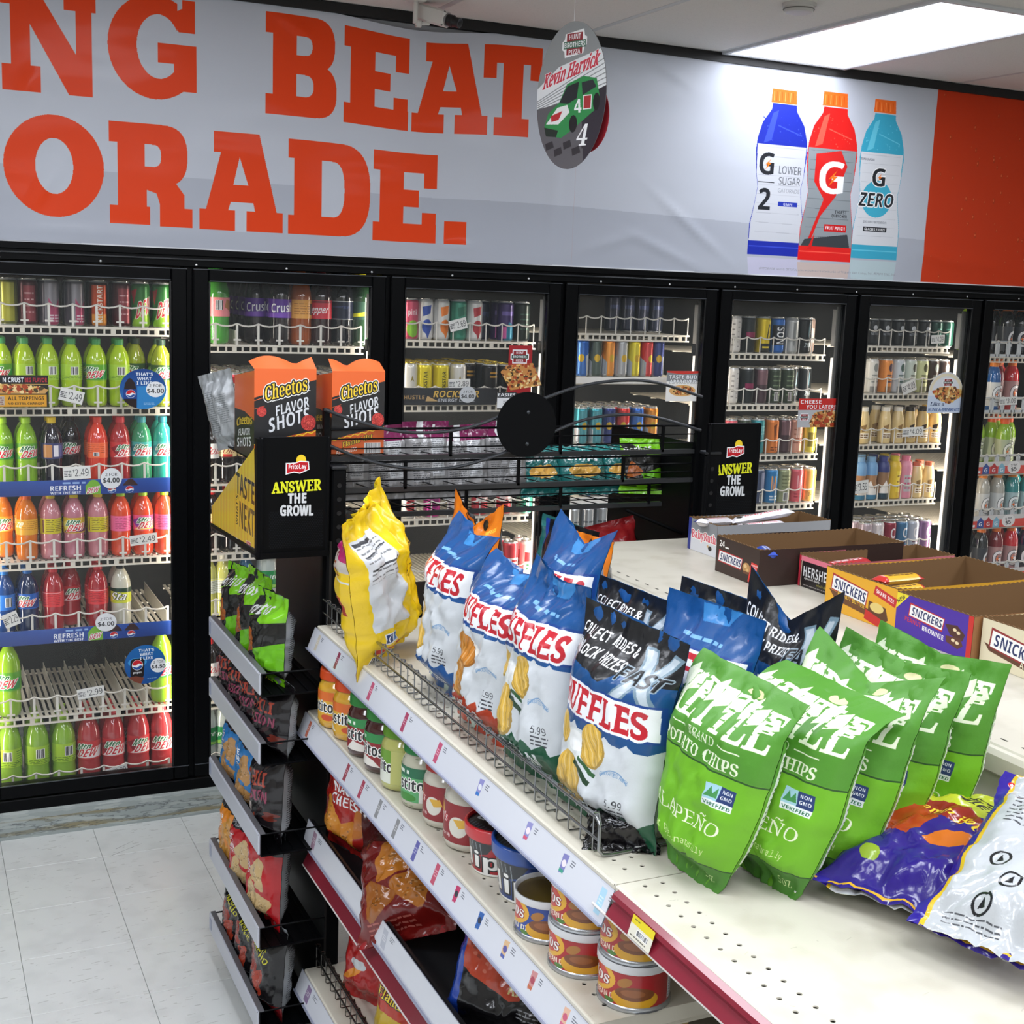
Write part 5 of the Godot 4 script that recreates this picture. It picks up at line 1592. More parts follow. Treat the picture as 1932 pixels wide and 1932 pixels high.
func perforated(x0: float, x1: float, z0: float, z1: float, rows: Array, hz0: float) -> ArrayMesh:
	# a steel sheet at y = 0 with round holes at x in rows, every 32 mm along z
	var m := Mb.new()
	var up := Vector3.UP
	var hs := 0.014
	var step := 0.0322
	var xa := x0
	for hx in rows:
		m.quad(Vector3(xa, 0, z1), Vector3(hx - hs, 0, z1), Vector3(hx - hs, 0, z0), Vector3(xa, 0, z0), up)
		var n := floori((z1 - 0.012 - hz0) / step)
		var zc := z0
		for k in n + 1:
			var c := Vector3(hx, 0, hz0 + k * step)
			if c.z - hs < z0 or c.z + hs > z1:
				continue
			m.quad(Vector3(hx - hs, 0, c.z - hs), Vector3(hx + hs, 0, c.z - hs), Vector3(hx + hs, 0, zc), Vector3(hx - hs, 0, zc), up)
			zc = c.z + hs
			var ring := []
			for a in 16:
				var d := Vector2.from_angle(TAU * a / 16)
				var sq := d / maxf(absf(d.x), absf(d.y)) * hs
				ring.append([c + Vector3(sq.x, 0, sq.y), c + Vector3(d.x, 0, d.y) * 0.0037, c + Vector3(d.x * 0.0037, -0.002, d.y * 0.0037)])
			for a in 16:
				var b := (a + 1) % 16
				m.quad(ring[a][0], ring[b][0], ring[b][1], ring[a][1], up)
				var inw: Vector3 = (c - ring[a][1]).normalized()
				m.quad(ring[a][1], ring[b][1], ring[b][2], ring[a][2], inw)
		m.quad(Vector3(hx - hs, 0, z1), Vector3(hx + hs, 0, z1), Vector3(hx + hs, 0, zc), Vector3(hx - hs, 0, zc), up)
		xa = hx + hs
	m.quad(Vector3(xa, 0, z1), Vector3(x1, 0, z1), Vector3(x1, 0, z0), Vector3(xa, 0, z0), up)
	return m.mesh()

func steel_paint() -> StandardMaterial3D:
	# almond enamel with scuffs
	if not mats.has("almond"):
		var c := canvas(512, 512, "cfcabb")
		var r := RandomNumberGenerator.new()
		r.seed = 4
		var nz := noise(0.011, 8, 3)
		for y in range(0, 512, 4):
			for x in range(0, 512, 4):
				c.rect(x, y, 4, 4, hexc("cfcabb").lerp(hexc("bdb7a6"), clampf(nz.get_noise_2d(x, y) * 0.9, 0, 0.5)))
		for k in 60:
			var p := Vector2(r.randf() * 512, r.randf() * 512)
			c.line(p.x, p.y, p.x + r.randf_range(-14, 14), p.y + r.randf_range(-5, 5), 0.9, hexc("aca696").lerp(hexc("cfcabb"), r.randf()))
		var m := tmat(c.tex(), 0.42, 0.15)
		m.uv1_triplanar = true
		m.uv1_world_triplanar = true
		m.uv1_scale = Vector3(1.7, 1.7, 1.7)
		mats["almond"] = m
	return mats["almond"]

# grey-white label rail along z; a label every so often, drawn on one print
func rail_print(swatches: Array, seed: int) -> Cv:
	var c := canvas(2048, 72, "c9ccd6")
	var r := RandomNumberGenerator.new()
	r.seed = seed
	c.rect(0, 4, 2048, 62, hexc("d3d6de"))
	for q in swatches:
		var x: float = q[0] * 2048.0
		if q.size() == 2:
			c.rect(x - 11, 10, 22, 50, hexc(q[1]))
			c.lines(x - 8, 26, 16, 3, 6, 3, hexc(q[1]).lightened(0.45), int(x))
		else:
			c.pl([x - 13, 12, x + 11, 8, x + 9, 44, x - 9, 50], hexc(q[1]))
			c.ell(x, 28, 9, 7, hexc(q[2]))
			c.rect(x - 10, 40, 18, 7, hexc(q[3]))
		for k in 3:
			c.rect(x + 24, 12 + k * 5, r.randf_range(10, 24), 2, hexc("6a6d78"))
	return c
func label_rail(parent: Node, c: Cv, x: float, y: float, z0: float, z1: float, tilt := 0.36, high := 0.056) -> void:
	# a flat strip tilted outward at its foot, clear plastic lip below
	var m := Mb.new()
	var dx := -sin(tilt) * high
	var dy := -cos(tilt) * high
	var nn := Vector3(dy, -dx, 0).normalized()
	if nn.x > 0:
		nn = -nn
	var a := Vector3(x - 0.002, y - 0.003, z0)
	var b := Vector3(x - 0.002, y - 0.003, z1)
	var f := Vector3(dx, dy, 0)
	m.quad(a + f, b + f, b, a, nn)
	part("price_strip", m.mesh(), pmat(c, 0.22, 0.5), parent)
	var k := Mb.new()
	var t := nn * -0.002
	k.quad(a + f + t, b + f + t, b + t, a + t, -nn)
	k.quad(a + f + t, b + f + t, b + f, a + f, f.normalized())
	k.quad(a + t, b + t, b, a, -f.normalized())
	for e in [a, b]:
		k.quad(e + f + t, e + f, e, e + t, Vector3(0, 0, -1 if e == a else 1))
	part("strip_backing", k.mesh(), mat("7d8090", 0.5), parent)
	part("strip_lip", box_mesh(Vector3(0.008, 0.003, z1 - z0)), mat("8f93a6", 0.25), parent, Transform3D(Basis(Vector3.BACK, -tilt), (a + b) / 2 + f + nn * 0.001))

func wire_fence(called: String, label: String, x: float, y: float, z0: float, z1: float, high: float, dark := "9a9c9e") -> void:
	var o := thing(called, label, "wire fence", Vector3(x, y, 0))
	var steel := mat(dark, 0.22, 0.95)
	var m := Mb.new()
	m.tube([Vector3(0, high, z0), Vector3(0, high, z1 - 0.012), Vector3(0, high - 0.004, z1 - 0.004), Vector3(0, high - 0.012, z1), Vector3(0, 0.012, z1), Vector3(0.006, 0.005, z1 + 0.002), Vector3(0.02, 0.0035, z1 + 0.002), Vector3(0.14, 0.0035, z1 - 0.004)], 0.0029, 8)
	part("top_wire", m.mesh(), steel, o)
	part("second_top_wire", rod(Vector3(0.006, high - 0.002, z0), Vector3(0.007, high - 0.003, z1 - 0.02), 0.0026), steel, o)
	part("lower_wire", rod(Vector3(0, high * 0.45, z0), Vector3(0, high * 0.45, z1), 0.0026), steel, o)
	part("foot_wire", rod(Vector3(0.03, 0.0036, z1 - 0.02), Vector3(0.15, 0.0036, z1 - 0.026), 0.0018), steel, o)
	part("clip", bevel_mesh(Vector3(0.02, 0.007, 0.014), 0.002), mat("c6c8c4", 0.3, 0.4), o, Transform3D(Basis(), Vector3(0.075, 0.0045, z1 - 0.001)))
	var u := Mb.new()
	u.tube([Vector3(0, high, 0), Vector3(0, 0.006, 0), Vector3(0.003, 0.0025, 0), Vector3(0.03, 0.002, 0)], 0.0014, 5)
	u.tube([Vector3(0, high + 0.004, 0), Vector3(0.008, high + 0.003, 0), Vector3(0.012, high - 0.016, 0.004)], 0.0016, 5)
	var um := u.mesh()
	var n := int((z1 - z0) / 0.04)
	for k in n:
		part("upright_wire", um, steel, o, Transform3D(Basis(), Vector3(0, 0, z0 + 0.01 + k * (z1 - z0 - 0.03) / (n - 1.0))))

func gondola() -> void:
	var al := steel_paint()
	var g := thing("store_gondola", "almond steel spine and far side panel of the store gondola", "shelving")
	var edge := mat("d8d3c4", 0.35)
	# spine panel and uprights
	part("spine_panel", box_mesh(Vector3(0.03, 1.2, GZ2 - GZ0), Vector3(SPINE + 0.015, 0.62, (GZ0 + GZ2) / 2)), al, g)
	for z in [GZ0 + 0.01, GZ1 + 0.002, GZ2 - 0.01]:
		part("upright", box_mesh(Vector3(0.05, 1.22, 0.03), Vector3(SPINE + 0.01, 0.625, z)), mat("2b2b2c", 0.5), g)
	# tier one: two shelves that meet at the joint
	var near := []
	for q in [[GZ0, GZ1 - 0.001, 1.56], [GZ1 + 0.001, GZ2, 3.036]]:
		var s := thing("gondola_shelf", ["almond perforated shelf carrying the ridged chip bags", "almond perforated shelf with a maroon channel, carrying the green bags"][near.size()], "shelf")
		near.append(s)
		part("sheet", perforated(GX, SPINE, q[0], q[1], [0.698, 0.728], q[2]), al, s, Transform3D(Basis(), Vector3(0, T1, 0)))
		part("under_tray", box_mesh(Vector3(SPINE - GX, 0.004, q[1] - q[0]), Vector3((GX + SPINE) / 2, T1 - 0.03, (q[0] + q[1]) / 2)), al, s)
		part("front_edge", bevel_mesh(Vector3(0.006, 0.034, q[1] - q[0]), 0.002, Vector3(GX - 0.001, T1 - 0.0165, (q[0] + q[1]) / 2)), edge, s)
		for z in [q[0] + 0.002, q[1] - 0.002]:
			part("side_flange", box_mesh(Vector3(SPINE - GX, 0.034, 0.003), Vector3((GX + SPINE) / 2, T1 - 0.0175, z)), edge, s)
	# tiers two to four
	var lower := []
	for q in [[T2, 0.64], [T3, 0.66], [T4, 0.64]]:
		var s := thing("gondola_shelf", ["almond shelf carrying dip jars and bean dip cans", "almond shelf under the black bag tray", "lowest almond shelf behind the dull wire fence"][lower.size()], "shelf")
		lower.append(s)
		var last := GZ1 if q[0] == T2 else GZ2
		part("sheet", perforated(q[1], SPINE, GZ0, last, [q[1] + 0.036, q[1] + 0.066], 1.56), al, s, Transform3D(Basis(), Vector3(0, q[0], 0)))
		part("under_tray", box_mesh(Vector3(SPINE - q[1], 0.004, last - GZ0), Vector3((q[1] + SPINE) / 2, q[0] - 0.028, (GZ0 + last) / 2)), al, s)
		part("front_edge", bevel_mesh(Vector3(0.006, 0.032, last - GZ0), 0.002, Vector3(q[1] - 0.001, q[0] - 0.0155, (GZ0 + last) / 2)), edge, s)
		part("side_flange", box_mesh(Vector3(SPINE - q[1], 0.032, 0.003), Vector3((q[1] + SPINE) / 2, q[0] - 0.0165, last - 0.002)), edge, s)
		part("side_flange", box_mesh(Vector3(SPINE - q[1], 0.032, 0.003), Vector3((q[1] + SPINE) / 2, q[0] - 0.0165, GZ0 + 0.002)), edge, s)
	part("kick_plate", box_mesh(Vector3(0.02, 0.155, GZ2 - GZ0), Vector3(0.665, 0.08, (GZ0 + GZ2) / 2)), mat("4a4740", 0.6), lower[2])
	# rails
	var rd := "c05a78"
	label_rail(near[0], rail_print([[0.035, "cfc6b4"], [0.14, "8d3a52"], [0.3, rd], [0.44, "a84a66"], [0.56, rd], [0.69, "8f8fc4", "dfe2ea", "3f78c0"], [0.82, "8f8fc4", "f0e4e8", "d05a78"], [0.905, "7f7fb8", "e8dfe4", "3f9a84"], [0.985, "a9d0e4"]], 2), GX - 0.003, T1 - 0.004, GZ0 - 0.015, GZ1 + 0.002)
	label_rail(lower[0], rail_print([[0.04, "c8705a"], [0.24, "9a4a56"], [0.31, "a84a5c"], [0.385, "8f9092"], [0.455, "8f9092"], [0.53, "6a6aa8"], [0.6, "c05a70"], [0.665, "c0406a", "3a3a44", "c0406a"], [0.735, "2f5fa8", "2a3450", "2f5fa8"], [0.805, "d8b48a", "5a5aa0", "5060a8"], [0.875, "c88a8a", "a84a5a", "c06a4a"], [0.95, "e0b49a", "c8607a", "d06a8a"]], 3), 0.637, T2 - 0.004, GZ0 - 0.015, GZ1 + 0.002)
	# the joint's near shelf carries a maroon channel with one ticket
	var red := Mb.new()
	for z in [[GZ1 + 0.012, GZ2]]:
		var prof := [Vector2(GX - 0.004, T1 - 0.002), Vector2(GX - 0.013, T1 - 0.006), Vector2(GX - 0.016, T1 - 0.012), Vector2(GX - 0.012, T1 - 0.02), Vector2(GX - 0.024, T1 - 0.036), Vector2(GX - 0.019, T1 - 0.04)]
		for k in prof.size() - 1:
			var a: Vector2 = prof[k]
			var b: Vector2 = prof[k + 1]
			var d := (b - a).normalized()
			red.quad(Vector3(b.x, b.y, z[0]), Vector3(b.x, b.y, z[1]), Vector3(a.x, a.y, z[1]), Vector3(a.x, a.y, z[0]), Vector3(d.y, -d.x, 0))
	part("maroon_channel", red.mesh(), mat("7d1a2c", 0.28, 0.0, 0.4), near[1])
	part("channel_bead", rod(Vector3(GX - 0.022, T1 - 0.0385, GZ1 - 0.03), Vector3(GX - 0.022, T1 - 0.0385, GZ2), 0.0022), mat("d9d3cf", 0.35), near[1])
	var tk := canvas(160, 96, "dcd8c8")
	tk.rect(0, 0, 160, 36, hexc("dcc92a"))
	tk.lines(20, 12, 40, 1, 8, 5, hexc("6a6430"))
	tk.bars(50, 46, 80, 26, 3)
	tk.lines(16, 80, 110, 1, 8, 5, hexc("6a675c"))
	var tm := Mb.new()
	var p0 := Vector3(GX - 0.0255, T1 - 0.0345, 3.095)
	var p1 := Vector3(GX - 0.0165, T1 - 0.005, 3.095)
	var dz := Vector3(0, 0, 0.058)
	tm.quad(p0, p0 + dz, p1 + dz, p1, Vector3(-0.95, 0.3, 0))
	part("price_ticket", tm.mesh(), pmat(tk, 0.4), near[1])
	# tier three: maroon channel under a clear-fronted strip with a black tray behind it
	var r3 := Mb.new()
	r3.quad(Vector3(0.628, T3 - 0.05, GZ0), Vector3(0.628, T3 - 0.05, GZ2), Vector3(0.65, T3 - 0.004, GZ2), Vector3(0.65, T3 - 0.004, GZ0), Vector3(-0.9, 0.4, 0))
	part("maroon_channel", r3.mesh(), mat("7d1a2c", 0.28, 0.0, 0.4), lower[1])
	part("channel_bead", rod(Vector3(0.628, T3 - 0.051, GZ0), Vector3(0.628, T3 - 0.051, GZ2), 0.0022), mat("cfc9c5", 0.35), lower[1])
	var tray := thing("bag_tray", "black display tray with a long grey price strip, on the tier with red bags", "tray", Vector3(0, T3, 0))
	var pr := rail_print([[0.03, "a88a9c"], [0.25, "b4b7c4"], [0.5, "b9bbc6"], [0.75, "b4a8b4"], [0.92, "b4b7c4"]], 6)
	label_rail(tray, pr, 0.645, 0.07, GZ0 - 0.005, 3.9, 0.22, 0.06)
	part("front_wall", box_mesh(Vector3(0.006, 0.062, 2.37), Vector3(0.652, 0.035, GZ0 + 1.185)), mat("141518", 0.4), tray)
	part("tray_floor", box_mesh(Vector3(0.42, 0.004, 2.37), Vector3(0.866, 0.006, GZ0 + 1.185)), mat("17181b", 0.5), tray)
	label_rail(lower[2], rail_print([[0.03, "8f7a9c"], [0.3, "b4b7c4"], [0.6, "b4b7c4"]], 9), 0.637, T4 - 0.004, GZ0 - 0.015, GZ2)
	wire_fence("shelf_fence", "chrome wire fence along the chip bag shelf", 0.679, T1, GZ0 - 0.04, 2.93, 0.06)
	wire_fence("shelf_fence", "dull wire fence on the lowest shelf", 0.665, T4, GZ0, 3.9, 0.065, "6f6d6a")
	# upper deck behind: lip, slotted top
	var top := thing("upper_shelf", "empty almond top shelf with slots along its rounded lip", "shelf", Vector3(0, TOP, 0))
	var pr2 := [Vector2(SPINE + 0.03, -0.075), Vector2(SPINE - 0.008, -0.045), Vector2(SPINE - 0.018, -0.04), Vector2(SPINE - 0.02, -0.012), Vector2(SPINE - 0.014, -0.004), Vector2(SPINE - 0.005, -0.003), Vector2(SPINE - 0.003, 0.0), Vector2(2.25, 0.0), Vector2(2.25, -0.04), Vector2(SPINE + 0.03, -0.04)]
	var tp := Mb.new()
	for k in pr2.size() - 1:
		var a: Vector2 = pr2[k]
		var b: Vector2 = pr2[k + 1]
		var d := (b - a).normalized()
		tp.quad(Vector3(a.x, a.y, GZ0), Vector3(a.x, a.y, GZ2), Vector3(b.x, b.y, GZ2), Vector3(b.x, b.y, GZ0), Vector3(-d.y, d.x, 0))
	for z in [GZ0, GZ2]:
		tp.quad(Vector3(SPINE, -0.04, z), Vector3(2.25, -0.04, z), Vector3(2.25, 0, z), Vector3(SPINE, 0, z), Vector3(0, 0, signf(z - 2)))
	part("deck", tp.mesh(), al, top)
	var slot := box_mesh(Vector3(0.003, 0.0008, 0.014))
	for k in 62:
		part("slot", slot, mat("4c4940", 0.8), top, Transform3D(Basis(), Vector3(SPINE + 0.022, 0.0003, GZ0 + 0.03 + k * 0.044)))
	part("far_side_panel", box_mesh(Vector3(0.04, 1.22, GZ2 - GZ0), Vector3(2.2, 0.615, (GZ0 + GZ2) / 2)), al, g)

# ---------- open cardboard candy boxes ----------
func teeth(w: float, h: float, amp := 0.0022, step := 0.0065, sag := 0.0) -> PackedVector2Array:
	var p := PackedVector2Array([Vector2(0, 0), Vector2(w, 0)])
	var n := maxi(2, int(w / step))
	for k in n + 1:
		var x := w - w * k / n
		p.append(Vector2(x, h + (amp if k % 2 else 0.0) - sag * sin(PI * x / w)))
	return p
func candy_box(called: String, label: String, x: float, z0: float, z1: float, h: float, deep: float, front: Cv, side: String, skew := 0.0, low := 0.0) -> Node3D:
	# front panel faces -x from z0 (far) to z1 (near)
	var o := thing(called, label, "candy box", Vector3(x, TOP + 0.0005, z0), skew, "candy boxes on the top shelf")
	var card := mat("6e5130", 0.85)
	var w := z1 - z0
	var th := 0.0022
	var wall := func(nm: String, len: float, hh: float, at: Vector3, turn: float, pm: Material, sag := 0.0) -> void:
		# local x along the wall, outside towards local -z
		var m := Mb.new()
		m.prism(teeth(len, hh, 0.0022, 0.0065, sag), 0.0, th)
		var q := part(nm, m.mesh(), card, o, Transform3D(Basis(Vector3.UP, turn), at))
		var f := Mb.new()
		f.quad(Vector3(len, 0, -0.0004), Vector3(0, 0, -0.0004), Vector3(0, hh - 0.0005 - sag * 0.0, -0.0004), Vector3(len, hh - 0.0005, -0.0004), Vector3(0, 0, -1))
		part("print", f.mesh(), pm, q)
	# front panel: outside is -x, its picture's left is the far end
	wall.call("front_panel", w, h - low, Vector3(0, 0, w), PI / 2, pmat(front, 0.45, 0.2))
	wall.call("back_panel", w, h, Vector3(deep, 0, 0), -PI / 2, mat(side, 0.5))
	wall.call("side_panel", deep, h, Vector3(deep, 0, w), PI, mat(side, 0.5), 0.004)
	wall.call("side_panel", deep, h, Vector3(0, 0, 0), 0.0, mat(side, 0.5), 0.004)
	part("bottom", box_mesh(Vector3(deep, 0.002, w), Vector3(deep / 2, 0.0015, w / 2)), card, o)
	return o
func snack_bar(label: String, at: Vector3, turn: float, tilt: float, base: String, ops: Array, l := 0.15, w := 0.036) -> void:
	var c := canvas(256, 64, base)
	ink(c, ops)
	var o := thing("candy_bar", label, "candy bar", at, turn)
	o.rotation.z = tilt
	var m := Mb.new()
	var f := func(u: float, v: float, s: float) -> Vector3:
		var e := minf(1.0, minf(u, 1.0 - u) / 0.1)
		var prof := pow(maxf(0.0, 1.0 - pow(absf(2 * v - 1), 2.6)), 0.7) * smoothstep(0.0, 1.0, e)
		return Vector3((u - 0.5) * l, 0.011 + s * (0.0105 * prof + 0.0004) + 0.0008 * sin(u * 40.0) * (1 - e), (0.5 - v) * w * (1.0 + 0.12 * (1 - e)))
	m.grid(26, 10, func(u: float, v: float) -> Vector3: return f.call(u, v, 1.0))
	m.grid(26, 10, func(u: float, v: float) -> Vector3: return f.call(u, v, -1.0), true)
	part("wrapper", m.mesh(), pmat(c, 0.28, 0.4), o)

func snickers(c: Cv, x: float, y: float, w: float, h: float, rise := 0.0, edge := "b8262c") -> void:
	var p := [x - w / 2, y - h / 2 - rise * w / 2, x + w / 2, y - h / 2 + rise * w / 2, x + w / 2 - h * 0.15, y + h / 2 + rise * w / 2, x - w / 2 - h * 0.1, y + h / 2 - rise * w / 2]
	var big := []
	for k in range(0, 8, 2):
		big.append_array([x + (p[k] - x) * 1.05, y + (p[k + 1] - y) * 1.22])
	c.pl(big, hexc(edge))
	c.pl(p, hexc("f0efec"))
	c.txt("SNICKERS", x, y, h * 0.74, hexc("1c2a5c"), {wide = w * 0.9, skew = 0.12, rise = rise})

func candy_boxes() -> void:
	var wt := hexc("f2f0ea")
	var X := func(px: float, py: float) -> Vector3: return on_y(px, py, TOP)
	var c1 := canvas(256, 160, "d9dade")
	c1.rect(0, 0, 256, 78, hexc("8a8c90"))
	c1.rect(0, 0, 26, 160, hexc("2a3486"))
	c1.txt("BabyRuth", 140, 80, 56, hexc("d8304a"), {wide = 216, font = "serif_bold", edge = [[5.0, wt], [3.0, hexc("f6f2f0")]]})
	c1.ell(200, 124, 16, 12, hexc("2c2622"))
	c1.ell(180, 116, 9, 6, hexc("c8a878"))
	var a := X.call(1297, 1034)
	var b1 := candy_box("candy_box", "grey and white open box of candy bars with red script lettering", a.x, a.z, a.z + 0.135, 0.085, 0.36, c1, "8f9195")
	var c2 := canvas(256, 176, "33211b")
	c2.txt("24", 34, 32, 30, wt, {wide = 30})
	c2.rect(54, 42, 22, 7, wt)
	snickers(c2, 90, 96, 136, 48, 0.03)
	c2.pl([212, 70, 248, 74, 236, 172, 196, 168], hexc("d8322c"))
	c2.txt("SHARE", 230, 84, 9, wt)
	c2.txt("SIZE", 230, 98, 9, wt)
	c2.ell(184, 108, 22, 26, hexc("b98a52"))
	c2.ell(178, 100, 9, 9, hexc("e0c088"))
	c2.ell(190, 116, 8, 8, hexc("d8b070"))
	c2.rect(166, 124, 36, 12, hexc("6a3f22"))
	var d := X.call(1349, 1076)
	var e := X.call(1441, 1107)
	candy_box("candy_box", "dark brown open candy box printed 24 with an empty cardboard inside", d.x, d.z, e.z, 0.088, 0.42, c2, "2c1b16", -0.02)
	var c3 := canvas(256, 160, "1d1618")
	c3.rect(0, 0, 256, 26, hexc("e07a8c"))
	c3.rect(0, 0, 14, 160, hexc("b8283c"))
	c3.rect(18, 26, 4, 134, hexc("e8c8b0"))
	c3.txt("HERSHEY'S", 150, 76, 54, hexc("d9d9da"), {wide = 230})
	c3.txt("special dark", 100, 112, 14, wt, {font = "serif_bold", wide = 110})
	c3.txt("whole almonds", 190, 128, 12, hexc("c8c040"), {font = "serif"})
	c3.lines(40, 144, 180, 1, 8, 5, hexc("8a8480"))
	var f := X.call(1505, 1104)
	candy_box("candy_box", "black and pink open chocolate box between brown and yellow boxes", f.x, f.z, f.z + 0.128, 0.078, 0.36, c3, "a85a66", 0.02, 0.004)
	var c4 := canvas(384, 192, "e3a624")
	c4.pl([20, 96, 250, 130, 230, 160, 60, 140], hexc("6a3f1e"))
	snickers(c4, 136, 74, 190, 62, 0.14, "a8242c")
	c4.txt("PEANUT BUTTER", 146, 116, 18, hexc("e8b83a"), {wide = 150, rise = 0.14, edge = [[2.0, hexc("4a2a12")]]})
	c4.pl([270, 14, 384, 44, 376, 84, 262, 54], hexc("c0242a"))
	c4.txt("SHARE SIZE", 322, 48, 18, wt, {wide = 92, rise = 0.26})
	c4.pl([240, 90, 330, 100, 346, 150, 326, 164, 240, 136], hexc("5a3418"))
	c4.ell(284, 112, 36, 22, hexc("e0c878"))
	c4.pl([226, 132, 318, 158, 296, 192, 222, 176], hexc("c4241f"))
	var h4a := X.call(1555, 1145)
	var h4b := X.call(1685, 1195)
	var b4 := candy_box("candy_box", "yellow open candy box with a few bars left inside", h4a.x, h4a.z, h4b.z, 0.092, 0.4, c4, "c9962a")
	var c5 := canvas(384, 192, "45239a")
	c5.pl([0, 0, 64, 0, 0, 74], hexc("e8d62f"))
	c5.txt("NEW", 22, 26, 16, hexc("2a2414"), {rot = -0.75})
	snickers(c5, 160, 70, 170, 50, 0.1, "b8262c")
	c5.txt("PEANUT", 92, 110, 20, hexc("c82a3a"), {wide = 84, rise = 0.12})
	c5.txt("BROWNIE", 196, 128, 22, wt, {wide = 108, rise = 0.12})
	c5.pl([252, 70, 310, 60, 350, 90, 340, 120, 280, 110], hexc("4a241c"))
	c5.pl([258, 118, 330, 110, 344, 140, 320, 160, 264, 144], hexc("5a2f22"))
	for q in [[300, 82], [318, 90], [296, 128], [316, 134]]:
		c5.ell(q[0], q[1], 9, 7, hexc("e4cfa8"))
	c5.rect(360, 0, 24, 192, hexc("c4241f"))
	var h5a := X.call(1687, 1195)
	var h5b := X.call(1836, 1248)
	candy_box("candy_box", "purple open candy box with a yellow NEW corner", h5a.x, h5a.z, h5b.z, 0.088, 0.4, c5, "8a5f3a", 0.0, 0.0)
	var c6 := canvas(384, 192, "dcd2b4")
	c6.pl([16, 100, 384, 176, 384, 192, 40, 130], hexc("5a3520"))
	snickers(c6, 170, 92, 240, 70, 0.14, "8d2226")
	c6.txt("ALMOND", 236, 150, 22, hexc("f0e6c8"), {wide = 110, rise = 0.14, edge = [[2.0, hexc("3a2414")]]})
	var h6 := X.call(1847, 1249)
	candy_box("candy_box", "cream open candy box with brown almond lettering", h6.x, h6.z, h6.z + 0.21, 0.088, 0.4, c6, "c9b98f")
	# bars lying in the boxes
	var ruth := [["r", 0, 0, 1, 0.22, "2a3486"], ["t", "BabyRuth", 0.52, 0.55, 0.5, 0.6, "d8304a", {font = "serif_bold", ed = "f4f2f0"}], ["e", 0.14, 0.6, 0.05, 0.2, "2a2420"]]
	snack_bar("white candy bar with red script sticking up out of the grey box", Vector3(a.x + 0.05, TOP + 0.066, a.z + 0.045), 0.5, -0.1, "e8e6ea", ruth, 0.17)
	snack_bar("white candy bar lying flat in the grey box", Vector3(a.x + 0.16, TOP + 0.06, a.z + 0.1), 0.15, 0.0, "e8dfe6", ruth, 0.17)
	snack_bar("white candy bar leaning at the far end of the grey box", Vector3(a.x + 0.2, TOP + 0.075, a.z + 0.05), -0.35, 0.2, "e8e6ea", ruth, 0.17)
	var pb := [["r", 0, 0, 0.12, 1, "c8322c"], ["r", 0.88, 0, 0.12, 1, "c8322c"], ["t", "SEA SALT AND NUTS", 0.5, 0.5, 0.34, 0.66, "5a3a14"]]
	pb = [["r", 0, 0, 0.12, 1, "c8322c"], ["r", 0.88, 0, 0.12, 1, "c8322c"], ["l", 0.2, 0.35, 0.6, 2, 0.22, 0.12, "5a3a14"]]
	snack_bar("yellow candy bar lying across the yellow box", Vector3(h4a.x + 0.13, TOP + 0.062, h4a.z + 0.08), 0.25, -0.06, "e8b82c", pb)
	snack_bar("yellow candy bar near the front of the yellow box", Vector3(h4a.x + 0.09, TOP + 0.05, h4a.z + 0.13), 0.1, 0.0, "e3b22a", pb)
	snack_bar("red candy bar inside the black and pink box", Vector3(f.x + 0.1, TOP + 0.045, f.z + 0.05), 0.2, 0.0, "b8242c", [["l", 0.2, 0.35, 0.6, 2, 0.22, 0.12, "f0d8d8"]])
	snack_bar("blue candy bar at the front corner of the dark brown box", Vector3(d.x + 0.035, TOP + 0.064, e.z - 0.03), 1.2, 0.0, "2f4fb8", [["l", 0.2, 0.35, 0.6, 2, 0.22, 0.12, "d8e0f4"]], 0.07)

# ---------- snack bags ----------
var bag_tex := {}
func crinkle() -> NoiseTexture2D:
	if not mats.has("crinkle"):
		var t := NoiseTexture2D.new()
		t.width = 256
		t.height = 256
		t.seamless = true
		t.as_normal_map = true
		t.bump_strength = 5.0
		var n := FastNoiseLite.new()
		n.seed = 31
		n.noise_type = FastNoiseLite.TYPE_CELLULAR
		n.cellular_return_type = FastNoiseLite.RETURN_DISTANCE2_SUB
		n.frequency = 0.02
		n.fractal_octaves = 2
		n.domain_warp_enabled = true
		n.domain_warp_amplitude = 30.0
		t.noise = n
		mats["crinkle"] = t
	return mats["crinkle"]
func film(tex: Texture2D, rough := 0.3, metal := 0.0, bump := 0.25, coat := 0.2) -> StandardMaterial3D:
	var m := tmat(tex, rough, coat, metal)
	m.normal_enabled = true
	m.normal_texture = crinkle()
	m.normal_scale = bump
	return m
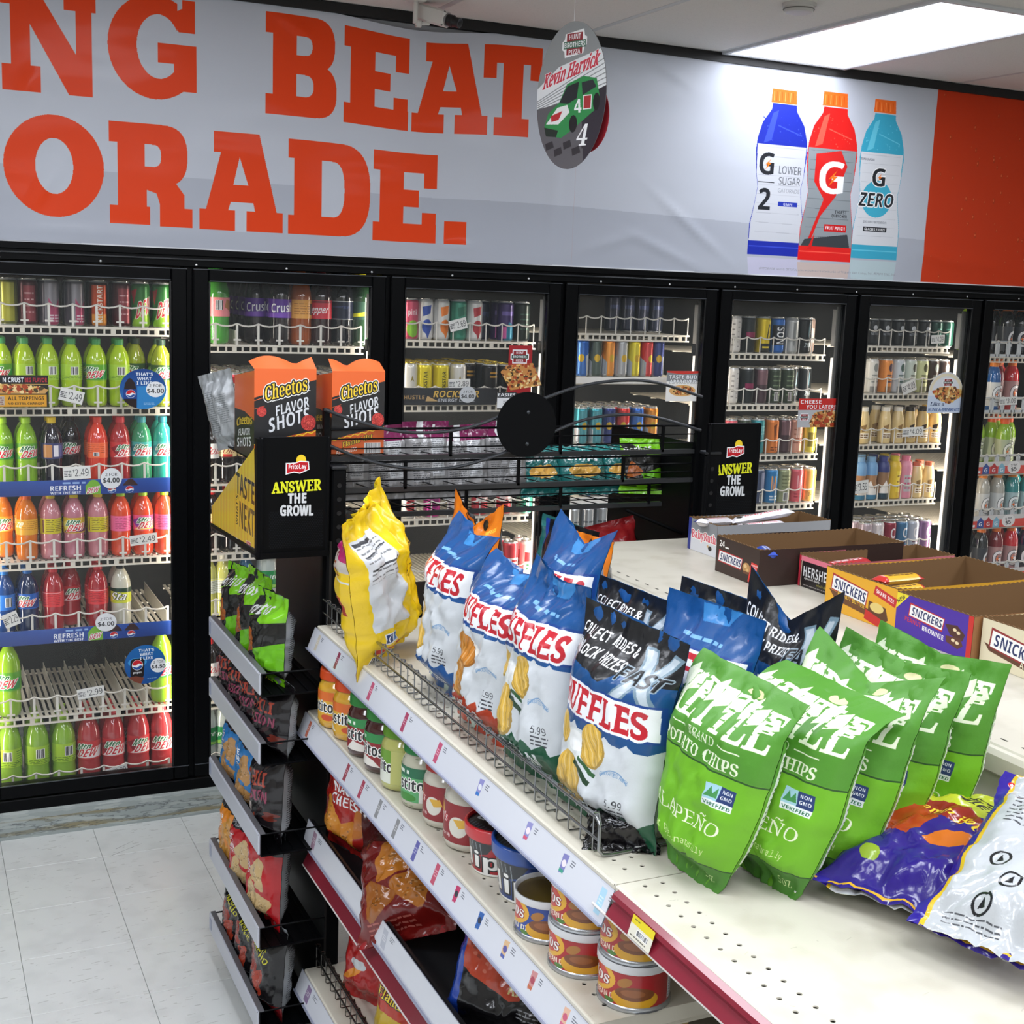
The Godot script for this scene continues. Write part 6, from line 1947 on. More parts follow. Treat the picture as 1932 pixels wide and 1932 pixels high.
# w, h, d of the bag; o: seed, wrinkle, flop (top bends back), twist, squash (thin at top), seal
func bag_mesh(w: float, h: float, d: float, o := {}) -> ArrayMesh:
	var nz := noise(1.0, o.get("seed", 1), 2)
	var wr: float = o.get("wrinkle", 0.006)
	var flop: float = o.get("flop", 0.0)
	var twist: float = o.get("twist", 0.0)
	var fold: float = o.get("fold", 0.0)
	var pinch: float = o.get("pinch", 0.1)
	var peak: float = o.get("peak", 0.0)
	var foot: float = o.get("foot", 0.0)
	var taper: float = o.get("taper", 0.0)
	var seal := 0.02 / h
	var f := func(u: float, v: float, s: float) -> Vector3:
		var q := 2.0 * u - 1.0
		var p := smoothstep(seal * 0.6, 0.2, v) * smoothstep(seal * 0.8, 0.3, 1.0 - v)
		var side := pow(maxf(0.0, 1.0 - pow(absf(q), 2.3)), 0.55)
		var z := s * (d / 2.0 * p * side + 0.0006)
		var x := q * w / 2.0 * (1.0 - pinch * p)
		x *= 1.0 - taper * pow(1.0 - v, 3.0)
		var y := v * h
		# creases that run in from the seals and dents over the film
		var near_seal := exp(-v * 7.0) + exp(-(1.0 - v) * 6.0)
		z += s * side * near_seal * 0.011 * sin(q * 9.0 + 3.0 * nz.get_noise_2d(q * 3.0, v * 2.0 + s) + float(o.get("seed", 1))) * smoothstep(0.0, seal * 2.5, minf(v, 1.0 - v))
		z += s * wr * side * (nz.get_noise_3d(q * 2.6, v * 5.0, s * 3.0) + 0.6 * absf(nz.get_noise_3d(q * 5.0 + v * 4.0, v * 9.0, s * 7.0)))
		x += 0.35 * wr * nz.get_noise_2d(q * 0.7 + 9.0, v * 7.0)
		y += peak * maxf(0.0, v - 0.75) * 4.0 * (absf(q) - 0.35) * 0.1
		y += foot * maxf(0.0, 0.2 - v) * 5.0 * (absf(q)) * 0.05
		if v > 1.0 - seal or v < seal:
			z += 0.0009 * sin((v if v < 0.5 else 1.0 - v) / seal * PI * 7.0)
		var k := maxf(0.0, v - 0.78) / 0.22
		z -= flop * k * k * 0.07
		y -= absf(flop) * k * k * 0.02
		z += fold * 0.05 * q * k
		return Vector3(x, y, z).rotated(Vector3.UP, twist * (v - 0.3))
	var am := ArrayMesh.new()
	for s in [1.0, -1.0]:
		var m := Mb.new()
		m.grid(26, 40, func(u: float, v: float) -> Vector3: return f.call(u if s > 0 else 1.0 - u, v, s))
		am = m.mesh(am)
	return am
# stands a bag at `at`: yaw 0 faces +z, lean tips it back, roll tips it sideways
func bag(called: String, label: String, at: Vector3, size: Vector3, yaw: float, lean: float, roll: float, front: String, back: String, o := {}, group := "") -> Node3D:
	var t := thing(called, label, "snack bag", at, 0, group)
	t.basis = Basis(Vector3.UP, deg_to_rad(yaw)) * Basis(Vector3.RIGHT, deg_to_rad(-lean)) * Basis(Vector3.BACK, deg_to_rad(roll))
	var me := bag_mesh(size.x, size.y, size.z, o)
	var p := part("pouch", me, null, t)
	p.set_surface_override_material(0, bag_mat(front, o.get("rough", 0.3)))
	p.set_surface_override_material(1, bag_mat(back, o.get("rough", 0.3)))
	return t
func bag_mat(k: String, rough: float) -> StandardMaterial3D:
	var key := "bag|%s|%.2f" % [k, rough]
	if not mats.has(key):
		if not bag_tex.has(k):
			bag_tex[k] = bag_print(k).tex()
		mats[key] = film(bag_tex[k], rough, 0.5 if k == "silver" else 0.0, 0.1, 0.0 if k.begins_with("kettle") else 0.25)
	return mats[key]

func ridge_chip(c: Cv, x: float, y: float, rx: float, ry: float, rot: float, base := "d9b04c") -> void:
	c.ell(x, y, rx, ry, hexc(base).darkened(0.22), rot)
	c.ell(x - rx * 0.05, y - ry * 0.05, rx * 0.94, ry * 0.94, hexc(base), rot)
	for k in range(-4, 5):
		var u := k / 4.6
		var half := sqrt(maxf(0.0, 1.0 - u * u)) * ry * 0.9
		var a := Vector2(u * rx, -half).rotated(rot) + Vector2(x, y)
		var b := Vector2(u * rx * 0.86, half).rotated(rot) + Vector2(x, y)
		c.line(a.x, a.y, b.x, b.y, rx * 0.07, hexc(base).lightened(0.28) if k % 2 else hexc(base).darkened(0.14))
func corn_chip(c: Cv, x: float, y: float, s: float, rot: float, base := "d08a34") -> void:
	var p := []
	for k in 3:
		var a := Vector2.from_angle(rot + TAU * k / 3.0)
		for j in [-0.16, 0.0, 0.16]:
			var b := a.rotated(j * 1.3) * s * (1.0 - absf(j) * 0.5)
			p.append_array([x + b.x, y + b.y])
	c.pl(p, hexc(base))
	var r := RandomNumberGenerator.new()
	r.seed = int(x * 7 + y)
	for k in 26:
		var q := Vector2.from_angle(r.randf() * TAU) * s * r.randf() * 0.55
		c.ell(x + q.x, y + q.y, s * 0.05, s * 0.04, hexc(base).lightened(0.2) if k % 2 else hexc(base).darkened(0.25))
func zigzag(c: Cv, y: float, amp: float, n: int, below: Color, to: float, slope := 0.0) -> void:
	var p := []
	for k in n * 2 + 1:
		p.append_array([c.w * float(k) / (n * 2), y + (amp if k % 2 else -amp) + slope * c.w * float(k) / (n * 2)])
	p.append_array([c.w, to, 0, to])
	c.pl(p, below)
func facts(c: Cv, x: float, y: float, w: float, h: float, dark := "2a2c2e", paper := "e9eaea") -> void:
	c.rect(x, y, w, h, hexc(paper))
	c.rect(x + w * 0.06, y + h * 0.03, w * 0.6, h * 0.035, hexc(dark))
	c.rect(x + w * 0.06, y + h * 0.16, w * 0.88, h * 0.012, hexc(dark))
	c.rect(x + w * 0.06, y + h * 0.3, w * 0.88, h * 0.02, hexc(dark))
	c.lines(x + w * 0.06, y + h * 0.08, w * 0.8, 4, h * 0.045, maxf(1, h * 0.012), hexc(dark).lightened(0.35), 3)
	c.lines(x + w * 0.06, y + h * 0.34, w * 0.86, 11, h * 0.055, maxf(1, h * 0.016), hexc(dark).lightened(0.3), 7)

func bag_print(k: String) -> Cv:
	var wt := hexc("eef0f2")
	var c := canvas(384, 512, "888888")
	var band := func(y: float, h: float, col: String) -> void: c.rect(0, y, 384, h, hexc(col))
	match k:
		"silver":
			c.im.fill(hexc("a9adb0"))
			c.lines(60, 120, 120, 20, 14, 4, hexc("6a6e72"), 2)
			c.rect(186, 0, 12, 512, hexc("c4c8ca"))
			c.lines(220, 150, 110, 14, 14, 4, hexc("787c80"), 8)
		"grey_seam":
			c.im.fill(hexc("2b2d2f"))
			c.rect(0, 0, 130, 512, hexc("8d9294"))
			c.lines(12, 40, 96, 36, 12, 3, hexc("2a2c2e"), 2)
		"black_back":
			c.im.fill(hexc("1c1c1f"))
			c.rect(20, 60, 130, 340, hexc("77797c"))
			c.lines(30, 80, 110, 30, 10, 3, hexc("2a2c2e"), 2)
		"plain_black":
			c.im.fill(hexc("0e0c0f"))
			c.lines(120, 300, 140, 4, 18, 8, hexc("8a8c90"), 3)
		"red_back":
			c.im.fill(hexc("8c1a1e"))
			c.lines(40, 120, 120, 18, 14, 4, hexc("c88a8a"), 2)
		"lays":
			c.im.fill(hexc("eec816"))
			band.call(0, 26, "f3d92c")
			c.pl([20, 60, 300, 40, 384, 70, 384, 96, 200, 90, 20, 110], hexc("4a9ad0"))
			c.pl([180, 44, 384, 60, 384, 120, 240, 110], hexc("b8246a"))
			c.pl([20, 90, 250, 84, 384, 110, 384, 150, 20, 150], hexc("cfc6bc"))
			c.txt("WIN EPIC", 200, 112, 34, hexc("8c2a30"), {wide = 290})
			c.txt("EXPERIENCES", 200, 156, 26, hexc("8c2a30"), {wide = 300})
			c.rect(0, 176, 384, 6, hexc("d9dcdf"))
			c.ell(200, 300, 130, 80, hexc("f3dc50"))
			c.pl([40, 270, 360, 236, 372, 300, 52, 340], hexc("b31f2a"))
			c.txt("LAY'S", 206, 288, 54, wt, {wide = 240, rise = -0.1, font = "serif_bold"})
			for q in [[110, 400, 54], [210, 420, 60], [300, 396, 50]]:
				c.ell(q[0], q[1], q[2], q[2] * 0.62, hexc("e8b23a"), 0.4)
				c.ell(q[0] - 6, q[1] - 6, q[2] * 0.8, q[2] * 0.46, hexc("f2cf66"), 0.4)
			c.pl([0, 440, 384, 470, 384, 500, 0, 500], hexc("b8392a"))
		"lays_back":
			c.im.fill(hexc("e8c414"))
			facts(c, 30, 60, 150, 300, "3a3c40", "d3d7db")
			c.rect(30, 196, 150, 164, hexc("ced3d8"))
			c.txt("4 70", 270, 250, 22, hexc("3a3414"), {font = "sans", wide = 60})
			c.lines(246, 224, 56, 1, 8, 4, hexc("3a3414"), 5)
			c.ring(280, 200, 40, 4, PI * 1.15, PI * 1.85, hexc("5a5218"))
			c.rect(60, 376, 60, 34, hexc("d9dce2"))
			c.rect(64, 380, 24, 26, hexc("22386a"))
			c.txt("f", 76, 394, 20, wt)
			c.rect(92, 380, 24, 26, hexc("3a74b8"))
			c.rect(40, 424, 100, 18, hexc("c8342c"))
			c.bars(40, 450, 100, 44, 7)
		"ruf_original", "ruf_cheddar", "ruf_onion", "ruf_promo":
			c.im.fill(hexc("cdd2d6"))
			band.call(0, 190, "174f8c")
			var promo := k == "ruf_promo"
			var ly := 150.0 if not promo else 208.0
			if promo:
				band.call(0, 270, "174a80")
				zigzag(c, 268, 12, 6, hexc("cdd2d6"), 512)
				c.pl([0, 0, 384, 0, 384, 110, 240, 112, 200, 140, 0, 118], hexc("16171a"))
				c.txt("COLLECT RIDES &", 132, 62, 24, wt, {wide = 240, skew = 0.15})
				c.txt("UNLOCK PRIZES", 128, 98, 24, wt, {wide = 224, skew = 0.15})
				c.pl([262, 40, 300, 40, 318, 84, 352, 34, 384, 40, 340, 110, 376, 170, 330, 160, 306, 128, 270, 176, 236, 160, 286, 106], hexc("6f8796"))
				c.pl([268, 46, 296, 46, 316, 92, 352, 42, 372, 44, 332, 110, 360, 160, 334, 152, 306, 116, 270, 166, 246, 156, 294, 106], hexc("aebac2"))
				c.txt("FAST", 306, 106, 34, hexc("16181b"), {wide = 130, skew = 0.2, edge = [[3.0, hexc("8fa0ac")]]})
				c.lines(250, 186, 110, 3, 10, 3, hexc("4f8ac8"), 4)
			else:
				band.call(0, 196, "174f8c")
				zigzag(c, 200, 12, 6, hexc("cdd2d6"), 512)
				c.lines(110, 76, 170, 1, 8, 8, hexc("7ab0dc"), 3)
				c.pl([150, 4, 300, 0, 260, 40, 170, 44], hexc("3a84c4"))
			c.pl([8, ly - 42, 380, ly - 54, 384, ly + 34, 0, ly + 44], hexc("173f86"))
			c.pl([16, ly - 38, 374, ly - 48, 376, ly + 28, 8, ly + 36], wt)
			c.txt("RUFFLES", 192, ly - 4, 66, hexc("bf1f2e"), {wide = 330, edge = [[7.0, hexc("eef0f2")]], font = "serif_bold"})
			c.txt("RUFFLES", 192, ly - 4, 64, hexc("bf1f2e"), {wide = 330})
			var low: String = {"ruf_original": "17508f", "ruf_cheddar": "b23c1e"}.get(k, "155236")
			var lowy := 400.0 if not promo else 440.0
			zigzag(c, lowy, 10, 6, hexc(low), 512)
			var cy := 300.0 if not promo else 350.0
			if k == "ruf_original":
				ridge_chip(c, 130, 234, 34, 46, -0.4)
				ridge_chip(c, 110, 320, 54, 76, -0.25)
				c.txt("ORIGINAL", 180, 440, 40, wt, {wide = 210})
			elif k == "ruf_cheddar":
				c.ell(170, 250, 60, 24, hexc("f0ece4"))
				ridge_chip(c, 150, 262, 70, 44, 0.3, "c9802c")
				ridge_chip(c, 130, 344, 56, 62, -0.4, "c98a3a")
				c.txt("CHEDDAR", 170, 436, 36, wt, {wide = 200})
				c.txt("& SOUR CREAM", 176, 476, 24, hexc("e8c8b8"), {wide = 190})
			else:
				c.ell(140, cy - 40, 56, 36, hexc("dfe4e2"))
				c.ell(140, cy - 48, 44, 24, hexc("f2f4f3"))
				ridge_chip(c, 70, cy - 60, 26, 40, -0.3)
				ridge_chip(c, 214, cy - 56, 46, 54, -0.6)
				ridge_chip(c, 124, cy + 50, 62, 66, -0.25)
				c.line(150, cy - 4, 224, cy + 32, 14, hexc("23402a"))
				c.line(170, cy - 16, 236, cy + 10, 10, hexc("2f5a34"))
				if promo:
					c.txt("SOUR CREAM", 160, 474, 32, wt, {wide = 240})
				else:
					c.txt("SOUR CREAM", 170, 436, 34, wt, {wide = 250})
					c.txt("& ONION", 130, 476, 30, wt, {wide = 130})
					c.txt("FLAVORED", 270, 482, 18, hexc("4a8a64"))
			c.ring(296, cy + 20, 44, 3, PI * 1.15, PI * 1.85, hexc("7a9cc0"))
			c.txt("GUARANTEED FRESH", 296, cy - 14, 10, hexc("7a9cc0"), {wide = 80, arch = 8.0})
			c.txt("5.99", 306, cy + 54, 18, hexc("22242a"), {font = "sans", wide = 44})
			c.lines(284, cy + 70, 48, 3, 10, 4, hexc("3a3c44"), 4)
		"ruf_back":
			c.im.fill(hexc("b9cbbf"))
			band.call(0, 170, "174f8c")
			facts(c, 8, 180, 90, 300, "4a5a50", "c3d3c8")
		"cheetos_black":
			c.im.fill(hexc("e07a1c"))
			c.ell(192, 440, 240, 160, hexc("1d1c18"))
			c.txt("Cheetos", 192, 140, 84, hexc("e9c32c"), {wide = 300, rise = -0.2, edge = [[9.0, wt], [6.0, hexc("1c1a16")]], font = "serif_bold"})
			c.txt("REAL CHEESE", 320, 70, 12, hexc("f2d24a"), {wide = 90, rise = -0.2})
			c.lines(140, 360, 120, 3, 16, 5, hexc("b8b4a8"), 3)
		"kettle":
			c.im.fill(hexc("55902a"))
			band.call(0, 210, "4b8a26")
			band.call(214, 226, "6aad1c")
			c.line(0, 214, 384, 214, 4, hexc("1f4a18"))
			c.line(0, 440, 384, 440, 4, hexc("1f4a18"))
			band.call(443, 70, "417a24")
			for q in 9:
				c.pl([40 * q, 60, 40 * q + 30, 30 + (q % 3) * 14, 40 * q + 44, 80, 40 * q + 10, 96], hexc("d9e4c4"))
			c.txt("KETTLE", 192, 92, 92, hexc("e6ecd2"), {wide = 350, font = "serif_bold"})
			for q in 30:
				c.rect(20 + rng.randf() * 340, 56 + rng.randf() * 70, 12, 3, hexc("4b8a26"))
			c.ell(236, 34, 26, 10, hexc("d8d2a0"))
			c.txt("BRAND", 192, 156, 20, hexc("e2ead0"), {font = "serif", wide = 92})
			c.rect(70, 155, 60, 3, hexc("e2ead0"))
			c.rect(252, 155, 70, 3, hexc("e2ead0"))
			c.txt("POTATO CHIPS", 186, 192, 30, hexc("e2ead0"), {font = "serif_bold", wide = 280})
			c.rect(262, 240, 78, 52, hexc("9cc6d4"))
			c.rect(300, 240, 40, 38, hexc("22386c"))
			c.rect(262, 276, 78, 16, hexc("dfe6e8"))
			c.txt("NON", 320, 250, 9, wt)
			c.txt("GMO", 320, 264, 9, wt)
			c.txt("VERIFIED", 301, 285, 9, hexc("2f6a4a"), {wide = 70})
			c.pl([266, 270, 276, 246, 284, 262, 294, 246, 298, 270], hexc("3f8a4a"))
			c.txt("JALAPEÑO", 176, 344, 52, hexc("e6ecd2"), {font = "serif", wide = 312})
			c.txt("great taste...naturally", 176, 404, 22, hexc("d3e6a8"), {font = "mono", wide = 280})
			c.txt("5 OZ", 300, 476, 20, hexc("d3e6a8"), {font = "serif"})
		"kettle_back":
			c.im.fill(hexc("5f9c24"))
			band.call(0, 200, "4b8a26")
			facts(c, 8, 130, 74, 290, "1c2a18", "dbe2d6")
			c.bars(10, 430, 66, 60, 6)
		"doritos_red":
			c.im.fill(hexc("a3211c"))
			c.pl([0, 0, 384, 0, 384, 150, 230, 120, 120, 170, 0, 130], hexc("1a1618"))
			c.pl([0, 130, 120, 170, 250, 120, 384, 150, 384, 170, 250, 140, 120, 190, 0, 150], hexc("d86a2a"))
			c.txt("Doritos", 196, 86, 84, wt, {wide = 320, skew = 0.1})
			c.txt("NACHO", 210, 230, 40, wt, {wide = 150})
			c.txt("CHEESE", 214, 276, 40, wt, {wide = 180})
			corn_chip(c, 110, 360, 84, 0.3)
			corn_chip(c, 220, 410, 90, 1.1, "c97f2c")
			corn_chip(c, 300, 340, 60, 0.0, "b86a24")
		"doritos_chips":
			c.im.fill(hexc("6d1512"))
			band.call(0, 120, "45100f")
			corn_chip(c, 190, 210, 110, 0.2, "b8701f")
			corn_chip(c, 270, 330, 100, 1.2, "a8641c")
			corn_chip(c, 120, 360, 90, 2.1, "96561a")
			c.lines(60, 440, 200, 3, 14, 5, hexc("a85a50"), 3)
		"doritos_black":
			c.im.fill(hexc("151416"))
			for q in 14:
				c.line(40 + q * 24, 60 + (q * 53) % 160, 70 + q * 22, 130 + (q * 37) % 220, 6, hexc("5a2018"))
			corn_chip(c, 150, 250, 150, -1.3, "a83a20")
			corn_chip(c, 280, 190, 70, 0.4, "8c4a20")
			c.txt("RANCH", 290, 330, 34, hexc("c8b878"), {wide = 140, skew = 0.1})
			c.lines(250, 380, 90, 3, 12, 4, hexc("8a8c90"), 3)
			c.pl([0, 0, 30, 0, 60, 512, 0, 512], hexc("1c3f9c"))
		"tostitos":
			c.im.fill(hexc("bfa878"))
			for q in 9:
				c.ell(60 + (q * 97) % 300, 90 + (q * 61) % 400, 80, 60, hexc("c9b07a").lightened(0.1 * (q % 3)), q * 0.7)
			c.ell(40, 120, 50, 90, hexc("d8a02c"))
		"flamin":
			c.im.fill(hexc("a81c1c"))
			c.pl([0, 0, 384, 0, 384, 120, 200, 170, 0, 110], hexc("2a1612"))
			for q in 8:
				c.ell(60 + (q * 83) % 300, 110 + (q * 67) % 320, 74, 16, hexc(["d0641c", "e08a2a", "b8421a"][q % 3]), 0.6 + q * 0.5)
			c.ell(250, 260, 50, 22, hexc("c8ccd0"))
			c.ell(130, 330, 54, 22, hexc("c8ccd0"))
			c.txt("Crunchy", 220, 70, 40, hexc("e8c02c"), {wide = 220, rise = 0.3})
		"flamin_yellow":
			c.im.fill(hexc("c8a82c"))
			c.pl([0, 0, 384, 60, 384, 220, 0, 150], hexc("241c14"))
			c.txt("Cheetos", 200, 110, 74, hexc("e9c32c"), {wide = 310, rise = 0.25, edge = [[7.0, wt], [4.0, hexc("1c1a16")]], font = "serif_bold"})
			c.pl([0, 190, 384, 250, 384, 360, 0, 330], hexc("b8321c"))
			c.txt("Flamin' Hot", 190, 280, 44, hexc("f0d23a"), {wide = 290, rise = 0.15, edge = [[4.0, hexc("2a1410")]], font = "serif_bold", skew = 0.2})
			c.ell(200, 420, 120, 50, hexc("7aa82c"))
			c.ell(120, 440, 60, 50, hexc("d8c89a"))
		"pop_red", "pop_blue", "pop_orange":
			var base: String = {"pop_red": "b3181f", "pop_blue": "2273b4", "pop_orange": "dc8420"}[k]
			c.im.fill(hexc(base))
			band.call(0, 128, "1c1f22")
			if k != "pop_orange":
				c.txt("POPCORNERS", 196, 74, 50, wt, {wide = 340})
				c.txt("POP", 78, 74, 50, hexc("c8202a") if k == "pop_red" else wt, {wide = 100})
				c.txt("CRISPY AND CRUNCHY POPPED-CORN SNACK", 196, 112, 12, hexc("b9bcc0"), {wide = 300})
			var cc: String = {"pop_red": "c9ab78", "pop_blue": "b98a52", "pop_orange": "c98e3a"}[k]
			corn_chip(c, 240, 250, 100, -1.2, cc)
			corn_chip(c, 180, 380, 96, 0.3, cc)
			corn_chip(c, 290, 400, 80, 1.7, cc)
			c.txt({"pop_red": "KETTLE", "pop_blue": "WHITE", "pop_orange": "CHEDDAR"}[k], 88, 190, 34, wt, {wide = 120})
			c.txt({"pop_red": "CORN", "pop_blue": "CHEDDAR", "pop_orange": "CHEESE"}[k], 88, 232, 34, wt, {wide = 120})
			c.lines(40, 260, 100, 2, 12, 5, wt, 4)
		"limon":
			c.im.fill(hexc("1a1a18"))
			c.pl([0, 0, 384, 0, 384, 140, 240, 170, 200, 120, 0, 180], hexc("7cc81c"))
			c.pl([0, 60, 90, 40, 200, 120, 60, 150], hexc("141416"))
			c.txt("Doritos", 150, 100, 66, wt, {wide = 250, rise = -0.15})
			corn_chip(c, 110, 300, 90, 0.2, "a85a24")
			c.pl([180, 330, 384, 260, 384, 420, 240, 440], hexc("6ab81c"))
			c.ell(200, 430, 60, 30, hexc("7cc81c"))
			c.pl([0, 440, 384, 470, 384, 512, 0, 512], hexc("7cc81c"))
		"chili":
			c.im.fill(hexc("171316"))
			c.txt("Flamin' Hot", 150, 70, 40, hexc("d8d23a"), {wide = 220, skew = 0.2, font = "serif_bold"})
			c.txt("CHILI", 190, 190, 80, hexc("a8422c"), {wide = 250, rise = -0.15, edge = [[3.0, hexc("5a1c2c")]]})
			c.txt("FUSION", 196, 284, 64, hexc("8c3a54"), {wide = 270, rise = -0.15, edge = [[3.0, hexc("4a1c2c")]]})
			for q in 10:
				c.ell(60 + (q * 71) % 290, 330 + (q * 43) % 150, 38, 14, hexc(["6a2a20", "c8bcb4", "8c3a24", "3a2226"][q % 4]), q * 0.8)
		"hot_mix":
			c.im.fill(hexc("141315"))
			c.txt("FLAMIN' HOT", 190, 90, 34, hexc("c8c42c"), {wide = 240, rot = 0.5, font = "serif_bold"})
			c.txt("NACHO", 230, 160, 40, hexc("c8c42c"), {wide = 170, rot = 0.5})
			corn_chip(c, 120, 250, 96, 0.3, "8c2c1e")
			corn_chip(c, 230, 330, 84, 1.1, "a03824")
			c.pl([0, 400, 384, 430, 384, 512, 0, 512], hexc("6d1418"))
		"sabritas":
			c.im.fill(hexc("2a1a78"))
			c.pl([120, 0, 384, 0, 384, 150, 230, 190, 100, 140], hexc("b8c42c"))
			c.txt("RECETA", 210, 50, 40, hexc("1c1a14"), {wide = 170, rot = 0.2})
			c.txt("CRUJIENTE", 240, 104, 46, hexc("1c1a14"), {wide = 230, rot = 0.2, skew = 0.2})
			c.ell(330, 60, 56, 40, hexc("e8b82a"))
			c.ell(340, 44, 50, 34, hexc("c8222a"))
			c.txt("Sabritas", 336, 46, 30, wt, {wide = 96, font = "serif_bold"})
			c.pl([40, 160, 250, 150, 330, 220, 140, 240], hexc("8c2416"))
			c.txt("Flamin Hot", 200, 196, 40, hexc("f0d23a"), {wide = 200, font = "serif_bold", rot = 0.25, skew = 0.2})
			c.pl([0, 200, 120, 170, 200, 240, 150, 330, 30, 320], hexc("a83f1a"))
			c.ell(260, 290, 80, 24, hexc("c86a1c"), -0.4)
			c.ell(90, 420, 24, 18, hexc("8ca82c"))
			c.rect(0, 494, 384, 8, hexc("d8a82c"))
		"sabritas_back":
			c.im.fill(hexc("b4b8bb"))
			c.rect(0, 0, 384, 10, hexc("d8b42a"))
			c.rect(0, 0, 26, 512, hexc("2f1f8c"))
			c.rect(26, 0, 10, 512, hexc("d8b42a"))
			c.rect(350, 0, 34, 512, hexc("2f1f8c"))
			c.rect(342, 0, 8, 512, hexc("d8b42a"))
			c.pl([190, 60, 320, 40, 340, 130, 270, 170, 210, 140], hexc("b8402c"))
			c.pl([220, 80, 300, 70, 310, 120, 250, 130], hexc("d87a5a"))
			c.lines(60, 90, 70, 8, 14, 4, hexc("4a4c50"), 3)
			facts(c, 240, 250, 90, 200, "3a3c40", "d3d6d8")
			for q in [[110, 300], [160, 360], [130, 430]]:
				c.ell(q[0], q[1], 24, 24, hexc("1c1d20"))
				c.ell(q[0], q[1], 18, 18, hexc("b4b8bb"))
				c.pl([q[0] - 8, q[1] + 10, q[0], q[1] - 12, q[0] + 9, q[1] + 8], hexc("1c1d20"))
			c.lines(60, 460, 120, 3, 10, 3, hexc("4a4c50"), 6)
		"teal":
			c.im.fill(hexc("1f6a68"))
			c.pl([0, 0, 384, 30, 384, 110, 0, 90], hexc("2f8a88"))
			c.txt("chips", 190, 170, 80, wt, {wide = 250})
			c.ell(190, 300, 130, 70, hexc("cfa04a"))
		"clear_bag":
			c.im.fill(hexc("8f8f90"))
			band.call(0, 110, "6d1f4a")
			c.pl([120, 0, 170, 0, 150, 110, 100, 110], hexc("c4c6c8"))
			c.lines(40, 140, 140, 22, 15, 5, hexc("4a4c50"), 3)
			c.rect(200, 110, 120, 250, hexc("b9bcbf"))
			c.lines(210, 120, 100, 18, 13, 4, hexc("55585c"), 6)
	return c

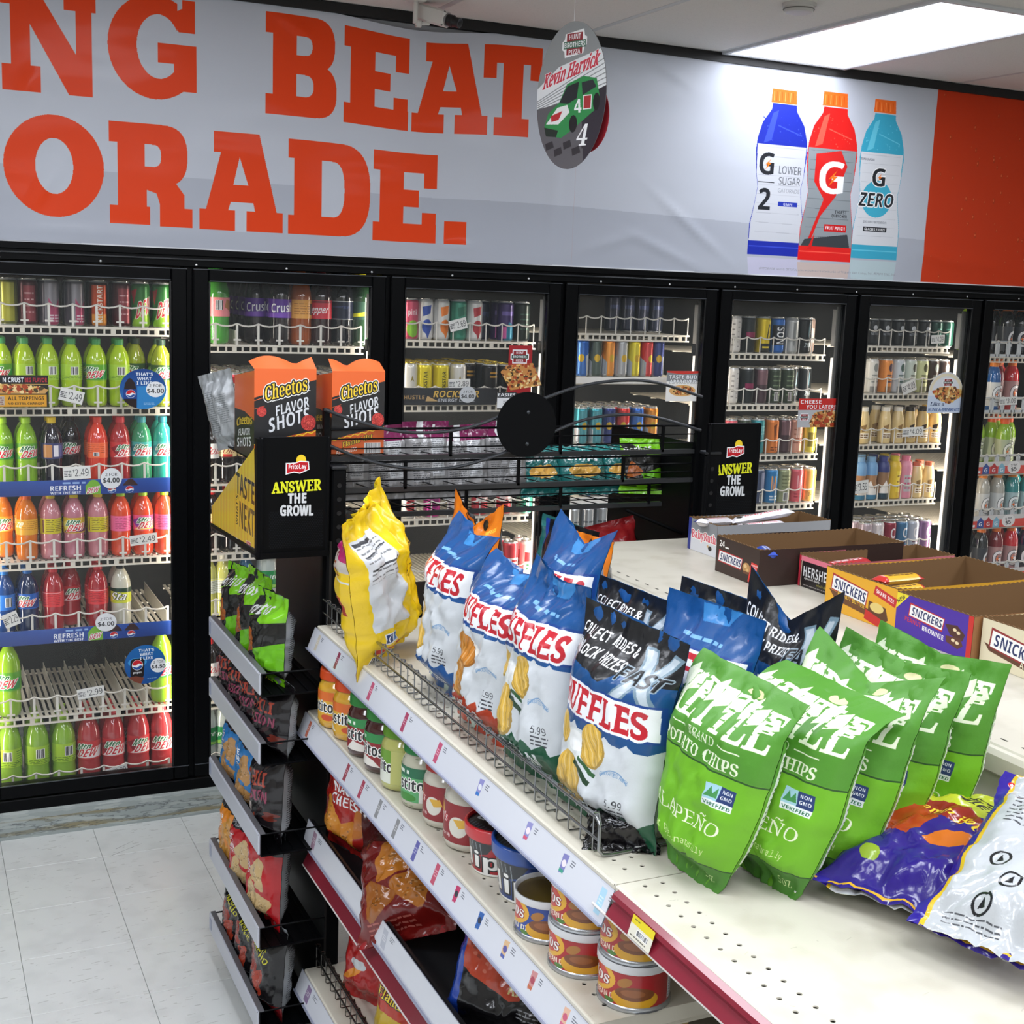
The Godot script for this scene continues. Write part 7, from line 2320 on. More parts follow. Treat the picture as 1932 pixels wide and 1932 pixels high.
const FACE_AISLE := -90.0
func bags_on_shelf() -> void:
	var rb := "ruf_back"
	# yellow bag turned away, showing its back panel
	bag("chip_bag", "crumpled yellow chip bag turned to show its nutrition panel", Vector3(0.745, T1, 1.8), Vector3(0.27, 0.37, 0.13), -138.0, -3.0, -16.0, "lays", "lays_back", {seed = 3, wrinkle = 0.02, twist = 0.25, peak = 0.2})
	bag("chip_bag", "orange cheese snack bag with black base behind the yellow bag", Vector3(0.945, T1, 1.78), Vector3(0.23, 0.31, 0.1), -84.0, 4.0, 0.0, "cheetos_black", "black_back", {seed = 8, peak = 0.7, wrinkle = 0.012})
	bag("chip_bag", "orange cheese snack bag half hidden behind the blue chip bags", Vector3(1.12, T1, 2.0), Vector3(0.21, 0.3, 0.08), -84.0, 4.0, 0.0, "cheetos_black", "black_back", {seed = 9, wrinkle = 0.009})
	bag("chip_bag", "navy snack bag at the back, beyond the orange bags", Vector3(1.19, T1, 1.8), Vector3(0.21, 0.28, 0.08), -80.0, 4.0, 0.0, "doritos_black", "black_back", {seed = 10})
	bag("chip_bag", "blue and white ridged chip bag with ORIGINAL on its blue base", Vector3(0.765, T1, 2.11), Vector3(0.25, 0.355, 0.12), -94.0, 4.0, -2.0, "ruf_original", rb, {seed = 12, flop = 0.4, wrinkle = 0.012, peak = 0.25})
	bag("chip_bag", "ridged chip bag with orange CHEDDAR base", Vector3(0.735, T1, 2.375), Vector3(0.235, 0.335, 0.11), -86.0, 5.0, -3.0, "ruf_cheddar", rb, {seed = 14, flop = 0.5, wrinkle = 0.014, peak = 0.2})
	bag("chip_bag", "blue ridged chip bag standing behind the orange CHEDDAR one", Vector3(0.91, T1, 2.32), Vector3(0.235, 0.375, 0.1), -90.0, 5.0, 0.0, "ruf_original", rb, {seed = 15, flop = 0.3, peak = 0.5})
	bag("chip_bag", "ridged chip bag with green base and plain blue top", Vector3(0.735, T1, 2.6), Vector3(0.245, 0.36, 0.12), -86.0, 4.0, -2.0, "ruf_onion", rb, {seed = 17, wrinkle = 0.012, fold = 0.4, peak = 0.2})
	bag("chip_bag", "ridged chip bag with green base and black prize banner at the wire fence end", Vector3(0.742, T1, 2.83), Vector3(0.25, 0.345, 0.12), -80.0, 4.0, -4.0, "ruf_promo", rb, {seed = 19, wrinkle = 0.009})
	bag("chip_bag", "ridged chip bag with dark top between two green-based ones", Vector3(0.865, T1, 2.63), Vector3(0.23, 0.335, 0.09), -86.0, 6.0, 0.0, "ruf_promo", rb, {seed = 20})
	bag("chip_bag", "blue ridged chip bag behind the black prize banner bag", Vector3(0.88, T1, 2.85), Vector3(0.24, 0.36, 0.1), -84.0, 6.0, 0.0, "ruf_onion", rb, {seed = 22})
	bag("chip_bag", "black-topped ridged chip bag at the back near the spine", Vector3(1.0, T1, 2.7), Vector3(0.23, 0.34, 0.08), -86.0, 5.0, 0.0, "ruf_promo", rb, {seed = 23})
	bag("chip_bag", "black-topped ridged chip bag beyond the green bags' far edge", Vector3(1.0, T1, 2.9), Vector3(0.2, 0.36, 0.07), -80.0, 5.0, 0.0, "ruf_promo", rb, {seed = 24, peak = 0.7})
	bag("small_bag", "small black foil bag lying at the near end of the wire fence", Vector3(0.72, T1 + 0.001, 2.925), Vector3(0.12, 0.1, 0.05), -30.0, 62.0, 0.0, "plain_black", "plain_black", {seed = 29, wrinkle = 0.014, rough = 0.18})
	# green bags lined up one behind the other
	var kb := "kettle_back"
	var words := ["at the head of the green row", "second in the green row", "third in the green row", "fourth in the green row", "fifth in the green row, against the spine"]
	for k in 5:
		bag("chip_bag", "green jalapeño chip bag, %s" % words[k], [Vector3(0.778, T1, 3.035), Vector3(0.87, T1, 3.09), Vector3(0.965, T1, 3.085), Vector3(1.065, T1, 3.06), Vector3(1.165, T1, 3.05)][k], Vector3(0.235, 0.322, 0.1), [-84.0, -82.0, -80.0, -80.0, -78.0][k], [8.0, 8.0, 7.0, 6.0, 3.0][k], [-5.0, -4.0, -4.0, -3.0, -3.0][k], "kettle", kb, {seed = 40 + k, wrinkle = 0.008, taper = 0.5, pinch = 0.06, flop = [0.35, 0.9, 0.4, 0.2, 0.1][k], peak = [0.0, 0.0, 0.5, 0.2, 0.2][k], rough = 0.5}, "green chip bags in a row")
	# two foil bags lying on the near shelf
	bag("foil_bag", "purple spicy snack bag lying face up beside the green bags", Vector3(0.95, T1 + 0.035, 3.27), Vector3(0.24, 0.3, 0.08), -62.0, 76.0, 0.0, "sabritas", "sabritas_back", {seed = 51, wrinkle = 0.013, rough = 0.2})
	bag("foil_bag", "silver-backed purple snack bag lying face down on the purple one", Vector3(0.965, T1 + 0.045, 3.44), Vector3(0.25, 0.3, 0.07), -70.0, 62.0, 0.0, "sabritas_back", "sabritas", {seed = 52, wrinkle = 0.014, rough = 0.16})

# ---------- jars, tubs and cans on tier two ----------
func wrap_part(parent: Node, called: String, prof: Array, m: Material, seg := 28) -> MeshInstance3D:
	var b := Mb.new()
	b.lathe(prof, seg, Vector3.ZERO, PI)
	return part(called, b.mesh(), m, parent)
func jar(label: String, z: float, x: float, food: String, lid: String, c: Cv, r := 0.0475, h := 0.143, turn := -80.0, speck := "") -> void:
	var t := thing("dip_jar", label, "jar", Vector3(x, T2, z), deg_to_rad(turn))
	var fm: StandardMaterial3D
	if speck:
		var fc := canvas(128, 128, food)
		for k in 90:
			fc.ell(rng.randf() * 128, rng.randf() * 128, rng.randf_range(1, 3), rng.randf_range(1, 2), hexc(speck).lerp(hexc(food), rng.randf_range(0.2, 0.7)))
		fm = pmat(fc, 0.12, 1.0)
	else:
		fm = mat(food, 0.1, 0.0, 1.0)
	wrap_part(t, "glass_body", [[0, 0.001, 1], [r * 0.8, 0, 1], [r * 0.97, 0.006, 0.95], [r, 0.016, 0.9], [r, h * 0.66, 0.3], [r * 0.95, h * 0.72, 0.2], [r * 0.84, h * 0.78, 0.1], [r * 0.82, h * 0.82, 0.05], [r * 0.82, h * 0.86, 0]], fm)
	wrap_part(t, "label", [[r + 0.0006, 0.018, 1.0], [r + 0.0006, h * 0.645, 0.0]], pmat(c, 0.35, 0.2))
	wrap_part(t, "lid", [[r * 0.86, h * 0.82], [r * 0.92, h * 0.825], [r * 0.93, h * 0.84], [r * 0.91, h * 0.97], [r * 0.91, h * 0.97], [r * 0.87, h * 0.995], [r * 0.8, h], [r * 0.76, h * 0.985], [0, h * 0.985]], mat(lid, 0.3, 0.1))
func jars_and_tubs() -> void:
	var wt := hexc("f0f0ec")
	var bk := hexc("17171a")
	var mk := func(base: String, ops: Array) -> Cv:
		var c := canvas(512, 128, base)
		ink(c, ops)
		return c
	var tos := ["t", "Tostitos", 0.5, 0.5, 0.36, 0.36, "17171a", {ed = "f0f0ec", ew = 4.0}]
	var queso: Cv = mk.call("d9a52c", [["r", 0.3, 0, 0.4, 0.3, "d86a24"], tos, ["p", [0.3, 0.95, 0.38, 0.7, 0.46, 0.95], "e8e2c8"], ["e", 0.58, 0.85, 0.06, 0.1, "c84a24"], ["r", 0.7, 0, 0.3, 1, "d9a93a"], ["r", 0, 0, 0.28, 1, "d9a93a"]])
	jar("jar of yellow cheese dip with orange lid beside the display wing", 1.645, 0.676, "d3a02c", "cf4a1c", queso)
	jar("jar of yellow cheese dip with orange lid, next to the red salsa", 1.738, 0.684, "d3a02c", "cf4a1c", queso, 0.0475, 0.143, -60.0)
	var salsa: Cv = mk.call("8c1f24", [["r", 0.28, 0, 0.44, 0.28, "2f8a48"], ["l", 0.32, 0.1, 0.2, 1, 0.1, 0.1, "e8f0e4"], tos, ["p", [0.42, 1, 0.5, 0.7, 0.6, 0.8, 0.66, 1], "e4e0d8"], ["r", 0.72, 0, 0.28, 1, "3a1614"], ["r", 0, 0, 0.26, 1, "3a1614"]])
	jar("jar of dark red salsa with green lid beside the yellow cheese dip", 1.85, 0.684, "3f1512", "2c7a34", salsa, 0.0475, 0.143, -66.0)
	jar("jar of dark red salsa with green lid beside the pale green dip", 1.955, 0.69, "3f1512", "2c7a34", salsa, 0.049, 0.143, -92.0)
	var guac: Cv = mk.call("6a9a2c", [["r", 0.3, 0, 0.1, 0.6, "4a7a24"], tos, ["p", [0.4, 1, 0.46, 0.66, 0.62, 0.7, 0.62, 1], "dfe2d4"], ["e", 0.42, 0.85, 0.05, 0.1, "3a5a1c"], ["r", 0.62, 0, 0.38, 1, "b9b96a"], ["r", 0, 0, 0.28, 1, "b9b96a"]])
	jar("jar of pale green avocado dip with olive lid", 2.06, 0.692, "b4b464", "5a8a1c", guac, 0.0495, 0.14, -98.0)
	var spin: Cv = mk.call("5aa86a", [["r", 0.24, 0, 0.5, 0.3, "1f6a48"], ["l", 0.32, 0.1, 0.2, 1, 0.1, 0.1, "e8f0e4"], tos, ["e", 0.5, 0.88, 0.08, 0.12, "3f8a34"], ["r", 0.6, 0.6, 0.14, 0.4, "e4e4dc"], ["r", 0.74, 0, 0.26, 1, "b9b7a2"], ["r", 0, 0, 0.24, 1, "b9b7a2"]])
	jar("jar of speckled spinach dip with green label and green lid", 2.165, 0.7, "bdbba6", "1f7a3c", spin, 0.0495, 0.14, -72.0, "4a6a3a")
	var onion: Cv = mk.call("8c1c22", [["e", 0.4, 0.3, 0.05, 0.26, "e8b42a"], ["t", "Lay's", 0.43, 0.45, 0.3, 0.13, "f0f0ec", {ed = "b8242c", ew = 3.0, font = "serif_bold", skew = 0.2}], ["e", 0.57, 0.58, 0.06, 0.26, "d9d6ca"], ["p", [0.54, 0.4, 0.62, 0.36, 0.64, 0.55, 0.58, 0.6], "d8a83a"], ["t", "French Onion Dip", 0.44, 0.84, 0.12, 0.16, "f0e8e4"]])
	jar("jar of white onion dip with red label, beside the spinach dip", 2.268, 0.708, "c9c5b6", "a82420", onion, 0.0495, 0.138, -84.0)
	jar("jar of white onion dip with red label, beside the red dip tub", 2.378, 0.715, "c9c5b6", "a82420", onion, 0.056, 0.148, -80.0)
	# plastic dip tubs
	for k in 2:
		var col: String = ["c8242c", "14489c"][k]
		var c := canvas(512, 160, ["a81c28", "173a7c"][k])
		c.pl([140, 0, 330, 0, 300, 60, 200, 100, 120, 90], hexc("1d2024"))
		c.rect(0, 0, 512, 10, wt)
		for q in 9:
			c.line(150 + q * 16, 20, 170 + q * 14, 80, 3, hexc("7c8488"))
		c.txt("dip", 262, 104, 96, wt, {wide = 150, edge = [[6.0, hexc("1c1e22")]]})
		c.rect(0, 148, 512, 12, wt)
		var t := thing("dip_tub", ["red-lidded tub of dip behind the blue one", "blue-lidded tub of dip beside the bean dip cans"][k], "tub", Vector3([0.718, 0.73][k], T2, [2.492, 2.608][k]), deg_to_rad(-78.0))
		var s: float = [1.1, 1.26][k]
		wrap_part(t, "cup", [[0, 0.001, 1], [0.041 * s, 0, 1], [0.044 * s, 0.004, 0.97], [0.052 * s, 0.066 * s, 0.0]], pmat(c, 0.3, 0.4), 32)
		wrap_part(t, "lid_rim", [[0.054 * s, 0.062 * s], [0.0575 * s, 0.066 * s], [0.0585 * s, 0.083 * s], [0.0585 * s, 0.083 * s], [0.057 * s, 0.086 * s], [0.053 * s, 0.086 * s], [0.0525 * s, 0.08 * s]], mat(col, 0.28, 0, 0.4), 32)
		var lc := canvas(256, 256, "16171b")
		lc.ell(170, 90, 64, 40, hexc("9a9280"), -0.4)
		lc.ell(160, 86, 50, 28, hexc("c0b48a"), -0.4)
		lc.txt("dip", 100, 150, 70, hexc("c9ccd2"), {wide = 120, rot = -0.2})
		for q in 10:
			lc.line(40 + q * 18, 200, 60 + q * 16, 240, 4, hexc("4a5a6a"))
		var dm := Mb.new()
		var ctr := dm.pt(Vector3(0, 0.0805 * s, 0), Vector3.UP, Vector2(0.5, 0.5))
		for q in 33:
			var an := TAU * q / 32
			dm.pt(Vector3(sin(an) * 0.053 * s, 0.0805 * s, cos(an) * 0.053 * s), Vector3.UP, Vector2(0.5 + sin(an) * 0.48, 0.5 + cos(an) * 0.48))
		for q in 32:
			dm.tri(ctr, ctr + 1 + q, ctr + 2 + q)
		part("lid_print", dm.mesh(), pmat(lc, 0.3, 0.4), t)
	# bean dip cans
	var spots := [[0.7, 2.735, 0, 1], [0.705, 2.852, 0, 0], [0.705, 2.852, 1, 0], [0.732, 2.966, 0, 0], [0.732, 2.966, 1, 0], [0.86, 2.75, 0, 0], [0.87, 2.9, 0, 0]]
	var cv := []
	for k in 2:
		var c := canvas(512, 128, ["a81c22", "1f3f94"][k])
		c.ell(170, 44, 84, 60, hexc("e0a82a"))
		c.ell(170, 44, 66, 46, hexc("c8382a"))
		c.txt("Fritos", 172, 46, 44, wt, {wide = 130, edge = [[3.0, hexc("8c1c1c")]], font = "serif_bold", skew = 0.1})
		c.txt("HOT BEAN DIP" if k == 0 else "BEAN DIP", 210, 104, 20, hexc("f0e6d2"), {wide = 110, rise = -0.15})
		c.ell(300, 96, 56, 36, hexc("d8a020"))
		c.ell(300, 78, 46, 24, hexc("7a4420"))
		c.ell(296, 76, 28, 13, hexc("96592e"))
		c.ell(276, 42, 20, 14, hexc("a8702c"), -0.8)
		c.ell(238, 116, 14, 8, hexc("4a7a2c"))
		c.rect(390, 10, 84, 108, hexc("dadbe0"))
		c.lines(396, 18, 72, 10, 10, 4, hexc("4a5488"), 4)
		cv.append(pmat(c, 0.3, 0.3))
	for q in spots:
		var words: String = "red bean dip can, %s of a stack of two %s" % [["bottom", "top"][q[2]], "at the near end" if q[1] > 2.9 else "beside the blue can"]
		if q[3] == 1:
			words = "blue bean dip can standing alone beside the dip tub"
		elif q[0] > 0.8:
			words = "red bean dip can standing %s at the back of the shelf" % ("alone" if q[1] < 2.9 else "behind the near stack")
		var t := thing("bean_dip_can", words, "can", Vector3(q[0], T2 + q[2] * 0.0605 * 1.24, q[1]), deg_to_rad(-60.0), "bean dip cans")
		wrap_part(t, "body", [[0.0000, 0.0025, 1], [0.0533, 0.0037, 1], [0.0552, 0.0099, 0.96], [0.0552, 0.0657, 0.0]], cv[q[3]], 32)
		wrap_part(t, "bottom_seam", [[0.0539, 0.0000], [0.0573, 0.0012], [0.0573, 0.0062], [0.0548, 0.0087]], mat("b9bcc0", 0.25, 0.8), 32)
		wrap_part(t, "lid_rim", [[0.0553, 0.0608], [0.0583, 0.0632], [0.0583, 0.0750], [0.0583, 0.0750], [0.0560, 0.0750], [0.0533, 0.0701], [0.0527, 0.0688]], mat("d9dadc", 0.35), 32)
		wrap_part(t, "lid", [[0.0531, 0.0689], [0.0372, 0.0689], [0.0000, 0.0689]], mat(["7a1c1e", "5a4a1c"][q[3]], 0.2, 0.2), 32)

# ---------- the two lower tiers ----------
func lower_tiers() -> void:
	bag("chip_bag", "red corn chip bag reading NACHO CHEESE standing in the black tray", Vector3(0.735, T3 + 0.01, 1.66), Vector3(0.28, 0.33, 0.14), -72.0, 6.0, 0.0, "doritos_red", "red_back", {seed = 61, wrinkle = 0.01, rough = 0.24})
	bag("chip_bag", "crumpled dark red chip bag slumped behind the nacho bag", Vector3(0.84, T3 + 0.01, 1.93), Vector3(0.27, 0.26, 0.13), -74.0, 24.0, 4.0, "doritos_chips", "red_back", {seed = 62, wrinkle = 0.014, rough = 0.2})
	bag("chip_bag", "dark red chip bag hanging its corner over the grey price strip", Vector3(0.68, T3 + 0.035, 2.13), Vector3(0.26, 0.28, 0.1), -66.0, 34.0, 30.0, "doritos_chips", "red_back", {seed = 63, wrinkle = 0.014, rough = 0.18, peak = 0.8})
	bag("chip_bag", "dark red chip bag lying deep in the tray beside the black bag", Vector3(0.86, T3 + 0.02, 2.42), Vector3(0.27, 0.28, 0.12), -70.0, 20.0, 0.0, "doritos_chips", "red_back", {seed = 64, wrinkle = 0.012, rough = 0.2})
	bag("chip_bag", "black chip bag with one big red chip and a blue edge", Vector3(0.73, T3 + 0.012, 2.52), Vector3(0.29, 0.31, 0.12), -56.0, 22.0, 0.0, "doritos_black", "black_back", {seed = 65, wrinkle = 0.012, rough = 0.18})
	bag("chip_bag", "see-through bag of round yellow tortilla chips in the tray", Vector3(0.74, T3 + 0.012, 2.82), Vector3(0.28, 0.29, 0.12), -60.0, 24.0, 0.0, "tostitos", "tostitos", {seed = 66, wrinkle = 0.012, rough = 0.2})
	bag("chip_bag", "red spicy cheese snack bag behind the lowest wire fence", Vector3(0.755, T4, 1.76), Vector3(0.24, 0.31, 0.11), -60.0, 8.0, 0.0, "flamin", "red_back", {seed = 67, wrinkle = 0.01, rough = 0.24})
	bag("chip_bag", "yellow and red spicy cheese snack bag behind the lowest wire fence", Vector3(0.755, T4, 1.99), Vector3(0.24, 0.3, 0.11), -58.0, 8.0, 0.0, "flamin_yellow", "grey_seam", {seed = 68, wrinkle = 0.01, rough = 0.24})
	bag("chip_bag", "dark spicy snack bag at the back of the lowest shelf", Vector3(0.9, T4, 2.2), Vector3(0.22, 0.28, 0.09), -60.0, 8.0, 0.0, "hot_mix", "black_back", {seed = 69})

# ---------- display rack at the gondola's end ----------
func growl_print() -> Cv:
	var c := canvas(384, 640, "08090a")
	for y in range(410, 620, 10):
		for k in 22:
			var x := 30 + k * 15 + (7 if (y / 10) % 2 else 0)
			c.pl([x, y - 4, x + 6, y, x, y + 4, x - 6, y], hexc("15171a"))
	frito(c, 196, 160, 72)
	c.txt("ANSWER", 192, 270, 62, hexc("d9dc2c"), {wide = 300, font = "serif_bold", edge = [[2.0, hexc("d9dc2c")]], rise = -0.04})
	c.txt("THE", 196, 336, 54, hexc("cfd2d4"), {wide = 110, edge = [[2.0, hexc("cfd2d4")]]})
	c.txt("GROWL", 194, 404, 58, hexc("cfd2d4"), {wide = 200, edge = [[2.0, hexc("cfd2d4")]], rise = 0.02})
	for k in 60:
		c.rect(40 + rng.randf() * 300, 240 + rng.randf() * 190, rng.randf_range(2, 5), 2, hexc("08090a"))
	return c
func frito(c: Cv, x: float, y: float, s: float) -> void:
	c.ell(x + s * 0.3, y - s * 0.5, s * 0.42, s * 0.42, hexc("e8c832"))
	c.pl([x - s, y - s * 0.3, x - s * 0.2, y - s * 0.32, x + s * 0.2, y - s * 0.45, x + s * 0.95, y - s * 0.4, x + s, y + s * 0.25, x + s * 0.2, y + s * 0.55, x - s * 0.3, y + s * 0.45, x - s, y + s * 0.6], hexc("eceef0"))
	c.pl([x - s * 0.92, y - s * 0.22, x - s * 0.2, y - s * 0.24, x + s * 0.2, y - s * 0.37, x + s * 0.87, y - s * 0.32, x + s * 0.92, y + s * 0.2, x + s * 0.2, y + s * 0.46, x - s * 0.3, y + s * 0.36, x - s * 0.92, y + s * 0.5], hexc("b8242c"))
	c.txt("FritoLay", x, y + s * 0.04, s * 0.5, hexc("f2f2f2"), {wide = s * 1.5})
func carton(label: String, at: Vector3, turn: float, w: float, h: float, d: float, torn: float) -> void:
	var t := thing("snack_carton", label, "carton", at, turn, "open orange and black cartons")
	var c := canvas(384, 512, "141416")
	c.pl([0, 0, 384, 0, 384, 60, 250, 90, 0, 160], hexc("e0642a"))
	c.line(0, 176, 60, 158, 4, hexc("d8602a"))
	c.line(0, 222, 66, 204, 3, hexc("b8501f"))
	c.txt("Cheetos", 196, 108, 86, hexc("ecc92e"), {wide = 260, rise = -0.22, font = "serif_bold", edge = [[13.0, hexc("f2f2f0")], [8.0, hexc("151515")]]})
	c.rect(322, 118, 24, 4, hexc("e8e8e8"))
	c.txt("FLAVOR", 236, 206, 58, hexc("d3d6da"), {wide = 206, rise = -0.26, skew = -0.05})
	c.txt("SHOTS", 216, 282, 80, hexc("d3d6da"), {wide = 250, rise = -0.26, skew = -0.05})
	c.ell(46, 236, 30, 28, hexc("b8322e"))
	c.ell(336, 300, 46, 44, hexc("b8322e"))
	for k in 90:
		var q := Vector2.from_angle(rng.randf() * TAU) * sqrt(rng.randf())
		c.ell(336 + q.x * 42, 300 + q.y * 40, 3, 3, hexc("d8564a") if k % 2 else hexc("8c2420"))
		c.ell(46 + q.x * 27, 236 + q.y * 25, 2, 2, hexc("d8564a") if k % 2 else hexc("8c2420"))
	c.pl([0, 512, 0, 424, 120, 390, 384, 342, 384, 512], hexc("c8581f"))
	zigzag_line(c, [0, 424, 384, 348], hexc("e8c02c"))
	c.txt("Flamin' Hot", 190, 424, 34, hexc("e8c02c"), {wide = 220, rise = -0.25, font = "serif_bold", edge = [[3.0, hexc("2a1410")]]})
	c.txt("ASTEROIDS", 110, 488, 26, hexc("f0e8e0"), {wide = 150, rise = -0.15})
	c.bars(240, 440, 120, 66, 4)
	var body := Mb.new()
	body.quad(Vector3(0, 0, 0), Vector3(w, 0, 0), Vector3(w, h, 0), Vector3(0, h, 0), Vector3(0, 0, 1))
	part("front_panel", body.mesh(), pmat(c, 0.42, 0.2), t)
	var sc := canvas(256, 512, "141416")
	sc.pl([0, 0, 256, 0, 256, 280, 0, 220], hexc("d8602a"))
	sc.txt("Cheetos", 130, 300, 56, hexc("ecc92e"), {wide = 200, rise = -0.2, font = "serif_bold", edge = [[5.0, hexc("151515")]]})
	sc.txt("FLAVOR", 130, 370, 40, hexc("d3d6da"), {wide = 150, rise = -0.25})
	sc.txt("SHOTS", 126, 430, 56, hexc("d3d6da"), {wide = 180, rise = -0.25})
	var sm := pmat(sc, 0.42, 0.2)
	for s in [0.0, w]:
		var m := Mb.new()
		m.quad(Vector3(s, 0, -d), Vector3(s, 0, 0), Vector3(s, h * (1.0 if s > 0 else 0.98), 0), Vector3(s, h * (0.86 if s == 0.0 else 1.0), -d), Vector3(-1 if s == 0.0 else 1, 0, 0))
		part("side_panel", m.mesh(), sm, t)
	part("back_panel", box_mesh(Vector3(w, h * 0.84, 0.002), Vector3(w / 2, h * 0.42, -d)), mat("a8602e", 0.7), t)
	part("bottom", box_mesh(Vector3(w, 0.002, d), Vector3(w / 2, 0.001, -d / 2)), mat("9a7a4c", 0.8), t)
	# torn top flap
	var f := Mb.new()
	f.grid(12, 4, func(u: float, v: float) -> Vector3:
		return Vector3(u * w, h - 0.0005 + v * 0.02 * (0.4 + absf(sin(u * 4.0 + torn))), -v * (0.05 + 0.012 * sin(u * 5.0 + torn * 3.0))))
	part("torn_flap", f.mesh(), mat("d8602a", 0.45), t)
	var inner := Mb.new()
	inner.quad(Vector3(0.001, 0, -0.0015), Vector3(w - 0.001, 0, -0.0015), Vector3(w - 0.001, h - 0.001, -0.0015), Vector3(0.001, h - 0.001, -0.0015), Vector3(0, 0, -1))
	part("inside", inner.mesh(), mat("a8906a", 0.8), t)
func zigzag_line(c: Cv, q: Array, col: Color) -> void:
	var a := Vector2(q[0], q[1])
	var b := Vector2(q[2], q[3])
	for k in 14:
		var p := a.lerp(b, k / 14.0)
		var r := a.lerp(b, (k + 1) / 14.0)
		c.line(p.x, p.y + (6 if k % 2 else -6), r.x, r.y + (-6 if k % 2 else 6), 6, col)

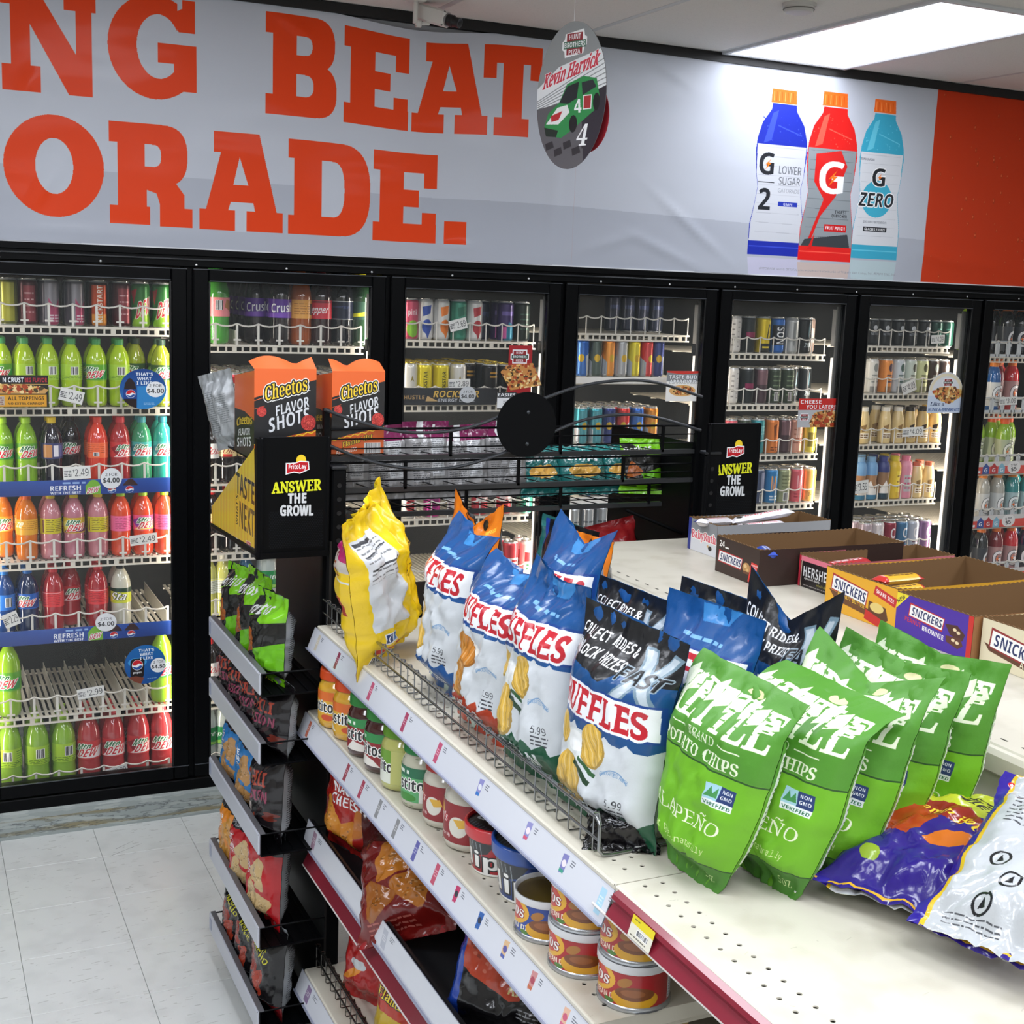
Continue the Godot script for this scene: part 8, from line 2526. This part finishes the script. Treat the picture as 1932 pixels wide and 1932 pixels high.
func end_rack() -> void:
	var bl := dark(0.45)
	var wire := dark(0.36)
	var zb := 1.5
	var r := thing("end_display_rack", "black wire snack rack with curved rods and a round disc at the gondola end", "display rack")
	var growl := pmat(growl_print(), 0.5)
	growl.metallic_specular = 0.2
	# posts with adjustment holes
	for q in [[0.707, 1.488, 0.036], [1.78, 1.503, 0.05]]:
		part("post", bevel_mesh(Vector3(q[2], q[1], 0.04), 0.004, Vector3(q[0], q[1] / 2, zb + 0.01)), bl, r)
		part("post_cap", bevel_mesh(Vector3(q[2] + 0.004, 0.008, 0.044), 0.002, Vector3(q[0], q[1] + 0.003, zb + 0.01)), mat("1b1d20", 0.35), r)
		for k in 12:
			var hole := Mb.new()
			hole.lathe([[0.0, 0], [0.006, 0.0004]], 10)
			part("hole", hole.mesh(), mat("020203", 0.8), r, Transform3D(Basis(Vector3.RIGHT, PI / 2), Vector3(q[0], q[1] - 0.04 - k * 0.034, zb + 0.0305)))
	for q in [[0.682, 1.632], [1.748, 1.662]]:
		part("upright", box_mesh(Vector3(0.014, q[1] - 0.9, 0.016), Vector3(q[0], (q[1] + 0.9) / 2, zb - 0.005)), bl, r)
	# curved rods and the disc
	for s in [[[612, 772], [660, 790], [740, 812], [820, 816], [900, 802], [1000, 762], [1090, 730], [1170, 718], [1240, 722], [1325, 749]], [[622, 841], [690, 868], [770, 884], [850, 883], [930, 862], [1010, 830], [1090, 796], [1160, 783], [1230, 786], [1322, 812]]]:
		var pts := []
		for p in s:
			pts.append(on_z(p[0], p[1], zb + 0.012))
		var m := Mb.new()
		m.tube(curve(pts, 5), 0.0042, 8)
		part("curved_rod", m.mesh(), mat("33363a", 0.3, 0.3), r)
	var dc := on_z(993, 801, zb + 0.022)
	var dm := Mb.new()
	dm.lathe([[0, 0], [0.084, 0], [0.084, 0], [0.0845, 0.002], [0.084, 0.004], [0.084, 0.004], [0, 0.004]], 40)
	part("disc", dm.mesh(), dark(0.5), r, Transform3D(Basis(Vector3.RIGHT, PI / 2), dc))
	for y in [0.032, -0.05]:
		var sc := Mb.new()
		sc.lathe([[0.005, 0], [0.004, 0.002], [0, 0.0025]], 10)
		part("disc_screw", sc.mesh(), mat("3a3e42", 0.3, 0.5), r, Transform3D(Basis(Vector3.RIGHT, PI / 2), dc + Vector3(0.003, y, 0.004)))
	# three hanging baskets, their backs towards the room
	for q in [[1.58, 1.508, 1.5, 0.0], [1.497, 1.428, 1.5, 0.0], [1.41, 1.352, 1.44, 0.02]]:
		var b := Node3D.new()
		b.name = "basket"
		r.add_child(b, true)
		var z: float = q[2] - 0.012
		var xa := 0.697 + float(q[3]) * 3.0
		var xb := 1.742 - float(q[3]) * 3.0
		part("bottom_bar", box_mesh(Vector3(xb - xa, 0.012, 0.014), Vector3((xa + xb) / 2, q[1], z)), mat("2a2c2e", 0.3, 0.2), b)
		part("top_bar", rod(Vector3(xa, q[0], z), Vector3(xb, q[0], z), 0.0034), wire, b)
		var n := 3
		for k in range(1, n):
			part("back_wire", rod(Vector3(xa, lerpf(q[1], q[0], float(k) / n), z), Vector3(xb, lerpf(q[1], q[0], float(k) / n), z), 0.0019, 5), wire, b)
		var xo: float = {1.58: 0.0, 1.497: -0.12, 1.41: 0.05}.get(q[0], 0.0)
		for k in 3:
			part("strut", box_mesh(Vector3(0.008, q[0] - q[1], 0.006), Vector3(lerpf(xa, xb, 0.3 + k * 0.3) + xo, (q[0] + q[1]) / 2, z + 0.004)), wire, b)
		for k in 18:
			part("floor_wire", rod(Vector3(lerpf(xa, xb, k / 17.0), q[1] - 0.004, z), Vector3(lerpf(xa, xb, k / 17.0), q[1] - 0.02, z - 0.34), 0.0016, 5), wire, b)
		part("front_bar", rod(Vector3(xa, q[1] + 0.03, z - 0.345), Vector3(xb, q[1] + 0.03, z - 0.345), 0.003), wire, b)
		for x in [xa, xb]:
			part("side_wire", rod(Vector3(x, q[0], z), Vector3(x, q[1] + 0.03, z - 0.345), 0.003), wire, b)
	part("brace", rod(on_z(1180, 962, 1.46), on_z(1300, 1012, 1.46), 0.005), wire, r)
	# two wings beside the rack
	for side in 2:
		var w := thing("display_wing", ["black wing rack with yellow side panel and tiers of small bags", "black wing panel at the far right of the wire rack"][side], "display rack")
		var xa: float = [0.512, 1.762][side]
		var xb: float = [0.682, 1.934][side]
		var yb: float = 1.283
		var yt: float = [1.568, 1.588][side]
		part("face_frame", box_mesh(Vector3(xb - xa, yt - yb, 0.01), Vector3((xa + xb) / 2, (yt + yb) / 2, zb + 0.024)), bl, w)
		var f := Mb.new()
		f.quad(Vector3(xa + 0.012, yb + 0.006, zb + 0.0297), Vector3(xb - 0.004, yb + 0.006, zb + 0.0297), Vector3(xb - 0.004, yt - 0.002, zb + 0.0297), Vector3(xa + 0.012, yt - 0.002, zb + 0.0297), Vector3(0, 0, 1))
		part("face_print", f.mesh(), growl, w)
		for x in [xa + 0.004, xb - 0.004]:
			part("face_edge", bevel_mesh(Vector3(0.01, yt - yb, 0.014), 0.003, Vector3(x, (yt + yb) / 2, zb + 0.026)), bl, w)
		part("bottom_lip", box_mesh(Vector3(xb - xa, 0.014, 0.016), Vector3((xa + xb) / 2, yb, zb + 0.026)), bl, w)
		if side == 1:
			part("side_sheet", box_mesh(Vector3(0.006, 1.5, 0.46), Vector3(xa - 0.022, 0.78, 1.26)), bl, r)
			continue
		# yellow side panel in a black frame
		var yc := canvas(512, 320, "e3c41e")
		for k in 46:
			yc.rect(k * 11.2, 0, 9, 320, hexc("e3c41e").lerp(hexc(["e8cf1e", "d8921c", "d3b83a"][k % 3]), 0.12 + 0.5 * rng.randf()))
		yc.txt("TASTE", 392, 132, 66, hexc("1c1a14"), {wide = 190})
		yc.txt("NEXT", 410, 220, 78, hexc("1c1a14"), {wide = 156})
		yc.txt("WHAT'S", 306, 214, 26, hexc("1c1a14"), {wide = 92, rot = -PI / 2})
		frito(yc, 430, 290, 24)
		var pg := [Vector3(0.505, 1.318, 1.03), Vector3(0.505, 1.54, 1.5), Vector3(0.505, 1.3, 1.528), Vector3(0.505, 1.272, 1.035)]
		var y := Mb.new()
		for p in pg:
			y.pt(p, Vector3(-1, 0, 0), Vector2((p.z - 1.03) / 0.498, (1.54 - p.y) / 0.268))
		y.tri(0, 1, 2)
		y.tri(0, 2, 3)
		part("side_print", y.mesh(), pmat(yc, 0.35, 0.3), w)
		var yk := Mb.new()
		yk.quad(pg[3] + Vector3(0.002, 0, 0), pg[2] + Vector3(0.002, 0, 0), pg[1] + Vector3(0.002, 0, 0), pg[0] + Vector3(0.002, 0, 0), Vector3(1, 0, 0))
		part("side_backing", yk.mesh(), bl, w)
		part("side_frame", rod(pg[3] + Vector3(0, -0.004, 0), pg[2] + Vector3(0, -0.012, 0.006), 0.006), bl, w)
		part("corner_post", box_mesh(Vector3(0.016, 0.29, 0.02), Vector3(0.512, 1.42, 1.522)), bl, w)
		part("back_sheet", box_mesh(Vector3(0.006, 1.3, 0.5), Vector3(0.688, 0.66, 1.28)), mat("0c0d0e", 0.5), r)
		part("top_tray", box_mesh(Vector3(0.165, 0.004, 0.4), Vector3(0.6, 1.5, 1.31)), bl, w)
		for k in 5:
			var yy: float = [1.011, 0.837, 0.605, 0.36, 0.135][k]
			var t := thing("wing_basket", "black bag basket with grey price rail, %s tier of the left wing" % ["top", "second", "third", "fourth", "lowest"][k], "basket")
			part("price_rail", bevel_mesh(Vector3(0.006, 0.054, 0.56), 0.002, Vector3(0.5, yy - 0.027, 1.31)), mat("b9bcc6", 0.3), t)
			part("rail_top", box_mesh(Vector3(0.014, 0.003, 0.56), Vector3(0.508, yy, 1.31)), mat("5f6064", 0.4), t)
			part("rail_ticket", box_mesh(Vector3(0.001, 0.032, 0.02), Vector3(0.4962, yy - 0.026, 1.05)), mat("9aa0b4", 0.4), t)
			part("tier_floor", box_mesh(Vector3(0.16, 0.003, 0.55), Vector3(0.585, yy - 0.06, 1.31)), bl, t)
			for z in [1.035, 1.588]:
				var lp := Mb.new()
				lp.tube([Vector3(0.505, yy - 0.002, z), Vector3(0.668, yy - 0.002, z), Vector3(0.668, yy - 0.058, z), Vector3(0.505, yy - 0.058, z)], 0.0026, 5, true)
				part("end_loop", lp.mesh(), wire, t)
			for j in 5:
				part("tier_wire", rod(Vector3(0.53 + j * 0.03, yy - 0.056, 1.035), Vector3(0.53 + j * 0.03, yy - 0.056, 1.588), 0.0016, 5), wire, t)
	# cartons on top, bags in the tiers
	carton("orange and black snack carton standing on the black wing", Vector3(0.512, 1.503, 1.47), 0.0, 0.152, 0.222, 0.2, 0.3)
	carton("orange and black snack carton standing in the top wire basket", Vector3(0.702, 1.516, 1.476), 0.0, 0.135, 0.205, 0.2, 1.6)
	bag("foil_bag", "white-backed snack bag wedged beside the left carton", Vector3(0.53, 1.5, 1.19), Vector3(0.13, 0.2, 0.05), -60.0, -8.0, 14.0, "silver", "silver", {seed = 70, rough = 0.45})
	var tiers := [
		[0.951, [["limon", 1.14, 0.2, "green and black chip bag at the far end of the top wing tier"], ["limon", 1.3, 0.22, "green and black chip bag in the middle of the top wing tier"], ["limon", 1.45, 0.2, "green and black chip bag at the near end of the top wing tier"]]],
		[0.777, [["chili", 1.1, 0.17, "black chili snack bag at the far end of the second wing tier"], ["chili", 1.22, 0.17, "black chili snack bag, second along the second wing tier"], ["chili", 1.35, 0.175, "black chili snack bag, third along the second wing tier"], ["chili", 1.48, 0.18, "black chili snack bag at the near end of the second wing tier"]]],
		[0.545, [["pop_blue", 1.12, 0.21, "blue popped corn bag at the far end of the third wing tier"], ["pop_blue", 1.28, 0.22, "blue popped corn bag in the middle of the third wing tier"], ["chili", 1.46, 0.22, "black snack bag beside the blue popped corn bags"]]],
		[0.3, [["pop_orange", 1.11, 0.21, "orange popped corn bag in the fourth wing tier"], ["pop_red", 1.26, 0.21, "red popped corn bag beside the orange one"], ["pop_red", 1.43, 0.24, "red popped corn bag with black top at the near end of its tier"]]],
		[0.075, [["hot_mix", 1.14, 0.19, "black spicy snack bag at the far end of the lowest wing tier"], ["hot_mix", 1.3, 0.19, "black spicy snack bag in the middle of the lowest wing tier"], ["hot_mix", 1.47, 0.22, "black and red snack bag at the near end of the lowest wing tier"]]]]
	var sd := 80
	for tr in tiers:
		for q in tr[1]:
			sd += 1
			bag("small_snack_bag", q[3], Vector3(0.558, tr[0] + 0.001, q[1]), Vector3(0.19, q[2] * 1.1, 0.085), -80.0 + rng.randf_range(-6, 6), 3.0, rng.randf_range(-6, 3), q[0], "grey_seam", {seed = sd, wrinkle = 0.008, rough = 0.24})
	# bags in the baskets, seen from behind through the wires
	for k in 5:
		bag("clear_snack_bag", "see-through snack bag with maroon header, %s in the wire basket" % ["first from the carton", "second from the carton", "third from the carton", "fourth from the carton", "behind the disc"][k], Vector3(0.8 + k * 0.115, 1.365, 1.3), Vector3(0.14, 0.21 - 0.01 * (k % 2), 0.05), 6.0 * (k % 3) - 6.0, 8.0, 4.0 * (k % 2), "clear_bag", "clear_bag", {seed = 120 + k, rough = 0.22}, "see-through bags in the baskets")
	for k in 3:
		bag("snack_bag", "teal snack bag lying %s in the lower wire basket" % ["nearest the disc", "in the middle", "toward the right wing"][k], Vector3(1.38 + k * 0.13, 1.362, 1.3), Vector3(0.16, 0.15, 0.06), 10.0 - 14.0 * k, 30.0, 0.0, "teal", "teal", {seed = 130 + k, rough = 0.22, wrinkle = 0.012}, "teal bags in the lower basket")
	bag("snack_bag", "lime and black chip bag at the right end of the wire baskets", Vector3(1.68, 1.362, 1.32), Vector3(0.13, 0.16, 0.05), -20.0, 10.0, 0.0, "limon", "limon", {seed = 134})
	bag("snack_bag", "red snack bag on the shelf below the baskets, beside the right wing", Vector3(1.6, 1.1, 1.36), Vector3(0.2, 0.19, 0.07), 0.0, 14.0, 10.0, "red_back", "red_back", {seed = 135})
	bag("snack_bag", "dark green snack bag below the wire baskets", Vector3(1.4, 1.1, 1.36), Vector3(0.2, 0.2, 0.07), 8.0, 12.0, -20.0, "teal", "teal", {seed = 136})
	var sh := thing("rack_shelf", "black wire shelf below the baskets of the end rack", "shelf", Vector3(1.22, 1.09, 1.3))
	part("deck", box_mesh(Vector3(1.02, 0.012, 0.34)), bl, sh)
	part("front_edge", rod(Vector3(-0.51, 0.012, 0.17), Vector3(0.51, 0.012, 0.17), 0.004), wire, sh)

# ---------- things hung from the ceiling ----------
func hanging_things() -> void:
	var wt := hexc("f0f1f2")
	var c := canvas(384, 576, "74787a")
	c.rect(0, 0, 384, 250, hexc("8d9192"))
	c.pl([0, 250, 120, 170, 384, 110, 384, 300, 0, 330], hexc("dfe2e4"))
	for k in 9:
		c.line(0, 300 + k * 8, 384, 150 + k * 20, 4, hexc("8a8d90"))
	c.pl([0, 330, 384, 280, 384, 576, 0, 576], hexc("5c5a5e"))
	for k in 6:
		c.pl([60 + k * 50, 470 + (k % 2) * 26, 100 + k * 50, 460 + (k % 2) * 26, 110 + k * 50, 486 + (k % 2) * 26, 66 + k * 50, 498 + (k % 2) * 26], hexc("2e2c30"))
	c.pl([250, 300, 384, 260, 384, 576, 280, 576], hexc("2f2a33"))
	# printed race car
	c.pl([50, 400, 70, 350, 130, 310, 170, 240, 260, 216, 330, 230, 350, 300, 330, 350, 210, 420, 150, 450, 70, 440], hexc("2f8a4a"))
	c.pl([60, 392, 120, 330, 176, 322, 190, 352, 130, 396], hexc("e4e6e4"))
	c.pl([130, 312, 172, 250, 236, 236, 226, 300, 180, 318], hexc("22262a"))
	c.pl([250, 240, 310, 234, 330, 262, 258, 290], hexc("2a2e33"))
	c.pl([86, 360, 150, 344, 130, 378, 90, 384], hexc("b82a30"))
	c.ell(212, 398, 22, 34, hexc("17181a"))
	c.ell(334, 320, 18, 34, hexc("17181a"))
	c.pl([50, 404, 130, 420, 120, 446, 62, 440], hexc("1d2a22"))
	c.txt("4", 234, 330, 54, wt, {skew = -0.1})
	c.rect(262, 290, 46, 56, wt)
	c.rect(266, 294, 38, 48, hexc("a83034"))
	c.txt("4", 268, 444, 84, wt, {wide = 60, skew = 0.2, font = "serif_bold"})
	c.txt("Kevin Harvick", 190, 186, 58, hexc("c83a4a"), {wide = 300, rise = -0.24, skew = 0.3, font = "serif", edge = [[4.0, hexc("f0f0f2")], [2.0, hexc("c83a4a")]]})
	c.pl([150, 46, 250, 34, 256, 60, 268, 66, 268, 96, 256, 104, 250, 128, 150, 138, 146, 114, 134, 106, 134, 76, 146, 68], wt)
	c.rect(158, 46, 86, 82, hexc("8f2830"))
	c.rect(142, 76, 120, 28, hexc("3a6a54"))
	c.txt("HUNT", 202, 60, 20, wt, {wide = 64})
	c.txt("BROTHERS", 202, 90, 20, wt, {wide = 112})
	c.txt("PIZZA", 202, 118, 18, wt, {wide = 64})
	var at := on_z(1077, 181, 1.0)
	var o := thing("hanging_sign", "oval grey race car sign hanging on a thread from the ceiling", "sign", at, deg_to_rad(-72.0))
	var pts := PackedVector2Array()
	for k in 48:
		pts.append(Vector2(cos(TAU * k / 48) * 0.142, sin(TAU * k / 48) * 0.208))
	var m := Mb.new()
	m.prism(pts, -0.001, 0.001)
	part("board", m.mesh(), pmat(c, 0.4, 0.3), o)
	part("thread", rod(Vector3(0, 0.207, 0), Vector3(0, CEIL - at.y, 0), 0.0007, 4), mat("e8e8e8", 0.4), o)
	var back := Mb.new()
	var bp := PackedVector2Array()
	for k in 30:
		bp.append(Vector2(0.05 + cos(TAU * k / 30) * 0.08, -0.06 + sin(TAU * k / 30) * 0.1))
	back.prism(bp, -0.03, -0.028)
	var red := part("second_board", back.mesh(), mat("b8303c", 0.4), o)
	red.set_meta("label", "smaller red board behind the oval")
	# security camera on a bracket
	var cp := on_z(784, 20, 0.22)
	var sc := thing("security_camera", "white security camera on a ceiling bracket in front of the banner", "security camera", Vector3(cp.x, CEIL, 0.22))
	var white := mat("d3d1cc", 0.4)
	var drop := CEIL - on_z(784, 44, 0.22).y
	part("drop_tube", rod(Vector3.ZERO, Vector3(0, -drop, 0), 0.0085, 12), white, sc)
	part("ceiling_plate", bevel_mesh(Vector3(0.06, 0.01, 0.06), 0.003, Vector3(0, -0.005, 0)), white, sc)
	var kn := Mb.new()
	kn.lathe([[0, -0.012], [0.012, -0.01], [0.013, 0.006], [0, 0.008]], 12)
	part("joint", kn.mesh(), white, sc, Transform3D(Basis(Vector3.BACK, PI / 2), Vector3(0.01, -drop, 0)))
	part("arm", rod(Vector3(0, -drop, 0), Vector3(0.05, -drop + 0.004, 0), 0.006, 10), white, sc)
	var aim := Basis(Vector3.UP, deg_to_rad(38.0)) * Basis(Vector3.RIGHT, deg_to_rad(16.0))
	var body := part("camera_body", bevel_mesh(Vector3(0.05, 0.052, 0.12), 0.006), white, sc, Transform3D(aim, Vector3(0.062, -drop + 0.032, 0.0)))
	var ln := Mb.new()
	ln.lathe([[0.019, 0.0], [0.02, 0.024], [0.02, 0.024], [0.016, 0.026], [0.0165, 0.05], [0.0165, 0.05], [0.012, 0.051], [0, 0.044]], 18)
	part("lens", ln.mesh(), mat("111214", 0.3), body, Transform3D(Basis(Vector3.RIGHT, PI / 2), Vector3(0, 0, 0.06)))
	part("lens_collar", rod(Vector3(0, 0, 0.056), Vector3(0, 0, 0.064), 0.0225, 18), mat("8b8c8c", 0.3, 0.5), body)
	# smoke detector
	var dp := on_y(1508, 6, CEIL)
	var sd := thing("smoke_detector", "small round grey smoke detector on the ceiling beside the lit troffer", "smoke detector", dp)
	var dm := Mb.new()
	dm.lathe([[0, -0.03], [0.04, -0.03], [0.046, -0.026], [0.05, -0.012], [0.05, -0.012], [0.055, -0.01], [0.056, 0.0]], 28)
	part("housing", dm.mesh(), mat("c4c2be", 0.5), sd)
	var vm := Mb.new()
	vm.lathe([[0.0495, -0.022], [0.0512, -0.02], [0.0495, -0.018]], 28)
	part("vent_ring", vm.mesh(), mat("7d7b78", 0.6), sd)
